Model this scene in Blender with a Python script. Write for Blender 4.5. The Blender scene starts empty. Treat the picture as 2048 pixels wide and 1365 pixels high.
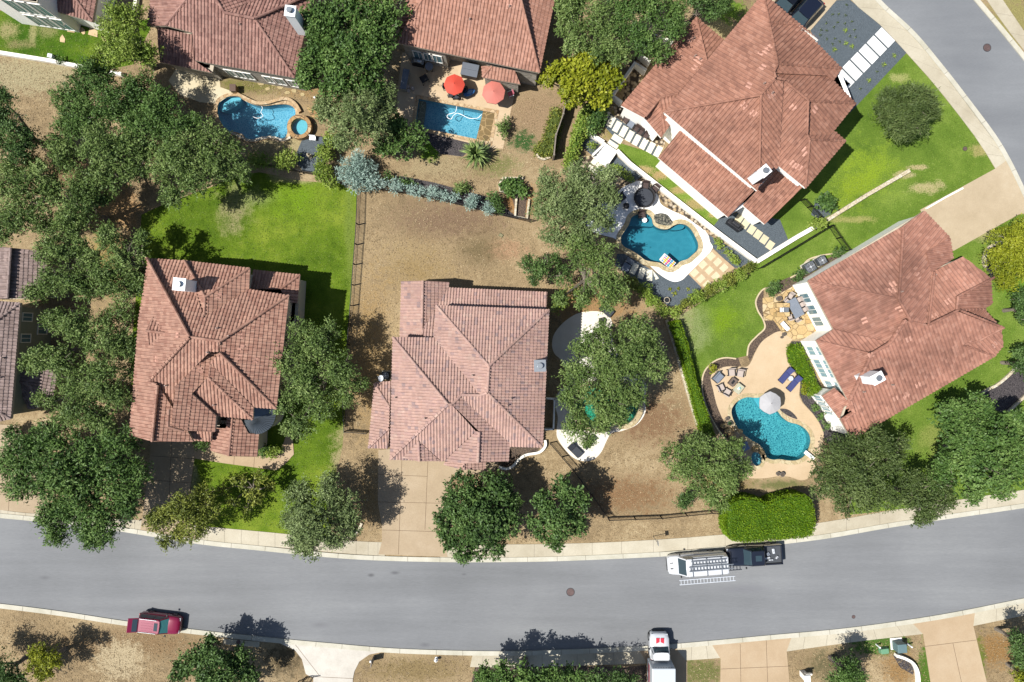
import bpy, math, random
import numpy as np
from mathutils import Vector, Matrix
from mathutils.geometry import tessellate_polygon

SC = bpy.context.scene
COL = SC.collection
S = 20.0        # photo pixels per metre on the ground
H = 68.0        # height of the drone
KEXP = 2.0      # photo brightness of a surface of albedo 1 in sun


def P(px, py, z=0.0):
    k = (H - z) / H / S
    return ((px - 1024) * k, (682.5 - py) * k, z)


def lin(c):
    c = c / 255.0
    return c / 12.92 if c <= 0.04045 else ((c + 0.055) / 1.055) ** 2.4


def C(r, g, b, k=None):
    k = k or KEXP
    return (min(.85, lin(r) / k), min(.85, lin(g) / k), min(.85, lin(b) / k), 1)


# ---------------------------------------------------------------- materials
def newmat(name):
    m = bpy.data.materials.new(name)
    m.use_nodes = True
    nt = m.node_tree
    bs = nt.nodes['Principled BSDF']
    return m, nt, bs


def nd(nt, typ, **kw):
    n = nt.nodes.new(typ)
    for k, v in kw.items():
        setattr(n, k, v)
    return n


def noise(nt, vec, scale, detail=4.0, rough=.55):
    n = nd(nt, 'ShaderNodeTexNoise')
    n.inputs['Scale'].default_value = scale
    n.inputs['Detail'].default_value = detail
    n.inputs['Roughness'].default_value = rough
    nt.links.new(vec, n.inputs['Vector'])
    return n.outputs['Fac']


def math_(nt, op, a, b=None, c=None, clamp=False):
    n = nd(nt, 'ShaderNodeMath', operation=op)
    n.use_clamp = clamp
    for i, v in enumerate((a, b, c)):
        if v is None:
            continue
        if isinstance(v, (int, float)):
            n.inputs[i].default_value = v
        else:
            nt.links.new(v, n.inputs[i])
    return n.outputs[0]


def mixc(nt, fac, a, b, mode='MIX'):
    n = nd(nt, 'ShaderNodeMix', data_type='RGBA', blend_type=mode)
    for sock, v in ((n.inputs[0], fac), (n.inputs[6], a), (n.inputs[7], b)):
        if isinstance(v, (int, float)):
            sock.default_value = v
        elif isinstance(v, tuple):
            sock.default_value = v
        else:
            nt.links.new(v, sock)
    return n.outputs[2]


def ramp(nt, fac, stops):
    n = nd(nt, 'ShaderNodeValToRGB')
    el = n.color_ramp.elements
    while len(el) < len(stops):
        el.new(.5)
    for e, (p, c) in zip(el, stops):
        e.position = p
        e.color = c
    nt.links.new(fac, n.inputs[0])
    return n.outputs[0]


def bump(nt, bs, h, strength=.4, dist=.05):
    b = nd(nt, 'ShaderNodeBump')
    b.inputs['Strength'].default_value = strength
    b.inputs['Distance'].default_value = dist
    nt.links.new(h, b.inputs['Height'])
    nt.links.new(b.outputs[0], bs.inputs['Normal'])


def coords(nt):
    return nd(nt, 'ShaderNodeTexCoord').outputs['Object']


def simple(name, col, rough=.6, metal=0, var=.12, scale=2.0, bmp=0, spec=.4):
    m, nt, bs = newmat(name)
    v = coords(nt)
    n = noise(nt, v, scale, 5)
    d = tuple(max(0, x * (1 - var)) for x in col[:3]) + (1,)
    l = tuple(min(1, x * (1 + var)) for x in col[:3]) + (1,)
    nt.links.new(ramp(nt, n, [(.3, d), (.7, l)]), bs.inputs['Base Color'])
    bs.inputs['Roughness'].default_value = rough
    bs.inputs['Metallic'].default_value = metal
    bs.inputs['Specular IOR Level'].default_value = spec
    if bmp:
        bump(nt, bs, noise(nt, v, scale * 6, 4), bmp)
    return m


def ground(name, c1, c2, c3, big=.14, mid=.9, fine=7.0, contrast=.55, patches=(), rough=.95, bstr=.5, stretch=None):
    """three tone soil / grass with patches of other growth at places of their own"""
    m, nt, bs = newmat(name)
    v = coords(nt)
    vf = v
    if stretch:
        mp = nd(nt, 'ShaderNodeMapping')
        mp.inputs['Scale'].default_value = (stretch[0], stretch[1], 1)
        mp.inputs['Rotation'].default_value = (0, 0, math.radians(stretch[2]))
        nt.links.new(v, mp.inputs[0])
        vf = mp.outputs[0]
    n1 = noise(nt, v, big, 4)
    n2 = noise(nt, vf, mid, 6, .65)
    n3 = noise(nt, vf, fine, 4, .7)
    s = math_(nt, 'ADD', math_(nt, 'MULTIPLY', n1, .55), math_(nt, 'MULTIPLY', n2, .45))
    col = ramp(nt, s, [(.36, c1), (.5, c2), (.64, c3)])
    for (px, py, rx, ry, cc, soft) in patches:
        x, y, _ = P(px, py)
        sep = nd(nt, 'ShaderNodeSeparateXYZ')
        nt.links.new(v, sep.inputs[0])
        dx = math_(nt, 'MULTIPLY', math_(nt, 'SUBTRACT', sep.outputs[0], x), S / rx)
        dy = math_(nt, 'MULTIPLY', math_(nt, 'SUBTRACT', sep.outputs[1], y), S / ry)
        d = math_(nt, 'SQRT', math_(nt, 'ADD', math_(nt, 'MULTIPLY', dx, dx), math_(nt, 'MULTIPLY', dy, dy)))
        nn = math_(nt, 'MULTIPLY_ADD', math_(nt, 'SUBTRACT', n2, .5), 2.6, math_(nt, 'SUBTRACT', 1.0, d))
        nn = math_(nt, 'MULTIPLY_ADD', math_(nt, 'SUBTRACT', n3, .5), 1.5, nn)
        mk_ = math_(nt, 'DIVIDE', nn, soft, clamp=True)
        col = mixc(nt, mk_, col, cc)
    f = ramp(nt, n3, [(.25, (1 - contrast,) * 3 + (1,)), (.75, (1 + contrast * .55,) * 3 + (1,))])
    col = mixc(nt, 1.0, col, f, 'MULTIPLY')
    nt.links.new(col, bs.inputs['Base Color'])
    bs.inputs['Roughness'].default_value = rough
    bs.inputs['Specular IOR Level'].default_value = .15
    bump(nt, bs, n3, bstr, .06)
    return m


def pebble(name, cols, scale=6.0, rough=.85, gap=(.04, .035, .03, 1), bstr=.7):
    m, nt, bs = newmat(name)
    v = coords(nt)
    vo = nd(nt, 'ShaderNodeTexVoronoi')
    vo.inputs['Scale'].default_value = scale
    nt.links.new(v, vo.inputs['Vector'])
    sep = nd(nt, 'ShaderNodeSeparateColor')
    nt.links.new(vo.outputs['Color'], sep.inputs[0])
    k = len(cols) - 1
    col = ramp(nt, sep.outputs[0], [(i / k, c) for i, c in enumerate(cols)])
    g = math_(nt, 'MULTIPLY', vo.outputs['Distance'], 1.6, clamp=True)
    g = math_(nt, 'POWER', g, 3.0)
    col = mixc(nt, g, col, gap)
    nt.links.new(col, bs.inputs['Base Color'])
    bs.inputs['Roughness'].default_value = rough
    bump(nt, bs, math_(nt, 'SUBTRACT', 1.0, vo.outputs['Distance']), bstr, .05)
    return m


def flagstone(name, cols, scale=1.6, gap=(.1, .08, .05, 1)):
    m, nt, bs = newmat(name)
    v = coords(nt)
    v1 = nd(nt, 'ShaderNodeTexVoronoi')
    v1.inputs['Scale'].default_value = scale
    nt.links.new(v, v1.inputs['Vector'])
    v2 = nd(nt, 'ShaderNodeTexVoronoi', feature='DISTANCE_TO_EDGE')
    v2.inputs['Scale'].default_value = scale
    nt.links.new(v, v2.inputs['Vector'])
    sep = nd(nt, 'ShaderNodeSeparateColor')
    nt.links.new(v1.outputs['Color'], sep.inputs[0])
    k = len(cols) - 1
    col = ramp(nt, sep.outputs[0], [(i / k, c) for i, c in enumerate(cols)])
    n = noise(nt, v, 5, 5)
    col = mixc(nt, 1.0, col, ramp(nt, n, [(.3, (.8, .8, .8, 1)), (.7, (1.12, 1.1, 1.08, 1))]), 'MULTIPLY')
    e = math_(nt, 'LESS_THAN', v2.outputs['Distance'], .035)
    col = mixc(nt, e, col, gap)
    nt.links.new(col, bs.inputs['Base Color'])
    bs.inputs['Roughness'].default_value = .85
    bump(nt, bs, v2.outputs['Distance'], .3, .03)
    return m


def dusty(c, f=.16, k=1.0):
    l = .3 * c[0] + .59 * c[1] + .11 * c[2]
    return tuple(k * (x + (l * t - x) * f) for x, t in zip(c[:3], (1.06, 1.0, .92))) + (1,)


def tilemat(name, stops, stain=.25, stain_scale=.35, dark=(.75, .75, .78, 1), k=1.0):
    stops = [(q, dusty(c, .09, k)) for q, c in stops]
    m, nt, bs = newmat(name)
    at = nd(nt, 'ShaderNodeAttribute', attribute_name='rnd')
    v = coords(nt)
    col = ramp(nt, at.outputs['Fac'], stops)
    n = noise(nt, v, stain_scale, 5, .6)
    n2 = noise(nt, v, 3.0, 5, .7)
    s = ramp(nt, n, [(.35, (1 - stain,) * 3 + (1,)), (.62, (1.06, 1.06, 1.06, 1))])
    col = mixc(nt, 1.0, col, s, 'MULTIPLY')
    col = mixc(nt, 1.0, col, ramp(nt, n2, [(.3, dark), (.65, (1.05, 1.05, 1.05, 1))]), 'MULTIPLY')
    nt.links.new(col, bs.inputs['Base Color'])
    bs.inputs['Roughness'].default_value = .75
    bs.inputs['Specular IOR Level'].default_value = .25
    return m


def leafmat(name, dark, mid, light, trans=.12):
    m, nt, bs = newmat(name)
    at = nd(nt, 'ShaderNodeAttribute', attribute_name='rnd')
    col = ramp(nt, at.outputs['Fac'], [(0, dark), (.5, mid), (1, light)])
    nt.links.new(col, bs.inputs['Base Color'])
    bs.inputs['Roughness'].default_value = .55
    bs.inputs['Specular IOR Level'].default_value = .2
    tr = nd(nt, 'ShaderNodeBsdfTranslucent')
    nt.links.new(col, tr.inputs['Color'])
    mx = nd(nt, 'ShaderNodeMixShader')
    mx.inputs[0].default_value = trans
    out = nt.nodes['Material Output']
    nt.links.new(bs.outputs[0], mx.inputs[1])
    nt.links.new(tr.outputs[0], mx.inputs[2])
    nt.links.new(mx.outputs[0], out.inputs['Surface'])
    return m


def watermat(name, tint, refl=.03, rip=9.0, rstr=.25):
    m, nt, bs = newmat(name)
    v = coords(nt)
    nt.nodes.remove(bs)
    tr = nd(nt, 'ShaderNodeBsdfTransparent')
    tr.inputs['Color'].default_value = tint
    gl = nd(nt, 'ShaderNodeBsdfGlossy')
    gl.inputs['Roughness'].default_value = .04
    b = nd(nt, 'ShaderNodeBump')
    b.inputs['Strength'].default_value = rstr
    b.inputs['Distance'].default_value = .08
    nt.links.new(noise(nt, v, rip * .35, 3), b.inputs['Height'])
    nt.links.new(b.outputs[0], gl.inputs['Normal'])
    mx = nd(nt, 'ShaderNodeMixShader')
    mx.inputs[0].default_value = refl
    nt.links.new(tr.outputs[0], mx.inputs[1])
    nt.links.new(gl.outputs[0], mx.inputs[2])
    nt.links.new(mx.outputs[0], nt.nodes['Material Output'].inputs['Surface'])
    return m


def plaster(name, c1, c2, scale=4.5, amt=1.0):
    """pool finish: plaster in two tones, the second a painted web of caustic light"""
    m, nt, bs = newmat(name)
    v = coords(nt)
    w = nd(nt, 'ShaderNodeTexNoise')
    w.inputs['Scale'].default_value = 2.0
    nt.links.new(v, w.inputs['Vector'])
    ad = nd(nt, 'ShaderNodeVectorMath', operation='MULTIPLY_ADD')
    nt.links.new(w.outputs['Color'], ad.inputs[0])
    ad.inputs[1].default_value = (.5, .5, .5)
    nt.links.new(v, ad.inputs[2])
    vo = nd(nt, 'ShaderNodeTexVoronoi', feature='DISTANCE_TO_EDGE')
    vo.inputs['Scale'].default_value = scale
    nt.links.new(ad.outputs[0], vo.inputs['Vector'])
    f = math_(nt, 'POWER', math_(nt, 'SUBTRACT', 1.0, math_(nt, 'MULTIPLY', vo.outputs['Distance'], 2.6, clamp=True)), 2.2)  # pale web along the cell edges: ripple light put into the floor colour
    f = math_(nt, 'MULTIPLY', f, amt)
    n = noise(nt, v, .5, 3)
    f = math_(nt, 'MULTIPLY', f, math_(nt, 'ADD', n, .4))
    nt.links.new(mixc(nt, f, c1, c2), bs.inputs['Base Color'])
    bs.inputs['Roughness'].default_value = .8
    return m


# ---------------------------------------------------------------- geometry
def off(parent):
    v = Vector((0, 0, 0))
    while parent is not None:
        v += Vector(parent.location)
        parent = parent.parent
    return v


def link(o, parent=None):
    COL.objects.link(o)
    if parent is not None:
        o.parent = parent
    return o


class MB:
    def __init__(self):
        self.v = []
        self.f = []
        self.m = []
        self.r = []
        self.mat = 0
        self.rv = 0.0

    def quad(self, *pts):
        i = len(self.v)
        self.v.extend(pts)
        self.f.append(tuple(range(i, i + len(pts))))
        self.m.append(self.mat)
        self.r.append(self.rv)

    def box(self, c, s, rz=0, tilt=None):
        """centre, full size, turn about z (radians); tilt = Matrix"""
        cs, sn = math.cos(rz), math.sin(rz)
        i = len(self.v)
        for dz in (-.5, .5):
            for dx, dy in ((-.5, -.5), (.5, -.5), (.5, .5), (-.5, .5)):
                p = Vector((dx * s[0], dy * s[1], dz * s[2]))
                if tilt is not None:
                    p = tilt @ p
                self.v.append((c[0] + p.x * cs - p.y * sn, c[1] + p.x * sn + p.y * cs, c[2] + p.z))
        for f in ((3, 2, 1, 0), (4, 5, 6, 7), (0, 1, 5, 4), (1, 2, 6, 5), (2, 3, 7, 6), (3, 0, 4, 7)):
            self.f.append(tuple(i + k for k in f))
            self.m.append(self.mat)
            self.r.append(self.rv)
        return self

    def prism(self, poly, z0, z1, top=None, bottom=True):
        """poly of (x,y); optional other top outline"""
        poly = ccw(poly)
        n = len(poly)
        top = top or poly
        i = len(self.v)
        self.v.extend((p[0], p[1], z0) for p in poly)
        self.v.extend((p[0], p[1], z1) for p in top)
        fs = [tuple(range(i + n, i + 2 * n))]
        if bottom:
            fs.append(tuple(range(i + n - 1, i - 1, -1)))
        for k in range(n):
            fs.append((i + k, i + (k + 1) % n, i + n + (k + 1) % n, i + n + k))
        for f in fs:
            self.f.append(f)
            self.m.append(self.mat)
            self.r.append(self.rv)
        return self

    def cyl(self, c, r0, r1, z0, z1, n=16):
        p0 = [(c[0] + r0 * math.cos(2 * math.pi * k / n), c[1] + r0 * math.sin(2 * math.pi * k / n)) for k in range(n)]
        p1 = [(c[0] + r1 * math.cos(2 * math.pi * k / n), c[1] + r1 * math.sin(2 * math.pi * k / n)) for k in range(n)]
        return self.prism(p0, z0, z1, p1)

    def tube(self, pts, rad, n=6, closed=True):
        pts = [Vector(p) for p in pts]
        if isinstance(rad, (int, float)):
            rad = [rad] * len(pts)
        base = len(self.v)
        for k, p in enumerate(pts):
            a = pts[max(0, k - 1)]
            b = pts[min(len(pts) - 1, k + 1)]
            d = (b - a)
            if d.length < 1e-6:
                d = Vector((0, 0, 1))
            d.normalize()
            u = d.cross(Vector((0, 0, 1)) if abs(d.z) < .95 else Vector((1, 0, 0))).normalized()
            w = d.cross(u)
            for j in range(n):
                t = 2 * math.pi * j / n
                q = p + rad[k] * (math.cos(t) * u + math.sin(t) * w)
                self.v.append(tuple(q))
        for k in range(len(pts) - 1):
            for j in range(n):
                a = base + k * n + j
                b = base + k * n + (j + 1) % n
                self.f.append((a, b, b + n, a + n))
                self.m.append(self.mat)
                self.r.append(self.rv)
        self.f.append(tuple(base + j for j in range(n - 1, -1, -1)))
        self.f.append(tuple(base + (len(pts) - 1) * n + j for j in range(n)))
        self.m += [self.mat] * 2
        self.r += [self.rv] * 2
        return self

    def build(self, name, mats, parent=None, world=True, smooth=False, rnd=False, bevel=0):
        me = bpy.data.meshes.new(name)
        o3 = off(parent) if (world and parent is not None) else Vector((0, 0, 0))
        vs = [(p[0] - o3.x, p[1] - o3.y, p[2] - o3.z) for p in self.v] if o3.length else self.v
        me.from_pydata(vs, [], self.f)
        for m in (mats if isinstance(mats, (list, tuple)) else [mats]):
            me.materials.append(m)
        me.polygons.foreach_set('material_index', self.m)
        if smooth:
            me.polygons.foreach_set('use_smooth', [True] * len(self.f))
        if rnd:
            a = me.attributes.new('rnd', 'FLOAT', 'FACE')
            a.data.foreach_set('value', self.r)
        me.update()
        o = bpy.data.objects.new(name, me)
        link(o, parent)
        if bevel:
            b = o.modifiers.new('bevel', 'BEVEL')
            b.width = bevel
            b.segments = 2
            b.limit_method = 'ANGLE'
        return o


def area2(poly):
    return sum(poly[i - 1][0] * poly[i][1] - poly[i][0] * poly[i - 1][1] for i in range(len(poly)))


def ccw(poly):
    return list(poly) if area2(poly) > 0 else list(poly)[::-1]


def inset(poly, d):
    """offset a polygon inward by d (outward when negative), mitred"""
    poly = ccw(poly)
    n = len(poly)
    out = []
    for i in range(n):
        p0, p1, p2 = (Vector(poly[i - 1][:2]), Vector(poly[i][:2]), Vector(poly[(i + 1) % n][:2]))
        e1 = (p1 - p0).normalized() if (p1 - p0).length > 1e-6 else Vector((1, 0))
        e2 = (p2 - p1).normalized() if (p2 - p1).length > 1e-6 else e1
        n1 = Vector((-e1.y, e1.x))
        n2 = Vector((-e2.y, e2.x))
        b = n1 + n2
        if b.length < 1e-4:
            b = n1
        b.normalize()
        q = p1 + b * (d / max(.35, b.dot(n1)))
        out.append((q.x, q.y))
    return out


def cr(pts, closed=False, n=6):
    """Catmull-Rom through the points"""
    pts = [Vector((p[0], p[1])) for p in pts]
    m = len(pts)
    out = []
    rng = range(m) if closed else range(m - 1)
    for i in rng:
        if closed:
            p0, p1, p2, p3 = pts[i - 1], pts[i], pts[(i + 1) % m], pts[(i + 2) % m]
        else:
            p0, p1, p2, p3 = pts[max(0, i - 1)], pts[i], pts[i + 1], pts[min(m - 1, i + 2)]
        for k in range(n):
            t = k / n
            q = .5 * ((2 * p1) + (p2 - p0) * t + (2 * p0 - 5 * p1 + 4 * p2 - p3) * t * t + (3 * p1 - p0 - 3 * p2 + p3) * t ** 3)
            out.append((q.x, q.y))
    if not closed:
        out.append((pts[-1].x, pts[-1].y))
    return out


def W2(pts, z=0):
    return [P(a, b, z)[:2] for a, b in pts]


def sheet(name, poly, mat, z, holes=(), kind='structure', smooth=False, world=False):
    """flat ground sheet from photo pixels (or metres), with holes"""
    poly = cr(poly, True, 5) if smooth else poly
    poly = poly if world else W2(poly)
    loops = [[Vector((p[0], p[1], 0)) for p in ccw(poly)]]
    for h in holes:
        loops.append([Vector((p[0], p[1], 0)) for p in ccw(h)[::-1]])
    tris = tessellate_polygon(loops)
    vs = [v for l in loops for v in l]
    me = bpy.data.meshes.new(name)
    fs = []
    for t in tris:
        a, b, c = (vs[k] for k in t)
        if (b - a).cross(c - a).z < 0:
            t = (t[0], t[2], t[1])
        fs.append(tuple(t))
    me.from_pydata([(v.x, v.y, z) for v in vs], [], fs)
    me.materials.append(mat)
    o = bpy.data.objects.new(name, me)
    link(o)
    if kind:
        o['kind'] = kind
    return o


def thing(name, label, cat, loc=(0, 0, 0), rz=0, group=None):
    o = bpy.data.objects.new(name, None)
    o.empty_display_size = .3
    link(o)
    o.location = loc
    o.rotation_euler = (0, 0, rz)
    o['label'] = label
    o['category'] = cat
    o['kind'] = 'thing'
    if group:
        o['group'] = group
    return o


ORD = ('first', 'second', 'third', 'fourth', 'fifth', 'sixth', 'seventh', 'eighth', 'ninth')


def tag(o, label, cat, group=None):
    o['kind'] = 'thing'
    o['label'] = label
    o['category'] = cat
    if group:
        o['group'] = group
    return o


def dup(root, loc, rz, label=None, group=None):
    r = root.copy()
    COL.objects.link(r)
    r.location = loc
    r.rotation_euler = (0, 0, rz)
    if label:
        r['label'] = label
    if group:
        r['group'] = group
    for ch in list(root.children):
        c = ch.copy()
        COL.objects.link(c)
        c.parent = r
        for g in list(ch.children):
            d = g.copy()
            COL.objects.link(d)
            d.parent = c
    return r

# ================================================================ materials of the setting
def Z(ox, oy, s, pts):
    return [(ox + a / s, oy + b / s) for a, b in pts]


DRY1, DRY2, DRY3 = C(152, 131, 99), C(185, 160, 121), C(213, 190, 149)
G1, G2, G3 = C(66, 112, 16), C(98, 146, 24), C(138, 172, 42)
g_base = ground('dry_ground', DRY1, DRY2, DRY3, big=.10, mid=1.6, fine=9, contrast=.62, bstr=.9, patches=[
    (60, 150, 150, 45, C(190, 176, 136), .5), (900, 440, 140, 55, C(150, 124, 98), .7), (830, 540, 100, 70, C(176, 150, 104), .9),
    (1000, 500, 60, 26, C(196, 158, 122), .5), (960, 500, 60, 40, C(140, 122, 88), .8), (735, 700, 60, 200, C(186, 154, 104), .9), (740, 1000, 40, 70, C(176, 146, 100), .8),
    (1300, 840, 90, 60, C(156, 124, 92), .6), (1250, 990, 120, 45, C(160, 126, 90), .6), (1180, 610, 120, 40, C(184, 146, 100), .6),
    (230, 420, 60, 50, C(204, 164, 116), .4), (120, 350, 120, 50, C(150, 124, 90), .6), (210, 520, 60, 90, C(184, 160, 100), .8),
    (1065, 230, 80, 60, C(178, 150, 116), .6), (1046, 283, 30, 26, C(70, 104, 50), .5), (880, 335, 90, 30, C(186, 166, 126), .6), (990, 330, 60, 30, C(140, 138, 84), .7), (860, 300, 30, 26, C(104, 140, 34), .5),
    (500, 172, 110, 20, C(140, 134, 76), .7), (560, 290, 80, 26, C(192, 176, 130), .5), (620, 170, 60, 40, C(176, 146, 100), .6),
    (250, 1290, 180, 40, C(160, 132, 96), .6), (240, 1320, 60, 50, C(208, 188, 150), .5), (570, 1320, 60, 50, C(110, 96, 70), .7), (830, 1340, 120, 30, C(160, 138, 96), .6),
    (1400, 1345, 60, 30, C(128, 130, 74), .5), (1660, 1330, 60, 40, C(128, 118, 84), .6), (1760, 1290, 70, 26, C(92, 124, 50), .4), (1800, 1340, 40, 40, C(176, 140, 92), .5), (1850, 1350, 18, 70, C(96, 128, 44), .4), (1990, 1300, 60, 40, C(170, 132, 82), .6), (1960, 1330, 14, 60, C(120, 130, 56), .5),
    (1230, 250, 30, 30, C(160, 150, 76), .4), (2020, 40, 60, 60, C(170, 160, 100), .5), (1430, 60, 50, 40, C(186, 170, 122), .5), (1460, 20, 40, 30, C(120, 150, 50), .5),
    (1450, 965, 60, 20, C(150, 130, 80), .5), (1560, 970, 60, 12, C(130, 130, 80), .6), (1040, 400, 40, 40, C(172, 130, 84), .5)])
g_lawn = ground('lime_lawn', C(80, 110, 18), C(112, 140, 32), C(148, 166, 54), big=.13, mid=.7, fine=10, contrast=.55, bstr=.8, patches=[
    (470, 420, 40, 60, C(166, 160, 110), .7), (500, 395, 70, 26, C(150, 160, 96), .8), (690, 930, 34, 90, C(178, 166, 118), .6), (700, 480, 14, 160, C(130, 150, 60), .8), (385, 960, 14, 60, C(160, 162, 112), .6), (600, 356, 60, 14, C(196, 176, 136), .5), (640, 352, 30, 8, C(190, 160, 120), .5), (590, 400, 70, 50, C(126, 160, 30), .9)])
g_lawn_front = ground('mown_lawn', C(94, 124, 38), C(118, 146, 52), C(146, 168, 72), big=.11, mid=.6, fine=10, contrast=.5, bstr=.8, patches=[
    (1740, 340, 70, 60, C(150, 176, 46), .9), (1700, 380, 50, 50, C(148, 172, 44), .9), (1850, 375, 40, 14, C(196, 184, 130), .5), (1810, 350, 30, 8, C(194, 184, 130), .5), (1835, 335, 22, 7, C(200, 184, 134), .4), (1700, 440, 60, 8, C(172, 170, 100), .6), (1375, 650, 22, 50, C(196, 184, 136), .6), (1395, 660, 40, 60, C(150, 164, 100), .8),
    (1450, 640, 40, 50, C(128, 160, 34), .9), (1800, 155, 20, 12, C(178, 180, 110), .5), (1880, 880, 60, 40, C(150, 160, 80), .8), (1290, 340, 30, 10, C(190, 170, 116), .5), (1320, 350, 20, 12, C(186, 160, 110), .5), (1400, 410, 40, 14, C(176, 158, 104), .6), (1430, 430, 16, 10, C(196, 170, 116), .4), (1360, 380, 26, 10, C(180, 160, 106), .5),
    (2020, 560, 40, 60, C(108, 150, 40), .9), (1970, 470, 60, 16, C(176, 172, 110), .6), (1720, 730, 30, 20, C(150, 160, 60), .8), (1960, 300, 20, 16, C(180, 170, 106), .6)])
g_lawn_back = ground('patchy_lawn', C(58, 98, 12), C(90, 124, 22), C(128, 150, 44), big=.16, mid=.7, fine=10, contrast=.55, bstr=.8, patches=[
    (20, 62, 26, 22, C(170, 162, 108), .6), (66, 70, 10, 30, C(170, 166, 110), .6), (95, 62, 26, 18, C(150, 150, 92), .7), (40, 90, 40, 14, C(150, 144, 92), .7)])
g_asph = ground('asphalt', C(134, 135, 136), C(146, 147, 148), C(159, 160, 160), big=.06, mid=.3, fine=14, contrast=.16, patches=[(742, 1151, 9, 5, C(110, 110, 112), .8), (790, 1146, 12, 5, C(118, 118, 120), .8), (928, 1149, 8, 4, C(120, 120, 122), .8), (850, 1290, 14, 6, C(126, 126, 128), .8), (1080, 1322, 5, 4, C(110, 110, 112), .8), (90, 1156, 16, 6, C(124, 124, 126), .9), (640, 1250, 30, 10, C(132, 132, 134), .9), (1480, 1180, 60, 10, C(140, 140, 143), .9)], rough=.85, bstr=.25, stretch=(.12, 1.7, 3))
g_asph2 = ground('asphalt_curve', C(134, 136, 139), C(146, 148, 150), C(159, 161, 163), big=.06, mid=.22, fine=14, contrast=.12, rough=.85, bstr=.25, stretch=(.25, 1.6, -52))
g_conc = ground('kerb_concrete', C(206, 200, 178), C(220, 214, 194), C(232, 226, 208), big=.2, mid=.8, fine=9, contrast=.12, rough=.85, bstr=.15)
g_walk = ground('pavement_concrete', C(196, 184, 158), C(212, 201, 176), C(226, 216, 192), big=.12, mid=.5, fine=9, contrast=.12, rough=.85, bstr=.15)
g_tan = ground('tan_concrete', C(186, 164, 134), C(196, 174, 143), C(206, 185, 155), big=.12, mid=.6, fine=10, contrast=.12, rough=.85, bstr=.15)
g_tan2 = ground('orange_concrete', C(194, 168, 134), C(204, 178, 144), C(212, 188, 155), big=.12, mid=.6, fine=10, contrast=.1, rough=.85, bstr=.15)
g_beige = ground('beige_concrete', C(198, 178, 146), C(210, 190, 158), C(220, 202, 172), big=.1, mid=.5, fine=10, contrast=.12, rough=.85, bstr=.15)
g_white = ground('white_concrete', C(236, 232, 224, 1.4), C(246, 243, 238, 1.4), C(252, 250, 246, 1.4), big=.2, mid=.8, fine=9, contrast=.08, rough=.8, bstr=.1)
g_cream = ground('cream_concrete', C(224, 206, 166), C(234, 218, 182), C(240, 226, 194), big=.2, mid=.8, fine=9, contrast=.1, rough=.85, bstr=.1)
g_deck = ground('peach_deck', C(214, 186, 148), C(224, 197, 160), C(232, 206, 171), big=.15, mid=.7, fine=10, contrast=.1, rough=.85, bstr=.15)
g_pale = ground('pale_deck', C(232, 222, 204, 1.7), C(240, 231, 214, 1.7), C(246, 239, 226, 1.7), big=.2, mid=.8, fine=9, contrast=.08, rough=.85, bstr=.1)
g_flare = ground('pale_concrete', C(214, 206, 192), C(226, 218, 204), C(234, 228, 214), big=.2, mid=.8, fine=9, contrast=.12, rough=.85, bstr=.1)
g_grav = pebble('dark_gravel', [C(92, 104, 112), C(112, 124, 130), C(124, 134, 142), C(104, 114, 122), C(140, 150, 156)], 22, gap=C(78, 88, 94))
g_mulch = pebble('brown_mulch', [C(120, 98, 78), C(140, 116, 92), C(104, 84, 66), C(156, 132, 108)], 14, gap=C(70, 55, 44))
g_dmulch = pebble('grey_mulch', [C(92, 84, 84), C(112, 102, 100), C(80, 72, 74), C(126, 116, 112)], 14, gap=C(46, 40, 40))
g_river = pebble('river_pebbles', [C(206, 174, 128), C(226, 206, 166), C(190, 156, 112), C(236, 222, 196), C(176, 148, 116)], 3.2, gap=C(70, 56, 40))
g_flag = flagstone('flagstone', [C(216, 184, 124), C(226, 198, 146), C(204, 168, 108), C(232, 210, 166)], 1.4, C(150, 124, 84))
g_flag2 = flagstone('golden_flagstone', [C(196, 150, 96), C(214, 176, 118), C(178, 136, 84), C(222, 192, 146)], 1.6, C(120, 92, 60))
g_sheer = flagstone('brown_flagstone', [C(132, 108, 62), C(150, 124, 76), C(112, 92, 52)], 1.6, C(190, 160, 110))
m_joint = simple('joint', C(120, 96, 72), .9)
m_joint2 = simple('joint_grey', C(150, 140, 122), .9)

# ================================================================ pools (outlines first: they are holes in the sheets)
POOL_A = Z(400, 170, 6.4, [(250, 210), (330, 160), (420, 140), (500, 150), (560, 190), (640, 230), (740, 260), (850, 265), (970, 250), (1090, 245), (1180, 270), (1225, 330), (1220, 400), (1155, 450), (1120, 530), (1125, 610), (1090, 690), (1020, 695), (940, 680), (850, 665), (760, 695), (680, 705), (590, 690), (540, 640), (450, 610), (350, 590), (280, 510), (230, 400), (220, 300)])
POOL_B = [(837, 197), (991, 226), (979, 285), (829, 254)]
POOL_C = Z(1160, 330, 5.389, [(525, 640), (550, 570), (620, 528), (720, 525), (775, 570), (795, 640), (850, 680), (940, 690), (1010, 650), (1080, 632), (1150, 650), (1205, 700), (1245, 770), (1278, 850), (1270, 920), (1220, 970), (1160, 1020), (1085, 1045), (1040, 1085), (980, 1115), (920, 1100), (860, 1062), (780, 1050), (700, 1030), (640, 985), (560, 930), (480, 890), (440, 840), (440, 770), (480, 710)])
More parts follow.
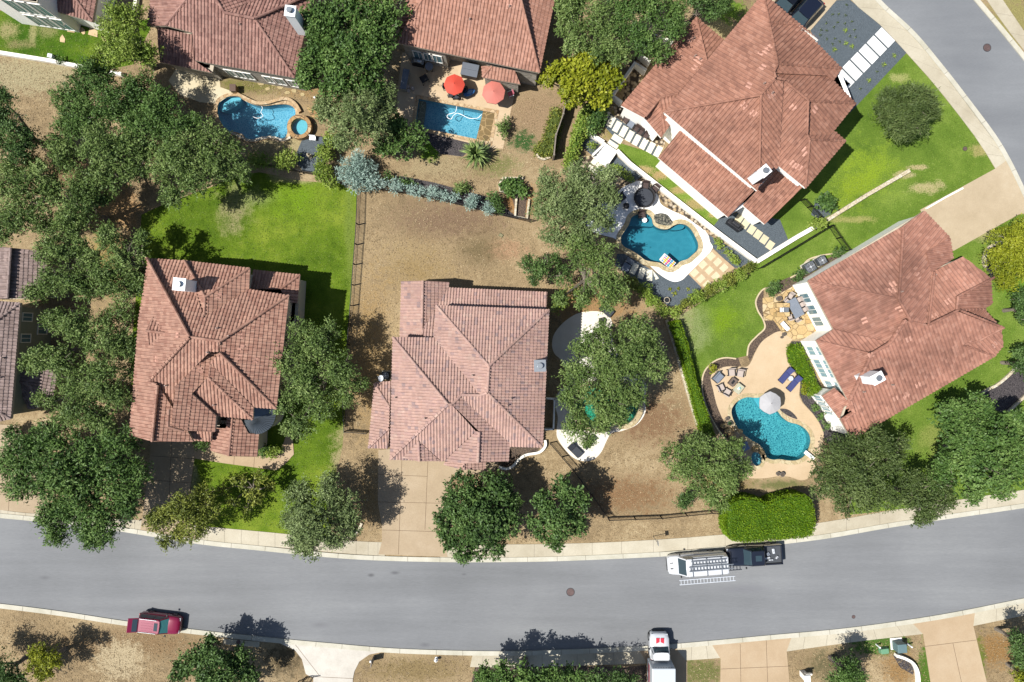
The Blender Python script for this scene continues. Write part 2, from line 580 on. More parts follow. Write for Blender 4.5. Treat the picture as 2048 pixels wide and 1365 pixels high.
POOL_D = Z(1380, 720, 5.6875, [(490, 520), (550, 460), (640, 422), (740, 428), (830, 425), (900, 470), (960, 540), (1010, 595), (1055, 652), (1130, 705), (1230, 732), (1310, 780), (1362, 850), (1375, 930), (1350, 1020), (1300, 1100), (1220, 1145), (1120, 1150), (1020, 1135), (940, 1140), (872, 1115), (845, 1050), (790, 975), (700, 920), (620, 860), (550, 790), (490, 690), (465, 590)])
SPA_D = Z(1380, 720, 5.6875, [(720, 1050), (790, 1060), (818, 1130), (803, 1190), (755, 1212), (715, 1180), (690, 1110)])
POOL_E = Z(1090, 590, 3.9, [(250, 760), (340, 710), (450, 720), (600, 705), (700, 765), (732, 860), (715, 930), (670, 990), (610, 1012), (555, 1000), (500, 1028), (420, 1035), (330, 1025), (262, 980), (232, 870)])

HOLES = {k: W2(cr(v, True, 4) if k != 'B' else v) for k, v in dict(A=POOL_A, B=POOL_B, C=POOL_C, D=POOL_D, E=POOL_E, S=SPA_D).items()}
HG = {k: inset(v, -.06) for k, v in HOLES.items()}

# ---- the ground, one sheet with the pools cut out
sheet('ground', [(-260, -240), (260, -240), (260, 240), (-260, 240)], g_base, 0, [HG[k] for k in 'ABCDES'], world=True)

# ---- lawns
sheet('back_lawn', [(430, 372), (460, 352), (520, 345), (600, 362), (680, 368), (714, 385), (709, 480), (703, 590), (696, 660), (692, 760), (688, 860), (684, 900), (672, 950), (668, 1000), (660, 1076), (620, 1072), (480, 1060), (378, 1050), (383, 950), (390, 915), (300, 870), (265, 860), (262, 700), (275, 560), (283, 430), (330, 408)], g_lawn, .004)
sheet('side_lawn', [(-20, 18), (210, 60), (262, 40), (300, 40), (300, 60), (264, 130), (198, 143), (-20, 105)], g_lawn_back, .004)
sheet('front_lawn', [(1700, 200), (1813, 107), (1865, 165), (1916, 229), (1960, 287), (1990, 338), (1847, 421), (1700, 520), (1625, 572), (1612, 566), (1560, 585), (1530, 576), (1512, 600), (1516, 622), (1526, 640), (1529, 657), (1514, 672), (1498, 690), (1494, 712), (1470, 717), (1450, 715), (1430, 721), (1412, 738), (1403, 762), (1410, 860), (1395, 850), (1370, 740), (1340, 645), (1400, 607), (1500, 548), (1500, 430), (1620, 300)], g_lawn_front, .004)
sheet('strip_lawn', [(1238, 286), (1322, 312), (1462, 434), (1427, 454), (1370, 408), (1234, 306)], g_lawn_front, .006)
sheet('corner_lawn', [(1905, 503), (2037, 430), (2110, 420), (2110, 1000), (1830, 1015), (1700, 1030), (1690, 940), (1700, 870), (1800, 700)], g_lawn_front, .004)


# ---- roads with kerbs
def offset_line(line, d):
    out = []
    for i, p in enumerate(line):
        a = Vector(line[max(0, i - 1)])
        b = Vector(line[min(len(line) - 1, i + 1)])
        t = (b - a).normalized()
        out.append((p[0] - t.y * d, p[1] + t.x * d))
    return out


def kerb(name, line, d, z=.10):
    """kerb from the road edge outwards (metres), a real step with joints"""
    o2 = offset_line(line, d)
    mb = MB()
    acc = 0
    for i in range(len(line) - 1):
        a, b, c, e = line[i], line[i + 1], o2[i + 1], o2[i]
        mb.mat = 0
        mb.quad((*a, 0), (*b, 0), (*b, z), (*a, z))
        mb.quad((*a, z), (*b, z), (*c, z + .01), (*e, z + .01))
        mb.quad((*e, z + .01), (*c, z + .01), (*c, 0), (*e, 0))
        acc += (Vector(a) - Vector(b)).length
        if acc > 2.6:
            acc = 0
            t = (Vector(b) - Vector(a)).normalized() * .02
            mb.mat = 1
            mb.quad((b[0] - t.x, b[1] - t.y, z + .003), (b[0] + t.x, b[1] + t.y, z + .003), (c[0] + t.x, c[1] + t.y, z + .013), (c[0] - t.x, c[1] - t.y, z + .013))
    o = mb.build(name, [g_conc, m_joint2])
    o['kind'] = 'structure'
    return o2


TOP = W2(cr([(-160, 1024), (0, 1036), (200, 1057), (390, 1087), (510, 1100), (700, 1118), (880, 1124), (1024, 1124), (1150, 1121), (1340, 1112), (1450, 1101), (1640, 1079), (1800, 1052), (2048, 1016), (2200, 992)], n=8))
BOT = W2(cr([(-160, 1190), (0, 1207), (120, 1222), (260, 1243), (400, 1260), (520, 1273), (650, 1285), (800, 1297), (1000, 1302), (1160, 1298), (1300, 1291), (1400, 1283), (1540, 1270), (1700, 1255), (1880, 1229), (2048, 1196), (2200, 1166)], n=8))
sheet('road', TOP + BOT[::-1], g_asph, .008, world=True)
K1 = kerb('kerb', TOP, .46)
K2 = kerb('kerb', BOT, -.46)
EL = W2(cr([(1700, -75), (1760, 0), (1828, 64), (1882, 128), (1932, 192), (1990, 270), (2020, 320), (2048, 377), (2090, 470)], n=8))
ER = W2(cr([(1870, -90), (1946, 0), (2000, 64), (2048, 123), (2110, 200), (2170, 300)], n=8))
sheet('road', EL + ER[::-1], g_asph2, .008, world=True)
kerb('kerb', EL, -.46)
kerb('kerb', ER, .46)


def strip_walk(name, upper, lower, step=1.55, mat=None, z=.05):
    """pavement slab between two lines with joints across"""
    mb = MB()
    a = cr(upper, n=10)
    b = cr(lower, n=10)

    def samp(line, t):
        k = t * (len(line) - 1)
        i = min(int(k), len(line) - 2)
        f = k - i
        return (line[i][0] * (1 - f) + line[i + 1][0] * f, line[i][1] * (1 - f) + line[i + 1][1] * f)
    n = max(2, int(math.hypot(upper[-1][0] - upper[0][0], upper[-1][1] - upper[0][1]) / S / step))
    for i in range(n):
        t0, t1 = i / n, (i + 1) / n
        p, q, r, s = (P(*samp(a, t0))[:2], P(*samp(a, t1))[:2], P(*samp(b, t1))[:2], P(*samp(b, t0))[:2])
        mb.mat = 0
        mb.quad((*s, z), (*r, z), (*q, z), (*p, z))
        mb.quad((*p, z), (*q, z), (*q, 0), (*p, 0))
        t = (Vector(q) - Vector(p)).normalized() * .016
        mb.mat = 1
        mb.quad((r[0] - t.x, r[1] - t.y, z + .003), (r[0] + t.x, r[1] + t.y, z + .003), (q[0] + t.x, q[1] + t.y, z + .003), (q[0] - t.x, q[1] - t.y, z + .003))
    o = mb.build(name, [mat or g_walk, m_joint2])
    o['kind'] = 'structure'


def kerbside(px0, px1, line, d, n=7):
    return None


# pavements: upper boundary / boundary at the back of the kerb, in photo pixels
strip_walk('pavement', [(-60, 1012), (0, 1020), (75, 1028), (300, 1042), (430, 1055), (560, 1067), (690, 1081), (770, 1085)], [(-60, 1022), (0, 1028), (75, 1036), (300, 1064), (430, 1083), (560, 1095), (690, 1107), (770, 1112)], 1.5)
strip_walk('pavement', [(880, 1089), (1024, 1089), (1155, 1087), (1290, 1081), (1450, 1069), (1640, 1046), (1800, 1018), (2048, 980), (2140, 966)], [(880, 1115), (1024, 1115), (1155, 1112), (1290, 1106), (1450, 1092), (1640, 1070), (1800, 1043), (2048, 1007), (2140, 992)], 3.4)
strip_walk('pavement', [(945, 1311), (1020, 1311), (1100, 1309), (1200, 1305), (1285, 1301)], [(940, 1334), (1020, 1335), (1100, 1333), (1200, 1330), (1293, 1327)], 1.5)
strip_walk('pavement', [(1350, 1296), (1400, 1292), (1428, 1290)], [(1350, 1322), (1400, 1319), (1441, 1316)], 1.3)
strip_walk('pavement', [(1578, 1276), (1700, 1265), (1826, 1246)], [(1573, 1303), (1700, 1285), (1846, 1268)], 2.0)
strip_walk('pavement', [(1949, 1224), (2048, 1206), (2140, 1188)], [(1946, 1252), (2048, 1231), (2140, 1212)], 2.2)
strip_walk('pavement', [(1655, -60), (1700, 0), (1764, 54), (1814, 108), (1865, 165), (1916, 229), (1959, 287), (1992, 340)], [(1694, -65), (1751, 2), (1820, 68), (1873, 131), (1923, 196), (1981, 274), (2004, 306), (2012, 322)], 2.3, g_walk)
strip_walk('pavement', [(1966, -10), (2012, 56), (2056, 112), (2120, 196)], [(1998, -10), (2048, 64), (2080, 108), (2140, 186)], 2.2, g_walk)


def driveway(name, poly, mat, joints=(), z=.06):
    mb = MB()
    mb.prism(W2(poly), 0, z)
    mb.mat = 1
    for (a, b) in joints:
        p, q = Vector(P(*a)[:2]), Vector(P(*b)[:2])
        t = (q - p).normalized()
        nrm = Vector((-t.y, t.x)) * .02
        mb.quad((*(p - nrm), z + .003), (*(q - nrm), z + .003), (*(q + nrm), z + .003), (*(p + nrm), z + .003))
    o = mb.build(name, [mat, m_joint])
    o['kind'] = 'structure'
    return o


driveway('driveway', [(757, 900), (756, 1006), (764, 1050), (764, 1083), (757, 1109), (895, 1114), (890, 1085), (902, 985), (903, 949), (972, 949), (990, 940), (998, 925), (1010, 905), (900, 890)], g_tan,
         [((757, 949), (855, 953)), ((756, 1004), (896, 1007)), ((764, 1060), (890, 1064)), ((804, 920), (797, 1109)), ((856, 920), (850, 1060))])
driveway('driveway', [(300, 870), (302, 905), (287, 1023), (281, 1062), (400, 1080), (384, 1050), (379, 989), (389, 918), (394, 870)], g_tan, [((303, 912), (390, 918)), ((296, 960), (384, 966)), ((344, 880), (336, 1060))])
driveway('front_walk', [(391, 880), (389, 917), (450, 927), (553, 941), (571, 928), (588, 909), (586, 880), (574, 868), (560, 905), (510, 906)], g_tan2, [((430, 880), (428, 923)), ((470, 900), (468, 930)), ((510, 905), (508, 935))], z=.065)
driveway('driveway', [(-60, 845), (40, 852), (52, 900), (90, 1000), (98, 1030), (-60, 1014)], g_tan, [((20, 960), (60, 966)), ((20, 960), (18, 1022))])
driveway('back_walk', [(85, 838), (140, 838), (142, 858), (90, 866)], g_tan2)
driveway('driveway', [(1530, -60), (1655, -60), (1700, 0), (1673, 1), (1621, 61), (1590, 62), (1530, 10)], g_beige)
driveway('driveway', [(1840, 420), (1988, 339), (2012, 322), (2052, 384), (2080, 420), (2037, 429), (1907, 502), (1880, 500)], g_beige, [])
driveway('driveway', [(553, 1283), (590, 1300), (604, 1318), (612, 1348), (627, 1356), (626, 1400), (704, 1400), (706, 1357), (709, 1343), (719, 1323), (739, 1309), (764, 1304)], g_flare, [((627, 1353), (706, 1357)), ((590, 1288), (640, 1352))])
driveway('driveway', [(1279, 1302), (1295, 1328), (1297, 1400), (1374, 1400), (1374, 1324), (1352, 1297)], g_tan2)
driveway('driveway', [(1424, 1290), (1441, 1318), (1440, 1400), (1582, 1400), (1573, 1302), (1582, 1276)], g_tan2, [((1480, 1288), (1482, 1400)), ((1441, 1338), (1580, 1332)), ((1532, 1280), (1536, 1400))])
driveway('driveway', [(1824, 1246), (1846, 1269), (1866, 1400), (1985, 1400), (1973, 1365), (1946, 1252), (1949, 1226)], g_tan2, [((1848, 1293), (1952, 1280)), ((1905, 1286), (1930, 1400))])

# ---- garden surfaces
sheet('dark_gravel', [(1673, 1), (1700, 0), (1764, 54), (1791, 83), (1813, 106), (1700, 226), (1660, 170), (1621, 61)], g_grav, .010)
sheet('dark_gravel', [(1444, 431), (1426, 454), (1509, 521), (1540, 504), (1578, 484), (1560, 440), (1485, 425)], g_grav, .012)
sheet('dark_gravel', Z(1160, 330, 5.389, [(400, 960), (480, 960), (700, 1090), (830, 1170), (930, 1232), (1020, 1265), (1110, 1240), (1170, 1180), (1305, 1315), (1290, 1440), (1130, 1520), (960, 1530), (680, 1310), (500, 1190), (380, 1080)]), g_grav, .012)
sheet('dark_gravel', Z(1160, 330, 5.389, [(1385, 755), (1520, 830), (1860, 1030), (1720, 1110), (1650, 1112), (1440, 905), (1420, 880)]), g_grav, .012)
sheet('dark_gravel', Z(1140, 180, 6.4, [(130, 500), (250, 560), (400, 690), (285, 845), (190, 760), (110, 640)]), g_grav, .010)
sheet('dark_gravel', Z(1140, 180, 6.4, [(585, 845), (920, 1110), (800, 1190), (680, 1150), (450, 985)]), g_grav, .010)
sheet('dark_gravel', [(1205, 222), (1222, 228), (1325, 302), (1314, 316), (1244, 276), (1228, 300), (1212, 288), (1226, 272), (1196, 240)], g_grav, .012)
sheet('dark_gravel', [(604, 280), (622, 270), (656, 276), (660, 300), (650, 330), (640, 346), (605, 342), (588, 318)], g_grav, .010)
sheet('dark_gravel', [(1632, 400), (1655, 382), (1672, 410), (1660, 430), (1640, 440), (1622, 430)], g_grav, .010)
sheet('river_pebbles', Z(1140, 180, 6.4, [(60, 880), (280, 840), (300, 900), (240, 1060), (350, 1100), (440, 990), (560, 1080), (700, 1160), (900, 1120), (1020, 1200), (1130, 1330), (1300, 1460), (1180, 1420), (1000, 1250), (700, 1240), (200, 1250), (40, 1050)]), g_river, .008)
sheet('river_pebbles', Z(1160, 330, 5.389, [(640, 150), (720, 170), (860, 290), (1000, 400), (1480, 760), (1500, 780), (1380, 760), (1240, 640), (1100, 545), (960, 470), (890, 400), (840, 310), (740, 250)]), g_river, .016)
sheet('river_pebbles', [(1226, 210), (1252, 218), (1330, 284), (1328, 296), (1270, 268), (1230, 234)], g_river, .008)
sheet('river_pebbles', [(1262, 120), (1300, 95), (1310, 104), (1250, 212), (1243, 206)], g_river, .009)
sheet('mulch_bed', [(1527, 578), (1512, 600), (1515, 621), (1525, 640), (1529, 657), (1515, 672), (1500, 690), (1495, 712), (1500, 724), (1512, 700), (1524, 684), (1540, 672), (1562, 662), (1548, 642), (1527, 642)], g_mulch, .010)
sheet('mulch_bed', [(1476, 716), (1450, 716), (1430, 722), (1413, 738), (1404, 760), (1406, 790), (1417, 825), (1435, 858), (1460, 884), (1475, 890), (1462, 862), (1446, 838), (1434, 808), (1424, 770), (1424, 752), (1440, 737), (1482, 732)], g_mulch, .010)
sheet('mulch_bed', [(1573, 704), (1583, 683), (1602, 683), (1650, 790), (1700, 880), (1660, 892), (1646, 880), (1641, 850), (1627, 829), (1606, 806), (1599, 790), (1601, 764), (1588, 741), (1577, 725)], g_dmulch, .010)
sheet('mulch_bed', [(1530, 576), (1560, 590), (1690, 520), (1680, 505), (1600, 545)], g_mulch, .008)
sheet('mulch_bed', [(1955, 790), (1990, 772), (2022, 742), (2052, 690), (2110, 690), (2110, 780), (2048, 792), (2012, 828), (1965, 812)], g_dmulch, .010, smooth=False)
sheet('mulch_bed', [(1968, 500), (1990, 488), (2030, 500), (2030, 560), (1985, 560), (1966, 530)], g_dmulch, .010)
sheet('mulch_bed', [(1018, 893), (1085, 890), (1076, 902), (1050, 908), (1036, 918), (1024, 930), (1010, 934), (1000, 930), (1016, 915)], g_mulch, .010)
sheet('mulch_bed', [(845, 258), (945, 280), (952, 290), (925, 314), (880, 308), (862, 290)], g_dmulch, .010)
sheet('mulch_bed', [(775, 372), (800, 352), (870, 366), (990, 398), (1040, 440), (1000, 430), (880, 400)], g_dmulch, .008)
sheet('mulch_bed', [(1022, 390), (1055, 388), (1050, 436), (1034, 432)], g_mulch, .010)
sheet('mulch_bed', [(1785, 1310), (1812, 1318), (1830, 1336), (1826, 1350), (1800, 1335)], g_dmulch, .010)
sheet('mulch_bed', [(1000, 1290), (1100, 1330), (1250, 1335), (1293, 1330), (1293, 1420), (930, 1420), (950, 1335)], g_mulch, .004)
sheet('mulch_bed', [(1398, 395), (1090, 600), (1120, 590), (1104, 560)], g_mulch, .003) if False else None

# ---- pool decks and patios
sheet('pool_deck', Z(1160, 330, 5.389, [(560, 200), (650, 175), (760, 250), (840, 330), (870, 420), (960, 480), (1130, 560), (1260, 650), (1370, 740), (1400, 830), (1425, 905), (1300, 1060), (1170, 1175), (1100, 1240), (1020, 1262), (930, 1230), (830, 1160), (740, 1080), (600, 1000), (460, 900), (380, 800), (250, 760), (100, 700), (60, 560), (200, 420), (330, 390), (440, 260)]), g_white, .020, [HG['C']], smooth=True)
sheet('pool_deck', [(1560, 663), (1536, 674), (1521, 687), (1510, 706), (1502, 724), (1492, 734), (1467, 733), (1446, 735), (1428, 744), (1421, 757), (1426, 780), (1434, 812), (1446, 840), (1458, 862), (1470, 900), (1480, 940), (1494, 955), (1526, 957), (1556, 953), (1579, 954), (1605, 961), (1625, 945), (1647, 880), (1640, 850), (1626, 829), (1605, 806), (1598, 790), (1600, 764), (1587, 741), (1577, 727), (1572, 704), (1581, 684), (1588, 674)], g_deck, .020, [HG['D'], HG['S']], smooth=True)
sheet('patio', [(1525, 596), (1546, 595), (1586, 573), (1614, 562), (1660, 560), (1670, 655), (1614, 675), (1586, 680), (1563, 664), (1553, 649), (1546, 640), (1528, 641), (1525, 618)], g_flag, .024)
sheet('pool_deck', Z(1090, 590, 3.9, [(300, 135), (420, 130), (500, 170), (525, 230), (520, 300), (560, 450), (700, 600), (790, 700), (775, 820), (785, 910), (720, 1010), (600, 1062), (520, 1078), (480, 1140), (440, 1225), (380, 1283), (300, 1297), (220, 1270), (150, 1200), (98, 1120), (90, 1060), (100, 960), (82, 880), (82, 810), (122, 740), (190, 690), (130, 520), (75, 460), (55, 390), (70, 310), (130, 230), (220, 162)]), g_pale, .020, [HG['E']], smooth=True)
sheet('patio', [(337, 162), (354, 136), (371, 120), (398, 125), (438, 148), (441, 175), (464, 183), (455, 194), (435, 208), (400, 205), (360, 190)], g_cream, .016)
sheet('patio', [(805, 105), (873, 115), (925, 120), (970, 140), (1040, 160), (1029, 190), (1019, 235), (1006, 298), (975, 296), (945, 288), (840, 262), (795, 250), (795, 180)], g_deck, .020, [HG['B']])
sheet('patio', Z(1160, 330, 5.389, [(1435, 912), (1665, 1112), (1430, 1330), (1300, 1312), (1165, 1178)]), simple('sand_joint', C(208, 178, 140), .9), .026)
sheet('patio', [(1196, 330), (1212, 338), (1190, 352), (1184, 346)], g_grav, .012)

# ---- the pools: basin, water and stone coping
def pool(key, label, floor, water, coping, cw=.36, depth=1.35, steps=(), floor2=None, rise=.05, wz=-.16, name='swimming_pool', cat='swimming pool'):
    o = HOLES[key]
    cx = sum(p[0] for p in o) / len(o)
    cy = sum(p[1] for p in o) / len(o)
    t = thing(name, label, cat, (cx, cy, 0))
    mb = MB()
    o = ccw(o)
    n = len(o)
    ins = inset(o, .25)
    for i in range(n):
        a, b = o[i], o[(i + 1) % n]
        c, d = ins[i], ins[(i + 1) % n]
        mb.quad((*a, .0), (*b, .0), (*b, -depth + .25), (*a, -depth + .25))
        mb.quad((*a, -depth + .25), (*b, -depth + .25), (*d, -depth), (*c, -depth))
    tr = tessellate_polygon([[Vector((*p, 0)) for p in ins]])
    for q in tr:
        pts = [ins[k] for k in q]
        if area2(pts) < 0:
            pts = pts[::-1]
        mb.quad(*[(*p, -depth) for p in pts])
    mb.build('basin', floor, t)
    for poly, z in steps:
        s = MB()
        s.prism(W2(cr(poly, True, 4) if len(poly) > 4 else poly), -depth - .01, z)
        s.build('step', floor2 or floor, t)
    w = MB()
    for q in tessellate_polygon([[Vector((*p, 0)) for p in o]]):
        pts = [o[k] for k in q]
        if area2(pts) < 0:
            pts = pts[::-1]
        w.quad(*[(*p, wz) for p in pts])
    w.build('water', water, t)
    c = MB()
    outer = inset(o, -cw)
    inner = inset(o, .04)
    for i in range(n):
        j = (i + 1) % n
        c.quad((*inner[i], rise), (*inner[j], rise), (*outer[j], rise), (*outer[i], rise))
        c.quad((*outer[i], rise), (*outer[j], rise), (*outer[j], 0), (*outer[i], 0))
        c.quad((*inner[j], rise), (*inner[i], rise), (*inner[i], -.08), (*inner[j], -.08))
        c.quad((*inner[j], -.08), (*inner[i], -.08), (*o[i], -.08), (*o[j], -.08))
    # fix winding (faces outward) is irrelevant for shading here
    c.build('coping', coping, t)
    return t


m_cop = flagstone('coping_stone', [C(214, 180, 134), C(226, 202, 162), C(200, 162, 114), C(218, 190, 146)], 2.2, C(170, 140, 104))
m_cop2 = flagstone('buff_coping', [C(214, 196, 152), C(226, 210, 170), C(204, 182, 138), C(200, 182, 134)], 2.0, C(176, 156, 118))
m_copw = flagstone('white_coping', [C(236, 226, 206), C(226, 210, 180), C(240, 234, 220)], 2.0, C(170, 150, 120))
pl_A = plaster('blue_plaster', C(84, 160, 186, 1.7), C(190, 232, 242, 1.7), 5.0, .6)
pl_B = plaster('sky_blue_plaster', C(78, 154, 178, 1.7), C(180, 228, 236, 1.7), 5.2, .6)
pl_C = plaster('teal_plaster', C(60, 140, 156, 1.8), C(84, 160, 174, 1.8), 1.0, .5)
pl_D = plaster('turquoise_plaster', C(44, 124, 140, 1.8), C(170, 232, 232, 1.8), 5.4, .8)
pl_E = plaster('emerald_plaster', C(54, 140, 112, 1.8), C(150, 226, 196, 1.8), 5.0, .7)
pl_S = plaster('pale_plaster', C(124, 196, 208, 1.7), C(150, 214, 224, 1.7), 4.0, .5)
w_blue = watermat('blue_water', (.74, .91, .95, 1))
w_teal = watermat('teal_water', (.62, .88, .92, 1))
w_turq = watermat('turquoise_water', (.54, .86, .89, 1))
w_green = watermat('emerald_water', (.48, .84, .76, 1))

pool('A', 'kidney shaped blue swimming pool with tan coping beside the raised round spa', pl_A, w_blue, m_cop, .3, steps=[(Z(400, 170, 6.4, [(250, 215), (330, 165), (420, 145), (500, 155), (470, 230), (400, 280), (300, 320), (235, 310)]), -.45)], floor2=pl_S)
pool('B', 'rectangular blue swimming pool with a brown flagstone ledge at one end', pl_B, w_blue, m_cop, .3, steps=[([(966, 222), (990, 226), (978, 284), (952, 279)], -.14), ([(838, 198), (850, 200), (842, 256), (830, 253)], -.55)], floor2=g_sheer)
pool('C', 'free form teal swimming pool set in a white concrete deck', pl_C, w_teal, m_cop2, .42, steps=[(Z(1160, 330, 5.389, [(528, 640), (552, 572), (620, 530), (720, 527), (775, 572), (795, 655), (700, 655), (600, 650)]), -.42), (Z(1160, 330, 5.389, [(1000, 656), (1080, 634), (1140, 648), (1120, 680), (1060, 695), (1000, 690)]), -.6)])
pool('D', 'free form turquoise swimming pool in a peach coloured deck', pl_D, w_turq, m_cop2, .36, steps=[(Z(1380, 720, 5.6875, [(740, 430), (830, 427), (900, 472), (960, 542), (900, 580), (820, 560), (770, 500)]), -.4)], floor2=pl_S)
pool('E', 'emerald green swimming pool half hidden beneath a big live oak', pl_E, w_green, m_cop2, .45, rise=.30, steps=[(Z(1090, 590, 3.9, [(540, 1000), (520, 970), (545, 950), (575, 985)]), -.4)])
pool('S', 'small pale blue spa beside the turquoise pool under a tree', pl_S, w_blue, m_cop2, .3, depth=.9, name='spa', cat='spa')

# raised round spa of the kidney pool
sx, sy, _ = P(599.5, 254.5, .5)
t = thing('spa', 'raised round stone spa with pale blue water beside the kidney pool', 'spa', (sx, sy, 0))
mb = MB()
N = 40
ring = lambda r: [(sx + r * math.cos(2 * math.pi * k / N), sy + r * math.sin(2 * math.pi * k / N)) for k in range(N)]
ro, ri = ring(1.2), ring(.83)
for i in range(N):
    j = (i + 1) % N
    mb.quad((*ro[i], 0), (*ro[j], 0), (*ro[j], .7), (*ro[i], .7))
    mb.quad((*ro[i], .7), (*ro[j], .7), (*ri[j], .7), (*ri[i], .7))
    mb.quad((*ri[j], .05), (*ri[i], .05), (*ri[i], .7), (*ri[j], .7))
mb.build('stone_wall', g_flag2, t)
mb = MB()
mb.prism(ring(.83), .02, .08)
mb.prism([(sx + .12 + .55 * math.cos(2 * math.pi * k / N), sy - .05 + .55 * math.sin(2 * math.pi * k / N)) for k in range(N)], .03, .0801)
mb.build('basin', pl_S, t)
mb = MB()
mb.prism(inset(ring(.83), .002), .55, .58)
mb.build('water', watermat('clear_water', (.86, .96, .97, 1)), t)
# planting island at the edge of the teal pool and of the turquoise pool
sheet('pebble_bed', Z(1160, 330, 5.389, [(800, 545), (870, 522), (940, 540), (980, 590), (1000, 625), (960, 655), (880, 650), (815, 620)]), pebble('grey_pebbles', [C(120, 118, 100), C(150, 146, 124), C(96, 96, 82), C(170, 160, 140)], 6, gap=C(50, 50, 44)), .056, smooth=True)
sheet('pebble_bed', Z(1380, 720, 5.6875, [(1020, 560), (1090, 560), (1150, 590), (1200, 640), (1215, 675), (1140, 650), (1070, 610)]), g_dmulch, .056, smooth=True)

# ================================================================ houses
RNG = random.Random(7)
m_fascia = simple('fascia_paint', C(214, 200, 176), .7)
m_fasciab = simple('brown_fascia', C(150, 118, 98), .7)
m_stucco = simple('cream_stucco', C(224, 214, 190), .85, var=.05, scale=3, bmp=.15)
m_stucco_w = simple('white_stucco', C(244, 240, 230, 1.15), .8, var=.04, scale=3, bmp=.1)
m_stucco_g = simple('grey_green_stucco', C(176, 180, 160), .85, var=.06, scale=3, bmp=.15)
m_lime = flagstone('limestone_wall', [C(206, 198, 180), C(188, 180, 164), C(220, 212, 196)], 2.2, C(150, 144, 130))
m_frame = simple('window_frame', C(238, 234, 224, 1.3), .5, var=.03)
m_white = simple('white_paint', C(242, 242, 240, 1.3), .5, var=.04)
m_metal = simple('galvanised_metal', C(190, 196, 200), .35, .7, var=.06)
m_dark = simple('dark_metal', C(44, 46, 50), .5, .3)
m_pipe = simple('vent_pipe', C(176, 150, 136), .6)
mg, _nt, _bs = newmat('window_glass')
_bs.inputs['Base Color'].default_value = (.10, .17, .19, 1)
_bs.inputs['Roughness'].default_value = .08
_bs.inputs['Specular IOR Level'].default_value = .8
m_glass = mg
mg, _nt, _bs = newmat('blue_glass')
_bs.inputs['Base Color'].default_value = (.22, .33, .36, 1)
_bs.inputs['Roughness'].default_value = .12
m_glass_b = mg
m_patch = simple('mortar_patch', C(214, 160, 138), .8)

tile_pink = tilemat('pink_clay_tiles', [(0, C(178, 150, 144)), (.06, C(190, 156, 148)), (.10, C(212, 168, 150)), (.5, C(220, 177, 158)), (.85, C(212, 168, 154)), (1, C(224, 186, 166))], .12, k=.93)
tile_brown = tilemat('terracotta_tiles', [(0, C(176, 124, 102)), (.5, C(196, 146, 122)), (1, C(206, 156, 130))], .16)
tile_red = tilemat('weathered_red_tiles', [(0, C(164, 112, 90)), (.3, C(180, 124, 99)), (.7, C(188, 131, 105)), (1, C(198, 142, 116))], .26, .22, (.80, .80, .84, 1))
tile_red2 = tilemat('rust_red_tiles', [(0, C(168, 116, 95)), (.3, C(184, 127, 104)), (.7, C(193, 135, 111)), (1, C(202, 146, 122))], .36, .16, (.80, .80, .84, 1), k=1.06)
tile_orange = tilemat('orange_clay_tiles', [(0, C(182, 128, 104)), (.5, C(198, 142, 117)), (1, C(208, 153, 128))], .12)
tile_mauve = tilemat('mauve_tiles', [(0, C(150, 126, 116)), (.5, C(170, 146, 136)), (1, C(186, 160, 150))], .14)
tile_dusk = tilemat('dusky_tiles', [(0, C(158, 112, 98)), (.5, C(180, 132, 116)), (1, C(194, 146, 128))], .18)


